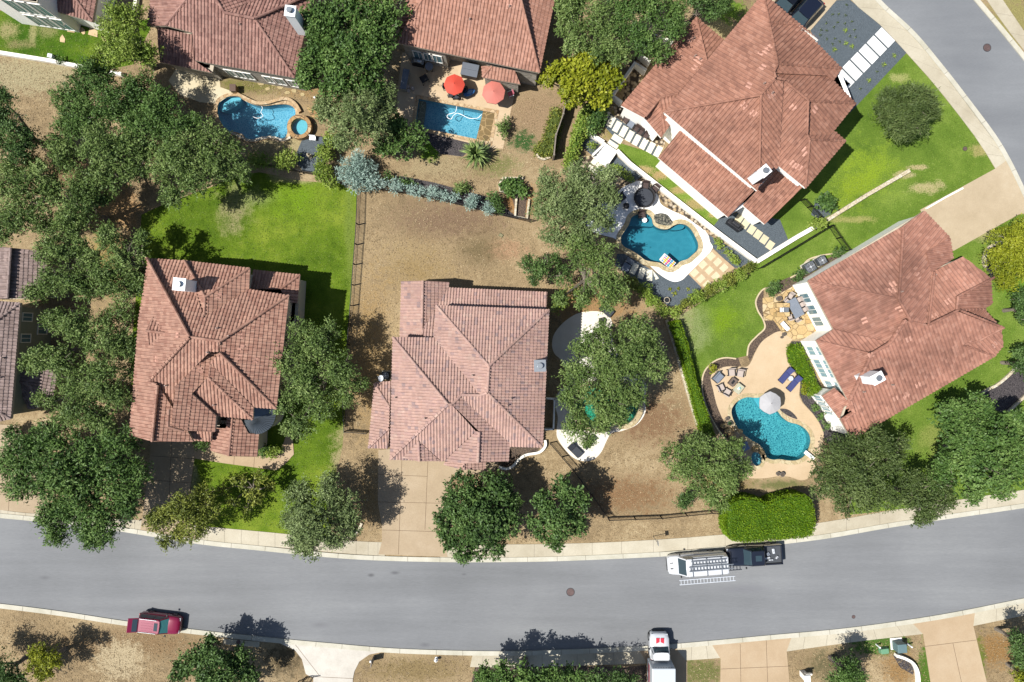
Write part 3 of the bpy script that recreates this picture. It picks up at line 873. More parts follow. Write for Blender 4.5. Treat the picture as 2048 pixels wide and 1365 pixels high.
class Roof:
    def __init__(self, cw=.3, rh=.38, amp=.085, lip=.045):
        self.cw, self.rh, self.amp, self.lip = cw, rh, amp, lip
        self.faces = []
        self.mb = MB()
        self.caps = []

    def f(self, pts, z, pitch=.4, line=None):
        """one roof plane: photo outline, height of its reference line (first two points unless given), pitch"""
        line = line or (pts[0], pts[1])
        p = Vector(P(*line[0], z))
        q = Vector(P(*line[1], z))
        cx = sum(a for a, b in pts) / len(pts)
        cy = sum(b for a, b in pts) / len(pts)
        c = Vector(P(cx, cy, z))
        e = (q - p)
        e.z = 0
        e.normalize()
        h = Vector((-e.y, e.x, 0))
        if h.dot(c - p) < 0:
            h = -h
        g = h * pitch
        out = []
        for (a, b) in pts:
            X, Y, _ = P(a, b, 0)
            t = (H - z + g.x * p.x + g.y * p.y) / (H + g.x * X + g.y * Y)
            out.append(Vector((t * X, t * Y, H * (1 - t))))
        self.faces.append(dict(px=[(round(a, 1), round(b, 1)) for a, b in pts], v=out, g=g, up=(h if pitch > 0 else -h)))
        return self

    def zat(self, p, face=None):
        """height of the roof above a photo pixel (highest plane that holds it)"""
        X, Y, _ = P(*p, 0)
        best = None
        for fc in self.faces:
            v0 = fc['v'][0]
            g = fc['g']
            t = (H - v0.z + g.x * v0.x + g.y * v0.y) / (H + g.x * X + g.y * Y)
            x, y = t * X, t * Y
            poly = [(a.x, a.y) for a in fc['v']]
            ins = False
            for i in range(len(poly)):
                (x1, y1), (x2, y2) = poly[i - 1], poly[i]
                if (y1 > y) != (y2 > y) and x < (x2 - x1) * (y - y1) / (y2 - y1) + x1:
                    ins = not ins
            if ins and (best is None or H * (1 - t) > best.z):
                best = Vector((x, y, H * (1 - t)))
        return best

    def tiles(self, fc):
        mb = self.mb
        g = fc['g']
        up = Vector((fc['up'].x, fc['up'].y, 0)).normalized()
        slope = g.length
        vv = Vector((up.x, up.y, slope)).normalized()      # up the slope
        uu = Vector((up.y, -up.x, 0))
        nn = uu.cross(vv)
        if nn.z < 0:
            uu = -uu
            nn = uu.cross(vv)
        o = fc['v'][0]
        pl = [((p - o).dot(uu), (p - o).dot(vv)) for p in fc['v']]
        if area2(pl) < 0:
            pl = pl[::-1]
        # under layer
        mb.mat = 0
        mb.rv = .4
        mb.quad(*[tuple(o + uu * a + vv * b - nn * .02) for a, b in pl])
        us = [a for a, b in pl]
        vs = [b for a, b in pl]
        u0, u1 = min(us), max(us)
        vmin = min(vs)
        cw, rh, amp, lip = self.cw, self.rh, self.amp, self.lip
        fr = ((0, 0), (.13, .75), (.36, 1.0), (.60, .82), (.74, 0))
        cuts = []
        k0 = int(math.floor(u0 / cw))
        for k in range(k0, int(math.ceil(u1 / cw)) + 1):
            for a, h in fr:
                cuts.append(((k + a) * cw, h))

        def hgt(u):
            t = (u / cw) % 1.0
            for i in range(len(fr)):
                a, ha = fr[i]
                b, hb = fr[i + 1] if i + 1 < len(fr) else (1.0, 0)
                if t <= b:
                    return ha + (hb - ha) * (t - a) / (b - a)
            return 0
        cu = sorted(set([c for c, h in cuts if u0 < c < u1] + us))
        n = len(pl)
        seed = RNG.random() * 100
        for i in range(len(cu) - 1):
            ua, ub = cu[i], cu[i + 1]
            if ub - ua < .004:
                continue
            um = (ua + ub) / 2
            ev = []
            for k in range(n):
                (x1, y1), (x2, y2) = pl[k - 1], pl[k]
                if (x1 - um) * (x2 - um) < 0:
                    s = (y2 - y1) / (x2 - x1)
                    ev.append((y1 + s * (um - x1), y1 + s * (ua - x1), y1 + s * (ub - x1)))
            ev.sort()
            ha, hb = hgt(ua + 1e-6) * amp, hgt(ub - 1e-6) * amp
            colm = math.floor(um / cw)
            for k in range(0, len(ev) - 1, 2):
                lo, hi = ev[k], ev[k + 1]
                j0 = int(math.floor((min(lo[1], lo[2]) - vmin) / rh))
                j1 = int(math.ceil((max(hi[1], hi[2]) - vmin) / rh))
                for j in range(j0, j1):
                    a = vmin + j * rh
                    b = a + rh
                    q = []
                    va0, va1 = max(a, lo[1]), min(b, hi[1])
                    vb0, vb1 = max(a, lo[2]), min(b, hi[2])
                    if va1 < va0:
                        va0 = va1 = min(max(va0, lo[1]), hi[1]) if lo[1] < hi[1] else lo[1]
                        if not (lo[1] <= va0 <= hi[1]):
                            va0 = va1 = lo[1]
                    if vb1 < vb0:
                        vb0 = vb1 = lo[2] if vb0 > hi[2] and False else min(max(vb0, lo[2]), hi[2])
                    if va1 - va0 < 1e-4 and vb1 - vb0 < 1e-4:
                        continue

                    def L(v):
                        return lip * (1 - (min(max(v, a), b) - a) / rh)
                    mb.rv = random_hash(colm + seed, j)
                    mb.quad(tuple(o + uu * ua + vv * va0 + nn * (ha + L(va0))), tuple(o + uu * ub + vv * vb0 + nn * (hb + L(vb0))),
                            tuple(o + uu * ub + vv * vb1 + nn * (hb + L(vb1))), tuple(o + uu * ua + vv * va1 + nn * (ha + L(va1))))

    def ridges(self):
        """hip and ridge lines are the edges that two planes share and that bend outwards"""
        edges = {}
        for i, fc in enumerate(self.faces):
            n = len(fc['px'])
            for k in range(n):
                a, b = fc['px'][k - 1], fc['px'][k]
                edges.setdefault(tuple(sorted((a, b))), []).append((i, k))
        hips, free = [], []
        for e, l in edges.items():
            if len(l) == 2:
                f, g = self.faces[l[0][0]], self.faces[l[1][0]]
                k = l[0][1]
                a, b = f['v'][k - 1], f['v'][k]
                k2 = l[1][1]
                a2, b2 = g['v'][k2 - 1], g['v'][k2]
                if (a - a2).length > (a - b2).length:
                    a2, b2 = b2, a2
                cg = sum(g['v'], Vector()) / len(g['v'])
                zpl = f['v'][0].z + f['g'].x * (cg.x - f['v'][0].x) + f['g'].y * (cg.y - f['v'][0].y)
                A = Vector(((a.x + a2.x) / 2, (a.y + a2.y) / 2, max(a.z, a2.z)))
                B = Vector(((b.x + b2.x) / 2, (b.y + b2.y) / 2, max(b.z, b2.z)))
                if cg.z < zpl - .05:
                    hips.append((A, B))
                if abs(a.z - a2.z) > .12 or abs(b.z - b2.z) > .12:
                    # close the step between two planes
                    free.append((a, b, a2, b2))
            else:
                f = self.faces[l[0][0]]
                k = l[0][1]
                free.append((f['v'][k - 1], f['v'][k], None, None))
        return hips, free

    def build(self, house, tile, fascia, cap_r=.12):
        for fc in self.faces:
            self.tiles(fc)
        hips, free = self.ridges()
        mb = self.mb
        mb.mat = 1
        mb.rv = .5
        for a, b, a2, b2 in free:
            if a2 is None:
                lo = (a.x, a.y, a.z - .24), (b.x, b.y, b.z - .24)
                mb.quad((a.x, a.y, a.z + .02), (b.x, b.y, b.z + .02), lo[1], lo[0])
            else:
                mb.quad(tuple(a), tuple(b), tuple(b2), tuple(a2))
        roof = mb.build('roof', [tile, fascia], house, rnd=True)
        for A, B in hips + self.caps:
            d = B - A
            L = d.length
            if L < .3:
                continue
            cap = MB()
            d.normalize()
            s = d.cross(Vector((0, 0, 1))).normalized()
            u = s.cross(d)
            n = max(1, int(L / .42))
            ang = [math.radians(x) for x in (-25, 20, 65, 115, 160, 205)]
            # one continuous run of stepped half round tiles
            rings = []
            for i in range(n):
                for t, r in ((i / n, cap_r), ((i + .98) / n, cap_r * 1.22)):
                    c = A + d * (L * t) + u * (.015 if r == cap_r else .05)
                    rings.append([c + r * (math.cos(q) * s + math.sin(q) * u) for q in ang])
            for i in range(len(rings) - 1):
                cap.rv = random_hash(A.x * 7 + i // 2, A.y)
                for k in range(5):
                    b = len(cap.v)
                    cap.quad(tuple(rings[i][k + 1]), tuple(rings[i + 1][k + 1]), tuple(rings[i + 1][k]), tuple(rings[i][k]))
            cap.build('ridge_tiles', tile, roof, rnd=True)
        return roof


def random_hash(a, b):
    x = math.sin(a * 12.9898 + b * 78.233) * 43758.5453
    return x - math.floor(x)


def mass(mb, poly, z, ov=.4, wi=0, si=1):
    """walls under the eaves with a closing soffit"""
    w = inset(W2(poly, z), ov)
    mb.mat = wi
    mb.prism(w, 0, z - .2)
    mb.mat = si
    mb.prism(inset(W2(poly, z), .04), z - .34, z - .2)
    return w


def wall_windows(house, w, p, q, zs, frame=None, glass=None, mull=1):
    """windows along the wall line p-q (metres); zs = list of (t, width, z0, z1)"""
    p, q = Vector(p), Vector(q)
    d = (q - p).normalized()
    L = (q - p).length
    n = Vector((d.y, -d.x))
    cx = sum(a for a, b in w) / len(w)
    cy = sum(b for a, b in w) / len(w)
    if n.dot(Vector((cx, cy)) - p) > 0:
        n = -n
    rz = math.atan2(d.y, d.x)
    for (t, wd, z0, z1) in zs:
        c = p + d * (t * L) + n * .01
        m = MB()
        zc, hh = (z0 + z1) / 2, z1 - z0
        fw = .09
        for sx_ in (-1, 1):
            k = c + d * (sx_ * (wd / 2 + fw / 2))
            m.box((k.x, k.y, zc), (fw, .12, hh + 2 * fw), rz)
        for zz in (z0 - fw / 2, z1 + fw / 2):
            m.box((c.x, c.y, zz), (wd, .12, fw), rz)
        for i in range(mull):
            k = c + d * (-wd / 2 + wd * (i + 1) / (mull + 1))
            m.box((k.x, k.y, zc), (.05, .10, hh), rz)
        fo = m.build('window', frame or m_frame, house)
        g = MB()
        k = c + n * .0
        g.box((k.x, k.y, zc), (wd - .004, .05, hh - .004), rz)
        g.build('pane', glass or m_glass, fo)


def chimney(roof_obj, R, top_px, ztop, zbase, sx, sy, rz, mat, flue=True):
    x, y, _ = P(*top_px, ztop)
    m = MB()
    m.box((x, y, (zbase + ztop - .12) / 2), (sx, sy, ztop - .12 - zbase), rz)
    m.box((x, y, ztop - .06), (sx + .1, sy + .1, .12), rz)
    m.mat = 1
    if flue:
        m.cyl((x, y), .2, .2, ztop, ztop + .22, 14)
        m.cyl((x, y), .27, .24, ztop + .22, ztop + .30, 14)
    m.build('chimney', [mat, m_metal], roof_obj)


def vents(roof_obj, R, pxs, h=.45, r=.06):
    for p in pxs:
        b = R.zat(p)
        if b is None:
            continue
        m = MB()
        m.cyl((b.x, b.y), r, r, b.z - .1, b.z + h, 8)
        m.cyl((b.x, b.y), r * 2.4, r * 1.6, b.z - .12, b.z + .12, 8)
        m.build('vent_pipe', m_pipe, roof_obj)


def patches(roof_obj, R, pxs, s=.55):
    """pale replaced tiles"""
    for p in pxs:
        b = R.zat(p)
        if b is None:
            continue
        fc = min(R.faces, key=lambda f: abs(f['v'][0].z + f['g'].x * (b.x - f['v'][0].x) + f['g'].y * (b.y - f['v'][0].y) - b.z))
        up = fc['up']
        sl = fc['g'].length
        vv = Vector((up.x, up.y, sl)).normalized()
        uu = Vector((up.y, -up.x, 0))
        nn = uu.cross(vv)
        if nn.z < 0:
            nn = -nn
        m = MB()
        rr = random.Random(int(p[0] * 7 + p[1]))
        for k in range(2):
            c = b + uu * (k * R.cw - .1) + vv * rr.uniform(-.15, .15) + nn * .055
            pts = []
            for i in range(6):
                a = math.pi * i / 5
                pts.append((math.cos(a) * R.cw * .38, math.sin(a) * .045))
            for i in range(5):
                (x1, h1), (x2, h2) = pts[i], pts[i + 1]
                m.quad(tuple(c + uu * x1 + nn * h1 - vv * s / 2), tuple(c + uu * x2 + nn * h2 - vv * s / 2), tuple(c + uu * x2 + nn * h2 + vv * s / 2), tuple(c + uu * x1 + nn * h1 + vv * s / 2))
        m.build('replaced_tile', m_patch, roof_obj)


def centre(pts):
    return P(sum(a for a, b in pts) / len(pts), sum(b for a, b in pts) / len(pts))


# ---------------------------------------------------------------- centre house, pink tiles
R = Roof(cw=.275, rh=.36)
R.f([(803, 563), (800, 675), (848, 676), (844, 666), (846, 561.5)], 3.4, .4)
R.f([(846, 561.5), (898, 565), (897, 576), (876, 610), (847, 657), (844, 666)], 4.25, -.4, ((846, 561.5), (844, 666)))
R.f([(897, 576), (1094.5, 585), (1093, 625), (906, 618), (876, 616), (868, 677), (848, 676), (844, 666), (847, 657), (876, 610)], 3.3, .38)
R.f([(873, 611.5), (1098, 620), (978, 732.5)], 5.8, .4)
R.f([(1098, 620), (1085, 895), (975, 785.5), (978, 732.5)], 5.8, .4)
R.f([(873, 611.5), (868.5, 676), (961, 790.5), (975, 785.5), (978, 732.5)], 5.8, .4)
R.f([(1019, 893), (1085, 895), (975, 785.5), (961, 790.5), (923.5, 790), (925, 796.5), (1019, 885.5)], 5.8, .4)
R.f([(786, 675), (780.5, 919), (896.5, 809.5)], 5.8, .4)
R.f([(786, 675), (868.5, 676), (961, 790.5), (923.5, 790), (904, 809.5), (896.5, 809.5)], 5.8, .34)
R.f([(780.5, 919), (888, 922.5), (951, 862), (904, 809.5), (896.5, 809.5)], 5.8, .4)
R.f([(837, 883), (839, 923), (805, 916)], 6.6, -.4, ((837, 883), (839, 923)))
R.f([(837, 883), (880, 922), (839, 923)], 6.6, -.4, ((837, 883), (839, 923)))
R.f([(1019, 885.5), (1017, 923), (956, 925.5), (958.5, 864), (904, 809.5), (923.5, 790), (925, 796.5)], 5.8, .4, ((1019, 885.5), (1017, 923)))
R.f([(951, 862), (958.5, 864), (956, 925.5), (930, 927), (888, 922.5)], 7.0, -.4, ((958.5, 864), (956, 925.5)))
R.f([(928, 923), (928, 940), (888, 930.5), (890, 923.5)], 4.6, -.38, ((928, 923), (928, 940)))
R.f([(928, 923), (971, 925), (971, 940), (928, 940)], 4.6, -.38, ((928, 923), (928, 940)))
R.f([(753, 765), (784, 763), (780, 815), (749, 768)], 3.4, .4)
R.f([(749, 768), (737, 896), (779, 856), (780, 815)], 3.4, .4)
R.f([(737, 896), (776, 897), (779, 856)], 3.4, .4)
hx = centre([(780, 600), (1095, 930)])
h2 = thing('house', 'large house with pink clay tiled roof in the middle of the brown yard', 'house', (hx[0], hx[1], 0))
mb = MB()
w2 = mass(mb, [(786, 676), (868, 676), (873, 612), (1098, 620), (1085, 895), (1019, 893), (1017, 923), (956, 925), (781, 919)], 5.75, .45)
mass(mb, [(803, 563), (898, 565), (897, 577), (1094, 586), (1094, 700), (801, 690)], 3.3, .4)
mass(mb, [(750, 766), (800, 766), (800, 897), (737, 896)], 3.35, .4)
mass(mb, [(890, 900), (971, 900), (971, 939), (930, 940), (889, 930)], 3.7, .3)
mb.build('wall', [m_stucco, m_fasciab], h2)
ro = R.build(h2, tile_pink, m_fasciab)
chimney(ro, R, (1080, 732), 7.9, 5.6, .95, .95, .03, m_metal)
vents(ro, R, [(1022, 797), (1015, 811), (791, 795), (945, 751), (850, 837)])

# low walled service yard with a dark equipment on the east side
mb = MB()
a = W2([(1093, 796), (1108, 797), (1106, 857), (1090, 857)])
for i in range(4):
    p, q = Vector(a[i]), Vector(a[(i + 1) % 4])
    if i == 3:
        continue
    c = (p + q) / 2
    mb.box((c.x, c.y, .5), ((q - p).length + .1, .14, 1.0), math.atan2((q - p).y, (q - p).x))
tw = thing('screen_wall', 'low pale screen wall round the dark service nook beside the pink roofed house', 'wall', (P(1098, 826)[0], P(1098, 826)[1], 0))
mb.build('wall', m_stucco_w, tw)

# ---------------------------------------------------------------- west house, brown tiles, round metal porch roof
R = Roof(cw=.31, rh=.37)
R.f([(498, 578.5), (578, 591), (441, 683), (380.5, 674.5), (297, 517), (371, 522), (409, 636)], 6.0, .38)
R.f([(371, 522), (500, 537), (411, 595)], 5.6, .42)
R.f([(500, 537), (498, 578.5), (409, 636), (411, 595)], 5.7, .40)
R.f([(371, 522), (411, 595), (409, 636)], 6.95, -.4, ((411, 595), (409, 636)))
R.f([(278, 640), (259.5, 870), (305.5, 883.5), (317, 770), (298, 764), (380.5, 674.5), (297, 517)], 5.9, .38)
R.f([(293, 662), (312, 614), (341, 668)], 7.0, -.38, ((293, 662), (341, 668)))
R.f([(293, 662), (304, 709), (341, 668)], 7.0, -.38, ((293, 662), (341, 668)))
R.f([(317, 770), (298, 764), (380.5, 674.5), (441, 683), (438, 704), (420, 704), (352, 772), (346, 817)], 7.95, -.30, ((380.5, 674.5), (441, 683)))
R.f([(440, 705), (419.5, 727), (416, 754), (384, 788), (375, 861.5), (344, 852), (346, 817), (352, 772), (420, 704)], 7.2, -.38, ((384, 788), (375, 861.5)))
R.f([(506, 814.5), (553, 818), (440, 705), (419.5, 727), (427, 733)], 6.0, .4)
R.f([(578, 591), (553, 818), (440, 705), (441, 683)], 6.0, .34)
R.f([(419.5, 727), (416, 754), (506, 839), (507, 815), (427, 733)], 7.55, -.38, ((419.5, 727), (416, 754)))
R.f([(435, 832), (506, 839), (416, 754), (384, 788)], 6.0, .4)
R.f([(384, 788), (375, 861.5), (430, 864), (432, 832)], 7.2, -.38, ((384, 788), (375, 861.5)))
R.f([(317, 770), (305.5, 883.5), (387, 884), (375, 861.5), (344, 852), (346, 817)], 6.7, -.30, ((317, 770), (305.5, 883.5)))
R.f([(389, 881), (422, 883), (424, 863), (378, 862)], 4.9, .35)
R.f([(455, 834), (465, 837), (458, 912.5), (422, 902), (424, 863), (432, 856), (453, 857)], 5.0, -.38, ((465, 837), (458, 912.5)))
R.f([(465, 837), (482, 839), (497, 867), (518, 868), (514, 914), (458, 912.5)], 5.0, -.38, ((465, 837), (458, 912.5)))
R.f([(506, 540), (600, 550), (561, 579), (500, 579)], 3.3, .36)
R.f([(600, 550), (595, 607), (573, 605), (561, 579)], 3.3, .36)
hx = centre([(270, 530), (590, 900)])
h1 = thing('house', 'two storey house with brown tiled roof and a round grey metal porch roof', 'house', (hx[0], hx[1], 0))
mb = MB()
mass(mb, [(297, 519), (371, 524), (500, 539), (498, 579), (578, 592), (553, 818), (506, 816), (506, 838), (434, 832), (430, 862), (387, 862), (346, 862), (310, 840), (275, 700)], 5.4, .4)
mass(mb, [(298, 764), (346, 800), (385, 860), (387, 884), (306, 883), (260, 870), (270, 760)], 5.0, .4)
mass(mb, [(432, 840), (482, 842), (516, 868), (514, 913), (458, 911), (424, 901), (424, 870)], 3.7, .4)
w1 = mass(mb, [(506, 541), (600, 551), (595, 640), (560, 690), (500, 600)], 3.2, .35)
mb.mat = 0
mb.build('wall', [m_stucco, m_fascia], h1)
ro = R.build(h1, tile_brown, m_fascia)
chimney(ro, R, (358, 569), 8.9, 6.2, 1.0, 1.0, -.1, m_white)
vents(ro, R, [(436, 657), (417, 705), (334, 771), (430, 810), (460, 672)])
patches(ro, R, [(482, 673), (482, 696), (478, 715), (512, 723), (358, 670), (438, 594), (402, 742), (313, 717)], .34)
# round standing seam porch roof
mb = MB()
apex = Vector(P(506, 840, 5.2))
rim = [Vector(P(a, b, 4.3)) for a, b in cr([(481.5, 841), (487, 855), (496, 865), (507, 868.5), (521, 868), (535, 861), (545, 850), (551, 835), (552, 819)], n=3)]
m_seam = simple('zinc_roof', C(128, 136, 142), .35, .6, var=.05)
top2 = Vector(P(509, 816, 5.2))
for i in range(len(rim) - 1):
    mb.quad(tuple(apex), tuple(rim[i]), tuple(rim[i + 1]))
    mb.tube([apex + Vector((0, 0, .02)), rim[i] + Vector((0, 0, .03))], .022, 4)
    mb.quad(tuple(rim[i]), tuple(rim[i + 1]), tuple(rim[i + 1] - Vector((0, 0, .25))), tuple(rim[i] - Vector((0, 0, .25))))
mb.quad(tuple(apex), tuple(rim[-1]), tuple(top2))
mb.build('porch_roof', m_seam, h1)
mb = MB()
pts = [(p.x * .985 + apex.x * .015, p.y * .985 + apex.y * .015) for p in rim]
cc = Vector(P(515, 842, 0)[:2])
pts = [tuple(cc + (Vector(p) - cc) * .82) for p in pts] + [tuple(cc + Vector((-.3, 1.0)))]
mb.prism(pts, 0, 4.1)
mb.build('porch_wall', m_stucco, h1)
mb = MB()
mb.box((*P(589, 602, 2.0)[:2], 3.2), (.3, .3, .01))
# ---------------------------------------------------------------- north east house, weathered red tiles
R = Roof(cw=.34, rh=.42, amp=.085, lip=.04)
R.f([(1392, 35), (1242, 212), (1289, 237), (1320, 197), (1356, 188), (1413, 123)], 3.4, .33)
R.f([(1392, 35), (1448, 81), (1413, 123)], 3.4, .33)
R.f([(1289, 237), (1322, 276), (1324, 262), (1320, 197)], 3.4, .35)
R.f([(1322, 276), (1343, 247), (1332, 228), (1356, 188), (1320, 197), (1324, 262)], 4.6, -.3, ((1320, 197), (1356, 188)))
R.f([(1356, 188), (1332, 226), (1430, 130), (1413, 123)], 4.6, .05)
R.f([(1328, 225), (1526, -12), (1539, 47), (1555, 129), (1546.5, 147), (1549.5, 160), (1520, 192)], 6.2, .36)
R.f([(1328, 225), (1514, 382), (1518, 372), (1520, 192)], 6.2, .31)
R.f([(1520, 192), (1549.5, 160), (1566, 163), (1557, 333), (1518, 372)], 8.45, -.40, ((1520, 192), (1549.5, 160)))
R.f([(1557, 333), (1611, 377), (1619, 280.5), (1612, 271), (1614, 203.5), (1566, 163)], 6.2, .33)
R.f([(1526, -12), (1636.5, 80.5), (1593.5, 49), (1539, 47)], 6.2, .36)
R.f([(1630, 84), (1683, 138), (1555, 129), (1539, 47), (1593.5, 49)], 6.2, .36)
R.f([(1683, 138), (1666, 162), (1652, 152), (1546.5, 147), (1555, 129)], 6.2, .34)
R.f([(1666, 162), (1711, 207.5), (1614, 203.5), (1566, 163), (1549.5, 160), (1546.5, 147), (1652, 152)], 6.2, .34)
R.f([(1711, 207.5), (1661, 270), (1612, 271), (1614, 203.5)], 6.2, .34)
R.f([(1668.5, 263), (1691, 282.5), (1619, 280.5), (1612, 271), (1661, 270)], 6.2, .34)
R.f([(1691, 282.5), (1611, 377), (1619, 280.5)], 6.2, .36)
R.f([(1316, 316), (1456, 435), (1508, 382), (1363, 257)], 3.4, .32)
R.f([(1485, 411), (1529, 449), (1605, 375), (1557, 334), (1518, 376)], 3.2, .28)
hx = centre([(1300, 30), (1690, 430)])
h3 = thing('house', 'sprawling house with weathered red tiled roof on the curved road', 'house', (hx[0], hx[1], 0))
mb = MB()
mass(mb, [(1328, 227), (1526, -11), (1636, 82), (1683, 139), (1711, 208), (1662, 270), (1691, 283), (1611, 377), (1557, 334), (1514, 381)], 6.1, .4)
w3 = mass(mb, [(1392, 36), (1243, 211), (1289, 237), (1320, 270), (1340, 247), (1420, 160), (1447, 82)], 3.4, .25)
mass(mb, [(1317, 316), (1456, 434), (1540, 380), (1380, 240)], 3.4, .3)
mass(mb, [(1486, 411), (1529, 448), (1604, 376), (1560, 330), (1500, 380)], 3.2, .3)
mb.build('wall', [m_stucco_w, m_stucco_w], h3)
ro = R.build(h3, tile_red, m_stucco_w, .10)
chimney(ro, R, (1530, 342), 9.4, 6.6, .85, .75, .7, m_white)
vents(ro, R, [(1544, 187), (1528, 168), (1603, 62), (1390, 113), (1400, 120), (1388, 78)], .35)
patches(ro, R, [(1487, 210), (1505, 226), (1586, 214), (1628, 220), (1498, 170), (1528, 135), (1526, 105), (1538, 94), (1393, 116), (1401, 122), (1392, 137), (1385, 80), (1608, 303), (1583, 330), (1596, 334), (1540, 195)], .5)
ww = [W2([(1242, 212)], 3.4)[0], W2([(1289, 237)], 3.4)[0]]
wall_windows(h3, w3, w3[-1] if False else P(1255, 225, 2.0)[:2], P(1292, 258, 2.0)[:2], [])
# ---------------------------------------------------------------- east house, rust red tiles, many white framed windows
R = Roof(cw=.34, rh=.42, amp=.085, lip=.04)
R.f([(1615, 562), (1802, 455), (1795, 600.5), (1791, 597)], 4.2, .36)
R.f([(1615, 562), (1666.5, 659), (1776, 685), (1806, 640), (1818, 643), (1795, 600.5), (1791, 597)], 4.2, .33)
R.f([(1632, 681), (1666.5, 659), (1776, 685), (1739, 708)], 4.4, .3)
R.f([(1632, 681), (1695, 800), (1739, 708)], 4.4, .36)
R.f([(1703, 879), (1989, 713), (1925, 690), (1956, 682), (2002, 656.5), (1911, 621.5), (1851, 650.5), (1818, 643), (1806, 640), (1776, 685), (1739, 708), (1695, 800), (1703, 824), (1680, 839)], 4.2, .33)
R.f([(1989, 713), (2006, 692), (2002, 656.5), (1956, 682), (1925, 690)], 4.2, .25)
R.f([(1848, 422), (1899, 475), (1852, 504), (1861.5, 546), (1851, 650.5), (1818, 643), (1795, 600.5), (1802, 455)], 4.2, .27)
R.f([(1899, 475), (1906, 518), (1861.5, 546), (1852, 504)], 4.2, .36)
R.f([(1861.5, 546), (1926, 514), (1981, 556), (1912, 593.5), (1911, 621.5), (1851, 650.5)], 4.2, .36)
R.f([(1981, 556), (1984, 608), (1968, 619), (1911, 621.5), (1912, 593.5)], 4.2, .36)
R.f([(1968, 619), (2002, 656.5), (1911, 621.5)], 4.2, .34)
R.f([(1644, 792), (1680, 839), (1703, 824), (1695, 800), (1669, 776)], 3.4, .5)
hx = centre([(1630, 450), (1990, 850)])
h4 = thing('house', 'house with rust red tiled roof and rows of white framed windows facing the turquoise pool', 'house', (hx[0], hx[1], 0))
mb = MB()
P4 = [(1615, 562), (1848, 422), (1899, 475), (1906, 518), (1885, 532), (1926, 514), (1981, 556), (1984, 608), (1968, 619), (2002, 656), (2006, 693), (1989, 713), (1703, 879), (1681, 840), (1695, 800), (1632, 681), (1666, 659)]
w4 = mass(mb, P4, 4.15, .22)
w4b = mass(mb, [(1645, 792), (1669, 777), (1720, 790), (1720, 850), (1690, 860), (1679, 838)], 3.35, .15)
mb.build('wall', [m_stucco_w, m_fascia], h4)
ro = R.build(h4, tile_red2, m_fascia, .10)
chimney(ro, R, (1756, 757), 7.9, 5.0, 1.05, .8, .5, m_white)
vents(ro, R, [(1801, 584), (1783, 770), (1726, 784), (1982, 646), (1868, 550)], .4)
patches(ro, R, [(1786, 582), (1788, 570), (1798, 618), (1836, 555), (1870, 633), (1898, 603), (1816, 680), (1834, 768), (1812, 790), (1790, 798), (1808, 793), (1925, 690), (1988, 692), (1740, 710), (1728, 640)], .5)
pa, pb = W2([(1632, 681), (1695, 800)], 4.15)
i4 = min(range(len(w4)), key=lambda i: (Vector(w4[i]) - Vector(pa)).length)
j4 = min(range(len(w4)), key=lambda i: (Vector(w4[i]) - Vector(pb)).length)
pa, pb = w4[i4], w4[j4]
wall_windows(h4, w4, pa, pb, [(.17, .85, .7, 2.1), (.40, .85, .7, 2.1), (.56, .85, .7, 2.1), (.78, .85, .7, 2.1), (.17, .85, 2.7, 3.4), (.40, .85, 2.7, 3.4), (.56, .85, 2.7, 3.4), (.78, .85, 2.7, 3.4)], glass=m_glass_b)
qa = min(w4b, key=lambda p: (Vector(p) - Vector(W2([(1645, 792)], 3.0)[0])).length)
qb = min(w4b, key=lambda p: (Vector(p) - Vector(W2([(1679, 838)], 3.0)[0])).length)
wall_windows(h4, w4b, qa, qb, [(.16, .75, .6, 2.3), (.42, .62, .6, 2.3), (.64, .62, .6, 2.3), (.88, .6, .6, 2.3)], glass=m_glass_b)
pa, pb = [min(w4, key=lambda p: (Vector(p) - Vector(W2([k], 4.15)[0])).length) for k in ((1615, 562), (1666, 659))]
wall_windows(h4, w4, pa, pb, [(.3, .9, .5, 2.4), (.55, .9, .5, 2.4), (.8, .9, .5, 2.4)], glass=m_glass)

# ---------------------------------------------------------------- north house, orange tiles
R = Roof(cw=.315, rh=.37)
R.f([(795, 86.5), (1079, 146), (1021, -75), (890, -71)], 4.4, .38)
R.f([(795, 86.5), (829, -75), (890, -71)], 4.4, .4)
R.f([(1079, 146), (1109, 0), (1124, -75), (1021, -75)], 4.4, .4)
R.f([(965, 155), (1041, 169), (1030, 142), (984, 133)], 2.9, .35)
R.f([(963, 133), (965, 155), (984, 133)], 2.9, .35)
hx = centre([(800, -60), (1100, 140)])
h5 = thing('house', 'orange tiled house with a covered patio behind the two garden umbrellas', 'house', (hx[0], hx[1], 0))
mb = MB()
w5 = mass(mb, [(795, 86.5), (893, 107), (897, 90), (968, 105), (964, 122), (1079, 146), (1124, -75), (829, -75)], 4.3, .3)
mb.mat = 1
mb.prism(inset(W2([(795, 86.5), (1079, 146), (1124, -75), (829, -75)], 4.3), .05), 4.0, 4.12)
mb.mat = 0
mass(mb, [(966, 130), (966, 155), (1040, 169), (1036, 130)], 2.8, .15)
mb.build('wall', [m_lime, m_fascia], h5)
ro = R.build(h5, tile_orange, m_fascia)
vents(ro, R, [(1019, 14), (940, 40)], .35)
patches(ro, R, [(1018, 10)], .5)
pa, pb = [min(w5, key=lambda p: (Vector(p) - Vector(W2([k], 4.3)[0])).length) for k in ((795, 86.5), (893, 107))]
wall_windows(h5, w5, pa, pb, [(.32, .95, 1.0, 2.5), (.54, .95, 1.0, 2.5), (.76, .95, 1.0, 2.5)])

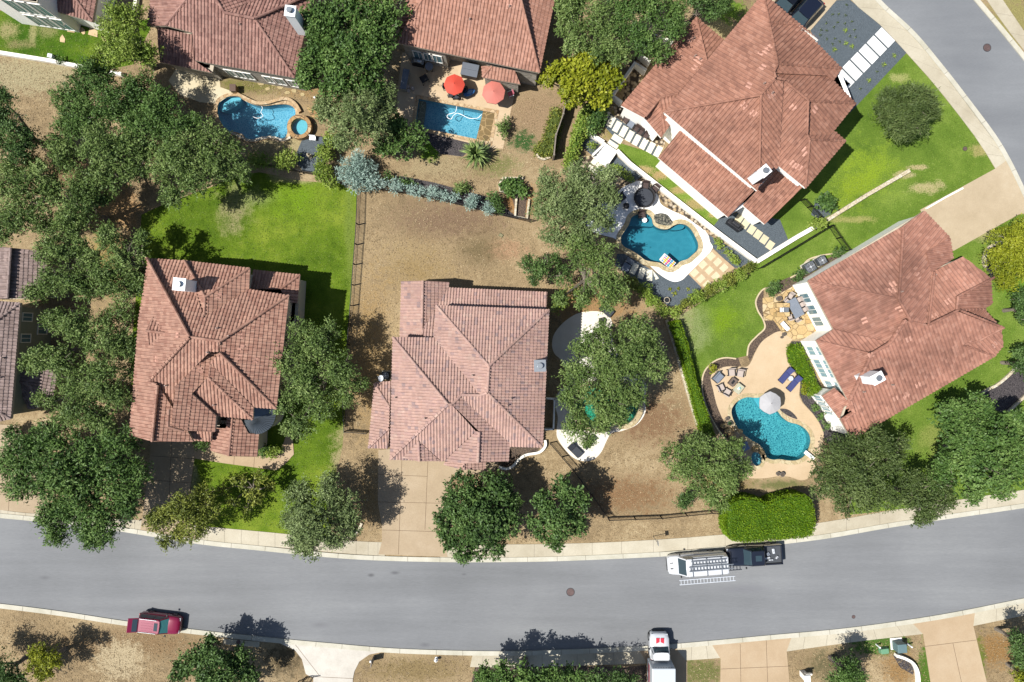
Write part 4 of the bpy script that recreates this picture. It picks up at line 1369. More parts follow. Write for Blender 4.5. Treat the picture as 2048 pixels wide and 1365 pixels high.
# ---------------------------------------------------------------- north west house, dusky tiles and a tall white chimney
R = Roof(cw=.315, rh=.37)
R.f([(295, 53), (308, -50), (410, -50), (375, 0), (333, 52)], 4.2, .36)
R.f([(419, 127), (589, 156), (510, 38.5), (450.5, 27), (433, 0), (405, -50), (410, -50), (375, 0), (333, 52), (386, 66), (390, 121)], 4.2, .38)
R.f([(589, 156), (612, 54.5), (625, -10), (510, 38.5)], 4.2, .38)
R.f([(450.5, 27), (510, 38.5), (625, -10), (640, -50), (560, -50), (514, 1)], 5.95, -.36, ((450.5, 27), (510, 38.5)))
R.f([(433, 0), (450.5, 27), (514, 1), (560, -50), (405, -50)], 6.0, -.3, ((450.5, 27), (420, -30)))
R.f([(320, 125), (424, 146), (389, 121), (386, 70), (314, 55)], 3.1, .3)
hx = centre([(300, -50), (600, 150)])
h6 = thing('house', 'dusky tiled house with limestone walls and a tall white chimney', 'house', (hx[0], hx[1], 0))
mb = MB()
w6 = mass(mb, [(295, 53), (335, 53), (390, 66), (391, 121), (419, 127), (589, 156), (612, 55), (640, -50), (308, -50)], 4.15, .25)
mass(mb, [(315, 56), (320, 125), (424, 145), (440, 60)], 3.1, .4)
mb.build('wall', [m_lime, m_fascia], h6)
ro = R.build(h6, tile_dusk, m_fascia)
chimney(ro, R, (580, 22), 9.0, 5.2, .85, .85, -.12, m_white)
vents(ro, R, [(481, 50)], .3)
pa, pb = [min(w6, key=lambda p: (Vector(p) - Vector(W2([k], 4.15)[0])).length) for k in ((419, 127), (589, 156))]
wall_windows(h6, w6, pa, pb, [(.12, .7, .9, 2.4), (.24, .7, .9, 2.4), (.35, .7, .9, 2.4), (.60, .7, .9, 2.4), (.74, .9, .9, 2.4), (.90, .7, .9, 2.4)])

# ---------------------------------------------------------------- house in the top left corner
R = Roof(cw=.315, rh=.37)
R.f([(75, 13), (185, 44), (150, -4), (118, -45), (55, -45), (60, 0)], 3.3, .33)
R.f([(185, 44), (193, 0), (200, -45), (118, -45), (150, -4)], 3.3, .33)
R.f([(-60, -30), (62, -8), (62, -45), (-60, -60)], 6.5, .3)
hx = centre([(-40, -50), (190, 40)])
h7 = thing('house', 'cream house in the corner with a wall of glass above the green lawn', 'house', (hx[0], hx[1], 0))
mb = MB()
w7 = mass(mb, [(75, 13), (185, 44), (200, -45), (60, -45)], 3.25, .3)
w7b = mass(mb, [(-60, -16), (72, 4), (78, -45), (-60, -45)], 6.4, .1)
mb.build('wall', [m_stucco_w, m_fascia], h7)
ro = R.build(h7, tile_dusk, m_fascia)
pa, pb = [min(w7b, key=lambda p: (Vector(p) - Vector(W2([k], 6.4)[0])).length) for k in ((-60, -16), (72, 4))]
wall_windows(h7, w7b, pa, pb, [(t, 1.25, .4, 2.6) for t in (.46, .66, .86)] + [(t, 1.25, 3.2, 5.6) for t in (.46, .66, .86)], mull=1)
mb = MB()
dk = W2([(186, 48), (196, 0), (214, 2), (207, 58)], .3)
mb.prism(dk, 0, .35)
mb.build('deck', simple('grey_boards', C(110, 112, 110), .8), h7)

# ---------------------------------------------------------------- west edge house, mauve tiles
R = Roof(cw=.32, rh=.37)
R.f([(95, 503.5), (91, 597), (18, 597), (25, 496.5)], 4.0, .36)
R.f([(25, 496.5), (18, 597), (-30, 600), (-30, 490)], 5.3, -.3, ((25, 496.5), (18, 597)))
R.f([(41, 606), (22, 838), (-25, 810), (-25, 656)], 5.2, .38)
R.f([(-60, 599), (41, 606), (-25, 656)], 5.2, .38)
R.f([(22, 838), (-60, 856), (-25, 810)], 5.2, .38)
R.f([(118, 738), (105, 803), (75, 800), (60, 770), (33, 761), (45, 742), (82, 741)], 2.9, .32)
R.f([(105, 803), (70, 818), (56, 818), (33, 761), (60, 770), (75, 800)], 2.9, .3)
hx = centre([(-40, 500), (60, 840)])
h8 = thing('house', 'mauve tiled house with a grey green wall at the left edge', 'house', (hx[0], hx[1], 0))
mb = MB()
w8 = mass(mb, [(41, 607), (22, 837), (-60, 850), (-60, 600)], 5.1, .35)
mass(mb, [(94, 505), (91, 597), (0, 600), (-30, 498)], 3.9, .3)
mass(mb, [(116, 740), (104, 802), (70, 817), (0, 800), (0, 742)], 2.85, .3)
mb.build('wall', [m_stucco_g, m_fascia], h8)
ro = R.build(h8, tile_mauve, m_fascia)
vents(ro, R, [(8, 716), (2, 755)], .4)
pa, pb = [min(w8, key=lambda p: (Vector(p) - Vector(W2([k], 5.1)[0])).length) for k in ((41, 607), (22, 837))]
wall_windows(h8, w8, pa, pb, [(.09, .7, 3.0, 4.2), (.29, .7, 3.0, 4.2), (.2, .9, .8, 2.0)])

# ================================================================ vegetation
m_bark = simple('oak_bark', C(150, 138, 122), .9, var=.25, scale=6, bmp=.4)
m_barkd = simple('dark_bark', C(98, 86, 74), .9, var=.25, scale=6, bmp=.4)
def K_(r, g, b):
    return C(r, g, b, 1.6)


LEAF = dict(
    oak=leafmat('oak_leaves', K_(60, 82, 38), K_(106, 130, 64), K_(162, 180, 108)),
    olive=leafmat('grey_oak_leaves', K_(74, 90, 50), K_(120, 138, 82), K_(172, 186, 126)),
    dark=leafmat('dark_leaves', K_(50, 74, 36), K_(82, 110, 54), K_(126, 154, 84)),
    rich=leafmat('rich_green_leaves', K_(52, 80, 36), K_(88, 118, 54), K_(136, 162, 88)),
    lime=leafmat('lime_leaves', K_(92, 106, 24), K_(136, 144, 32), K_(184, 184, 58)),
    spring=leafmat('spring_leaves', K_(88, 116, 36), K_(134, 156, 60), K_(182, 196, 100)),
    yellow=leafmat('yellowing_leaves', K_(80, 94, 36), K_(120, 130, 52), K_(176, 178, 78)),
    hedge=leafmat('hedge_leaves', K_(72, 104, 12), K_(106, 138, 18), K_(138, 162, 34)),
    blue=leafmat('blue_green_leaves', K_(112, 138, 124), K_(158, 184, 168), K_(204, 220, 206)),
    needle=leafmat('olive_needles', K_(54, 70, 34), K_(88, 106, 54), K_(134, 148, 88)))


def leaf_mesh(name, pos, axis, nrm, hl, hw, rnd, mat, parent, o3):
    n = len(pos)
    axis = axis / np.maximum(np.linalg.norm(axis, axis=1, keepdims=True), 1e-6)
    side = np.cross(axis, nrm)
    side /= np.maximum(np.linalg.norm(side, axis=1, keepdims=True), 1e-6)
    hl = hl[:, None]
    hw = hw[:, None]
    v = np.empty((n, 4, 3), np.float32)
    v[:, 0] = pos - axis * hl
    v[:, 1] = pos + side * hw
    v[:, 2] = pos + axis * hl
    v[:, 3] = pos - side * hw
    v = v.reshape(-1, 3) - np.array(o3, np.float32)
    me = bpy.data.meshes.new(name)
    me.vertices.add(n * 4)
    me.vertices.foreach_set('co', v.ravel())
    me.loops.add(n * 4)
    me.loops.foreach_set('vertex_index', np.arange(n * 4, dtype=np.int32))
    me.polygons.add(n)
    me.polygons.foreach_set('loop_start', np.arange(0, n * 4, 4, dtype=np.int32))
    me.update(calc_edges=True)
    a = me.attributes.new('rnd', 'FLOAT', 'FACE')
    a.data.foreach_set('value', rnd.astype(np.float32))
    me.materials.append(mat)
    o = bpy.data.objects.new(name, me)
    link(o, parent)
    return o


def wobble(p, seed, s=1.0):
    a = p * s + seed
    return (np.sin(a[:, 0] * 2.1 + a[:, 1] * 1.3) + np.sin(a[:, 1] * 2.7 - a[:, 2] * 1.9 + 1.3) + np.sin(a[:, 2] * 2.3 + a[:, 0] * 1.7 + 2.1) + .7 * np.sin(a[:, 0] * 4.9 - a[:, 1] * 4.1)) / 3.7


def cloud(rng, lobes, dens=8.0, K=7, tw=.5, hl=.13, hw=.05, flat=.8, gap=-.28, inner=.35, low=-.3, droop=.1, clumps=True):
    """leaf sprays over a set of lobes (x,y,z,r); each lobe breaks up into clumps with clefts between them"""
    P_, A_, R_, N_ = [], [], [], []
    balls = []
    for (x, y, z, r) in lobes:
        if clumps and r > .55:
            n = int(5 + 3.2 * r ** 1.3)
            for k in range(n):
                d = rng.normal(size=3)
                d /= np.linalg.norm(d)
                if d[2] < -.15:
                    d[2] = -d[2]
                rs = r * rng.uniform(.30, .50)
                q = d * (r - rs * .85)
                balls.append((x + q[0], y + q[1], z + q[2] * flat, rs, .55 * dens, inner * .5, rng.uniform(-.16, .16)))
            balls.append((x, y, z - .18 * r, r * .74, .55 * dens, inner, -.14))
        else:
            balls.append((x, y, z, r, dens, inner, 0.0))
    for (x, y, z, r, dn, inn, tone) in balls:
        for part, f0, f1, mul in ((0, .70, 1.05, 1.0), (1, .2, .68, inn)):
            n = int(dn * 4 * math.pi * r * r * .62 * mul) + 3
            d = rng.normal(size=(n, 3))
            d /= np.linalg.norm(d, axis=1, keepdims=True)
            d[:, 2] = np.where(d[:, 2] < low, -d[:, 2], d[:, 2])
            q = d * (r * rng.uniform(f0, f1, size=(n, 1)))
            q[:, 2] *= flat
            w = q + np.array([x, y, z])
            ok = wobble(w, 3.1, 1.1) + .35 * rng.normal(size=n) > gap
            w, d = w[ok], d[ok]
            n = len(w)
            if not n:
                continue
            ax = d * .9 + rng.normal(size=(n, 3)) * .45
            ax[:, 2] += droop
            ax /= np.linalg.norm(ax, axis=1, keepdims=True)
            L = rng.uniform(.5, 1.2, size=(n, 1)) * tw * (1.0 if part == 0 else .8)
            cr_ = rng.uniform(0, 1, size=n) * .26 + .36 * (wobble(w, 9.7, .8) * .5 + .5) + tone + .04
            for k in range(K):
                t = k / max(1, K - 1)
                pos = w + ax * L * t + rng.normal(size=(n, 3)) * (.05 + .25 * hl)
                a2 = ax * .7 + rng.normal(size=(n, 3)) * .6
                P_.append(pos)
                A_.append(a2)
                R_.append(np.clip(cr_ + rng.uniform(0, .32, size=n), 0, 1))
                N_.append(d)
    pos = np.concatenate(P_)
    ax = np.concatenate(A_)
    rn = np.concatenate(R_)
    m = len(pos)
    nr = np.concatenate(N_) * 1.0 + rng.normal(size=(m, 3)) * .5
    nr[:, 2] += .45
    s = rng.uniform(.7, 1.35, size=m)
    return pos, ax, nr, hl * s, hw * s, rn


def plant(name, label, cat, sp, zc, lobes, group=None, seed=1, bark=None, dens=8.0, K=7, tw=.5, hl=.13, hw=.05, gap=-.28, flat=.8, trunk_r=None, inner=.35, zj=.5, low=-.3, limbs=True, crown='crown', droop=.1):
    rng = np.random.default_rng(seed)
    cx = sum(l[0] for l in lobes) / len(lobes)
    cy = sum(l[1] for l in lobes) / len(lobes)
    R_ = max([math.hypot(l[0] - cx, l[1] - cy) for l in lobes] + [1])
    L = []
    for (px, py, r) in lobes:
        d = math.hypot(px - cx, py - cy) / R_
        z = zc + zj * (.9 - 1.3 * d) + rng.uniform(-.35, .35) * zj
        rr = r / S * (H - z) / H
        z = max(z, rr * flat * .75)
        x, y, _ = P(px, py, z)
        L.append((x, y, z, rr))
    bx = sum(l[0] for l in L) / len(L)
    by = sum(l[1] for l in L) / len(L)
    t = thing(name, label, cat, (bx, by, 0), 0, group)
    c = cloud(rng, L, dens, K, tw, hl, hw, flat, gap, inner, low, droop)
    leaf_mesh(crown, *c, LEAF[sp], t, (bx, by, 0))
    mb = MB()
    tr = trunk_r or .05 + .028 * zc + .012 * R_ / 10
    zt = max(.15, zc * .45)
    mb.tube([(bx, by, -.05), (bx + rng.uniform(-.1, .1), by + rng.uniform(-.1, .1), zt * .6), (bx + rng.uniform(-.15, .15), by + rng.uniform(-.15, .15), zt)], [tr * 1.35, tr, tr * .85], 8)
    if limbs:
        for (x, y, z, r) in L:
            a = Vector((bx, by, zt * .85))
            b = Vector((x, y, z))
            m = a.lerp(b, .5) + Vector((rng.uniform(-.4, .4), rng.uniform(-.4, .4), .1 * (b - a).length))
            mb.tube([a, a.lerp(m, .6), m, b], [tr * .7, tr * .5, tr * .36, tr * .16], 6)
            for k in range(int(3 + r * 2.2)):
                d = Vector(rng.normal(size=3))
                d.z = abs(d.z) * .7 + .1
                d.normalize()
                e = b + d * r * rng.uniform(.75, 1.0)
                mm = b.lerp(e, .5) + Vector(rng.normal(size=3)) * .15
                mb.tube([b, mm, e], [tr * .17, .03, .010], 4)
    mb.build('trunk' if limbs else 'stem', bark or m_bark, t)
    return t


def tree(label, sp, zc, lobes, group='trees of the neighbourhood', **kw):
    tree.n += 1
    return plant('tree', label, 'tree', sp, zc, lobes, group, seed=100 + tree.n, zj=kw.pop('zj', 1.0), **kw)


tree.n = 0
OAK = dict(dens=16, K=7, tw=.48, hl=.105, hw=.042, inner=.6)
BROAD = dict(dens=15, K=6, tw=.32, hl=.12, hw=.07, droop=.0, inner=.6)

# --- north west grove
tree('tall yellow green tree between the corner house and the dusky roof', 'spring', 5.5, [(232, 42, 34), (272, 40, 30), (250, 90, 42), (288, 104, 36), (224, 112, 30), (206, 130, 20)], **OAK)
tree('oak at the top left of the grove, touching the white garden wall', 'rich', 5.0, [(152, 192, 42), (200, 165, 46), (232, 218, 46), (172, 232, 42), (132, 266, 30), (212, 138, 24)], **OAK)
tree('bright green oak beside the cream patio of the dusky house', 'rich', 5.2, [(286, 180, 38), (326, 220, 40), (300, 250, 46), (352, 262, 36), (396, 244, 24), (272, 214, 36)], **OAK)
tree('wide grey green oak in the heart of the grove', 'oak', 5.0, [(204, 292, 46), (258, 300, 44), (142, 318, 36), (228, 348, 42), (176, 368, 36), (286, 330, 30), (122, 288, 24)], **OAK)
tree('oak overhanging the corner of the lime green lawn', 'oak', 5.0, [(372, 312, 48), (424, 282, 38), (438, 332, 38), (398, 362, 36), (334, 336, 38), (470, 312, 30), (352, 392, 28), (486, 352, 22), (320, 296, 30)], **OAK)
tree('dark tree at the left edge, its crown cut by the frame', 'dark', 6.0, [(-16, 226, 40), (26, 250, 36), (-20, 290, 46), (36, 300, 34), (8, 204, 24), (64, 276, 24)], **OAK)
tree('dark green oak below the shaded gap at the left edge', 'oak', 5.0, [(16, 384, 38), (58, 366, 32), (48, 428, 42), (88, 404, 28), (14, 452, 38), (60, 318, 24), (30, 336, 28), (88, 348, 28), (108, 372, 20)], **OAK)
tree('oak with bare brown soil on its right, above the mauve house', 'oak', 4.8, [(112, 388, 34), (152, 410, 36), (186, 398, 26), (138, 456, 34), (100, 448, 30), (176, 440, 22), (210, 400, 16)], **OAK)
tree('oak above the north corner of the brown tiled house', 'oak', 5.2, [(222, 480, 34), (262, 516, 38), (216, 556, 40), (264, 584, 34), (238, 632, 34), (282, 550, 24), (286, 478, 18)], **OAK)
tree('oak leaning over the square wing of the mauve house', 'oak', 5.2, [(112, 504, 36), (152, 492, 36), (120, 556, 38), (164, 574, 38), (74, 590, 22), (180, 520, 28)], **OAK)
tree('oak halfway down the row between the mauve and brown houses', 'oak', 5.4, [(122, 648, 32), (168, 652, 40), (212, 684, 42), (250, 692, 32), (84, 716, 30), (130, 716, 32), (60, 736, 18)], **OAK)
tree('lowest oak of the row between the mauve and brown houses', 'oak', 5.4, [(152, 760, 36), (208, 756, 44), (242, 792, 34), (172, 812, 42), (130, 836, 28), (208, 838, 32), (98, 800, 26), (262, 742, 20)], **OAK)
tree('huge spreading oak hanging over the road at the left', 'rich', 5.2, [(64, 900, 46), (112, 876, 42), (60, 956, 44), (130, 946, 56), (204, 926, 50), (242, 880, 38), (260, 956, 40), (182, 996, 54), (130, 1036, 46), (208, 1046, 42), (248, 1006, 40), (24, 926, 28), (196, 1072, 26), (120, 1068, 24), (160, 900, 40)], dens=9.5, K=8, tw=.75, hl=.15, hw=.05, droop=-.05)
tree('yellowing tree at the kerb beside the huge spreading oak', 'yellow', 4.2, [(328, 1040, 32), (370, 1010, 36), (390, 1050, 36), (350, 1074, 28), (420, 1020, 26), (412, 988, 20)], **OAK)
tree('thin yellow tipped tree on the small front lawn', 'yellow', 2.6, [(482, 962, 16), (520, 950, 16), (510, 992, 20), (470, 1002, 15), (540, 972, 12), (496, 1020, 13), (448, 980, 11)], dens=7, K=6, tw=.4, hl=.13, hw=.06, gap=-.05)
tree('grey green street oak left of the wide tan driveway', 'olive', 4.6, [(610, 1000, 42), (658, 982, 36), (630, 1046, 50), (690, 1012, 36), (602, 1080, 32), (680, 1058, 36), (622, 1098, 22), (588, 1040, 26), (700, 1040, 20)], **OAK)
tree('round dark green street oak right of the wide tan driveway', 'dark', 4.6, [(924, 988, 44), (980, 986, 46), (906, 1040, 40), (960, 1046, 50), (1004, 1046, 40), (938, 1092, 36), (986, 1090, 30), (904, 1074, 26), (1014, 1004, 28)], **BROAD)
tree('ragged street oak with a brown gap in its crown', 'dark', 4.6, [(1122, 972, 26), (1090, 1000, 26), (1152, 1000, 32), (1108, 1040, 40), (1078, 1058, 22), (1152, 1048, 26), (1110, 1086, 20), (1066, 1040, 14)], **BROAD)
tree('pale oak between the brown tiled and pink tiled houses', 'oak', 5.0, [(600, 660, 30), (582, 716, 40), (640, 696, 36), (620, 766, 42), (680, 738, 36), (690, 786, 30), (640, 812, 32), (600, 850, 34), (572, 800, 30), (662, 660, 22), (722, 766, 16)], **OAK)
tree('great live oak shading the emerald pool', 'oak', 5.2, [(1174, 690, 34), (1210, 674, 34), (1268, 668, 40), (1306, 692, 30), (1154, 744, 38), (1212, 726, 52), (1270, 728, 48), (1312, 734, 28), (1158, 798, 38), (1220, 796, 42), (1258, 786, 36), (1150, 850, 32), (1196, 858, 22), (1174, 880, 16), (1240, 826, 26), (1204, 836, 28)], **OAK)
tree('grey green oak above the white deck of the teal pool', 'olive', 5.0, [(1100, 372, 36), (1150, 362, 42), (1200, 370, 36), (1122, 418, 46), (1180, 420, 44), (1222, 400, 22), (1110, 466, 32), (1166, 460, 34), (1080, 420, 22), (1218, 446, 18)], **OAK)
tree('oak below the left end of the teal pool', 'oak', 4.6, [(1160, 500, 36), (1200, 512, 32), (1200, 560, 40), (1232, 580, 30), (1160, 600, 24), (1120, 600, 18), (1210, 606, 22), (1140, 480, 24)], **OAK)
tree('small dark tree at the edge of the brown back yard', 'dark', 3.0, [(1055, 532, 20), (1090, 532, 26), (1120, 552, 26), (1070, 556, 16), (1104, 520, 16)], **OAK)
tree('small bright tree at the corner of the pink tiled roof', 'spring', 2.6, [(1124, 604, 16), (1146, 588, 16), (1112, 618, 9)], **OAK)
tree('dense oak between the dusky and orange roofs', 'rich', 6.0, [(640, 50, 42), (690, 38, 46), (742, 48, 42), (784, 30, 34), (640, 110, 40), (698, 110, 50), (750, 108, 42), (622, 150, 32), (680, 166, 42), (738, 168, 36), (784, 62, 26), (700, -20, 44), (760, -20, 40)], **BROAD)
tree('grey crowned oak just below the dense oak, left of the rectangular pool', 'olive', 5.0, [(672, 212, 36), (720, 220, 42), (768, 212, 28), (702, 268, 40), (748, 258, 36), (652, 232, 28), (752, 190, 24), (784, 188, 18)], **OAK)
tree('low bushy tree below the rectangular pool', 'rich', 3.0, [(790, 262, 32), (830, 272, 26), (772, 292, 26), (802, 302, 22), (846, 290, 14)], **BROAD)
tree('left one of the two oaks right of the orange tiled roof', 'oak', 5.2, [(1142, 20, 34), (1190, 40, 36), (1152, 78, 32), (1206, 88, 34), (1132, 60, 22), (1170, -10, 34), (1230, 112, 26), (1196, 110, 20)], **OAK)
tree('right one of the two oaks, beside the courtyard walls', 'rich', 5.2, [(1250, 30, 40), (1308, 22, 36), (1340, 62, 30), (1280, 86, 36), (1320, 106, 26), (1280, -10, 36), (1240, 70, 30), (1350, 24, 26)], **OAK)
tree('dark tree at the top edge above the weathered red roof', 'dark', 5.0, [(1400, -8, 34), (1438, 0, 28), (1372, -20, 30), (1424, 26, 20)], **OAK)
tree('round yellow green magnolia beside the lattice screen', 'lime', 3.6, [(1120, 148, 34), (1168, 136, 42), (1210, 160, 36), (1150, 184, 40), (1198, 194, 26), (1094, 164, 18), (1226, 136, 18)], dens=10, K=5, tw=.25, hl=.16, hw=.10, gap=-.5)
tree('dense dark evergreen standing alone on the front lawn', 'needle', 2.6, [(1790, 216, 38), (1832, 212, 38), (1850, 206, 24), (1804, 250, 34), (1772, 230, 26), (1830, 250, 26), (1856, 226, 16), (1816, 190, 24)], dens=16, K=8, tw=.6, hl=.16, hw=.03, gap=-.8, flat=.75)
tree('yellow tree in the round stone edged bed at the right edge', 'lime', 3.4, [(2012, 478, 32), (2046, 466, 32), (1992, 520, 32), (2032, 528, 40), (2010, 562, 24), (2070, 500, 40)], **OAK)
tree('dark shrubby tree just below the yellow tree at the right edge', 'dark', 3.0, [(2042, 598, 24), (2050, 638, 20), (2066, 620, 30)], **OAK)
tree('dark small tree over the grey mulch bed at the right edge', 'dark', 3.0, [(2044, 712, 20), (2060, 736, 22), (2030, 734, 12)], **OAK)
tree('broad deep green oak at the lower right corner of the lawn', 'rich', 5.0, [(1900, 832, 42), (1950, 820, 36), (1920, 880, 46), (1980, 880, 46), (2022, 850, 32), (1900, 922, 32), (1960, 936, 46), (2022, 930, 42), (1880, 960, 30), (1932, 980, 30), (2050, 900, 40), (2000, 970, 28)], **BROAD)
tree('oak at the south corner of the house facing the turquoise pool', 'needle', 4.6, [(1680, 900, 38), (1730, 888, 42), (1660, 950, 38), (1720, 948, 46), (1770, 920, 36), (1700, 1000, 36), (1760, 988, 36), (1788, 892, 26), (1640, 922, 22), (1640, 984, 22)], **OAK)
tree('olive tinted oak reaching over the road kerb on the right', 'needle', 4.2, [(1820, 970, 32), (1862, 962, 32), (1850, 1010, 32), (1880, 1000, 26), (1842, 1034, 20), (1806, 1000, 24)], **OAK)
tree('oak between the long green hedge and the big clipped hedge', 'oak', 4.6, [(1350, 910, 32), (1390, 900, 36), (1438, 892, 30), (1400, 948, 38), (1450, 938, 32), (1430, 990, 32), (1360, 940, 28), (1478, 932, 26), (1470, 892, 16), (1452, 966, 24)], **OAK)
tree('tiny tree on the brown ground above the street fence', 'dark', 2.0, [(1366, 1004, 16), (1376, 994, 12)], **OAK)
# --- south side of the road
tree('bright yellow green bush tree at the bottom left corner', 'lime', 3.4, [(88, 1308, 26), (104, 1322, 20), (74, 1330, 22), (92, 1344, 18)], **OAK)
tree('dark tree in the bottom left corner of the picture', 'dark', 3.2, [(10, 1340, 34), (-20, 1310, 30), (34, 1362, 26), (-12, 1372, 34)], **OAK)
tree('dark oak at the bottom edge left of the pale driveway', 'dark', 3.2, [(398, 1312, 36), (440, 1332, 42), (480, 1322, 34), (362, 1342, 24), (430, 1376, 40), (500, 1350, 24), (424, 1284, 16)], **BROAD)
tree('oak at the bottom edge below the middle of the road', 'rich', 4.2, [(1000, 1352, 32), (1050, 1348, 32), (1100, 1356, 34), (1010, 1386, 40), (1146, 1352, 26), (968, 1352, 24), (1080, 1390, 40)], **BROAD)
tree('oak at the bottom edge left of the parked box truck', 'dark', 3.6, [(1190, 1358, 28), (1228, 1362, 28), (1170, 1390, 40), (1256, 1366, 22), (1230, 1396, 34)], **OAK)
tree('conifer like green tree on the lawn by the utility boxes', 'rich', 3.6, [(1690, 1342, 30), (1672, 1358, 24), (1718, 1352, 22), (1696, 1376, 30), (1700, 1320, 16)], **OAK)
tree('dark tree at the right edge south of the road', 'dark', 3.4, [(2036, 1284, 24), (2046, 1312, 26), (2064, 1290, 30), (2030, 1268, 12)], **OAK)
tree('yellow green bush tree in the bottom right corner', 'lime', 2.6, [(2040, 1352, 22), (2058, 1336, 22), (2056, 1368, 26)], **OAK)


def shrub(label, sp, z, lobes, group=None, name='shrub', cat='shrub', **kw):
    shrub.n += 1
    a = dict(dens=22, K=5, tw=.28, hl=.10, hw=.045, gap=-.5, zj=.12, inner=.3, trunk_r=.05, limbs=False, crown='foliage', low=-.1)
    a.update(kw)
    return plant(name, label, cat, sp, z, lobes, group, seed=900 + shrub.n, **a)


shrub.n = 0
GB = 'round garden bushes'
shrub('round bush in the notch of the garage by the tan walk', 'rich', .6, [(398, 889, 9), (408, 892, 8)], GB)
shrub('dark round bush left of the pair below the metal porch roof', 'rich', .7, [(524, 905, 10), (530, 898, 8)], GB)
shrub('brighter round bush right of the pair below the metal porch roof', 'spring', .7, [(545, 906, 13), (556, 900, 8)], GB)
shrub('left of two spiky bushes along the low wall below the kidney pool', 'spring', 1.1, [(520, 316, 18), (532, 322, 12), (510, 326, 10)], GB, tw=.5)
shrub('right of two spiky bushes, beside the grey gravel corner', 'spring', 1.1, [(572, 320, 20), (586, 316, 14), (562, 330, 10)], GB, tw=.5)
VS = 'yellow green screening shrubs'
for k, (x, y, r) in enumerate([(664, 282, 17), (652, 308, 18), (646, 336, 16), (660, 362, 16), (640, 352, 10)]):
    shrub(('uppermost', 'second', 'middle', 'lowest', 'smallest')[k] + ' yellow green shrub in the column by the grey gravel corner', 'spring', 1.1, [(x, y, r), (x + 6, y + 5, r * .6), (x - 5, y - 6, r * .6)], VS)
shrub('big silvery blue bush at the corner of the lime green lawn', 'blue', 1.2, [(704, 342, 24), (728, 340, 26), (716, 366, 22), (744, 362, 18), (694, 352, 14), (722, 322, 18)], None, dens=20, tw=.6, hl=.13, hw=.035)
BL = 'silvery blue shrubs along the back fence'
nm = ['first and smallest', 'second and bushier', 'third', 'fourth', 'fifth and bigger', 'sixth', 'seventh', 'eighth and biggest', 'last']
for k, (x, y, r) in enumerate([(765, 366, 12), (794, 372, 17), (822, 380, 11), (840, 384, 12), (866, 388, 16), (888, 392, 11), (908, 396, 11), (946, 404, 20), (978, 416, 17)]):
    shrub(nm[k] + ' of the silvery blue shrubs in the fence row', 'blue', .8, [(x, y, r * .72), (x + r * .4, y - r * .3, r * .4), (x - r * .3, y + r * .4, r * .4)], BL, dens=22, tw=.42, hl=.12, hw=.03)
shrub('green shrub behind the silvery blue row, near its middle', 'oak', .7, [(918, 378, 12), (930, 374, 9)], GB)
shrub('dark green shrub at the end of the silvery blue row', 'dark', .9, [(992, 404, 13), (1000, 418, 10), (984, 394, 10)], GB)
shrub('dark green shrub between the first silvery blue bushes', 'dark', .7, [(808, 362, 9), (776, 356, 10), (826, 366, 8)], GB)
shrub('leafy green bush filling the white stone planter', 'rich', .7, [(1014, 372, 14), (1034, 366, 14), (1044, 384, 10), (1022, 384, 10)], GB, hl=.14, hw=.09)
shrub('loose green plant on the pool patio corner', 'oak', .7, [(1008, 256, 13), (1014, 244, 9), (1004, 270, 9)], GB, gap=-.1)
shrub('round leafy bush on the gravel square by the wrought iron fence', 'rich', .9, [(1650, 405, 17), (1662, 408, 12), (1640, 408, 10)], GB, hl=.14, hw=.08)
shrub('leafy bush growing over the end of the white wall', 'spring', .9, [(1638, 446, 13), (1626, 450, 9), (1648, 450, 8)], GB)
shrub('dark shrub at the corner of the flagstone patio', 'dark', .7, [(1545, 580, 13), (1552, 572, 9)], GB)
shrub('low shrub beside the two air conditioners', 'dark', .5, [(1595, 553, 9), (1604, 545, 7)], GB)
shrub('clipped shrub at the foot of the iron fence on the lawn', 'dark', .5, [(1672, 506, 9), (1680, 500, 7)], GB)
shrub('ball shaped topiary beside the white walled bay', 'hedge', .8, [(1626, 780, 15)], GB, dens=60, tw=.12, gap=-2, hl=.06, hw=.03)
shrub('small yellow shrub in the curved mulch bed', 'lime', .4, [(1424, 738, 7)], GB)
shrub('small yellow shrub beside the ball shaped topiary', 'lime', .4, [(1611, 775, 6), (1607, 784, 5)], GB)
RB = 'small plants under the bay windows'
for k, (x, y) in enumerate([(1632, 815), (1643, 834), (1653, 852)]):
    shrub(('upper', 'middle', 'lower')[k] + ' one of three small plants in the bed under the bay windows', 'rich', .4, [(x, y, 6)], RB)
RP = 'plants along the white wall by the pool pavers'
for k, (x, y) in enumerate([(1434, 483), (1441, 491), (1448, 499), (1457, 509), (1465, 517), (1472, 524)]):
    shrub(ORD[k] + ' leafy plant from the top in the row along the white wall by the pavers', 'spring', .35, [(x, y, 6.5)], RP)
RP2 = 'plants in the gravel strip below the steps'
for k, (x, y) in enumerate([(1231, 334), (1240, 341), (1250, 350), (1259, 356)]):
    shrub(ORD[k] + ' leafy plant from the white steps in the strip of dark gravel', 'spring', .35, [(x, y, 7)], RP2)
shrub('single leafy plant in the gravel left of the white steps', 'spring', .35, [(1183, 292, 8)], GB)
shrub('little shrub by the white wall of the green side lawn', 'dark', .4, [(122, 121, 7)], GB)
shrub('dark bush beside the pale driveway at the left edge', 'dark', 1.0, [(28, 872, 20), (52, 884, 18), (86, 862, 14)], GB)
HS = 'shrubs along the fence above the green lawn'
lab = ['at the lower end', 'second from the lower end', 'third from the lower end', 'in the middle', 'right of the middle', 'third from the upper end', 'second from the upper end', 'at the upper end']
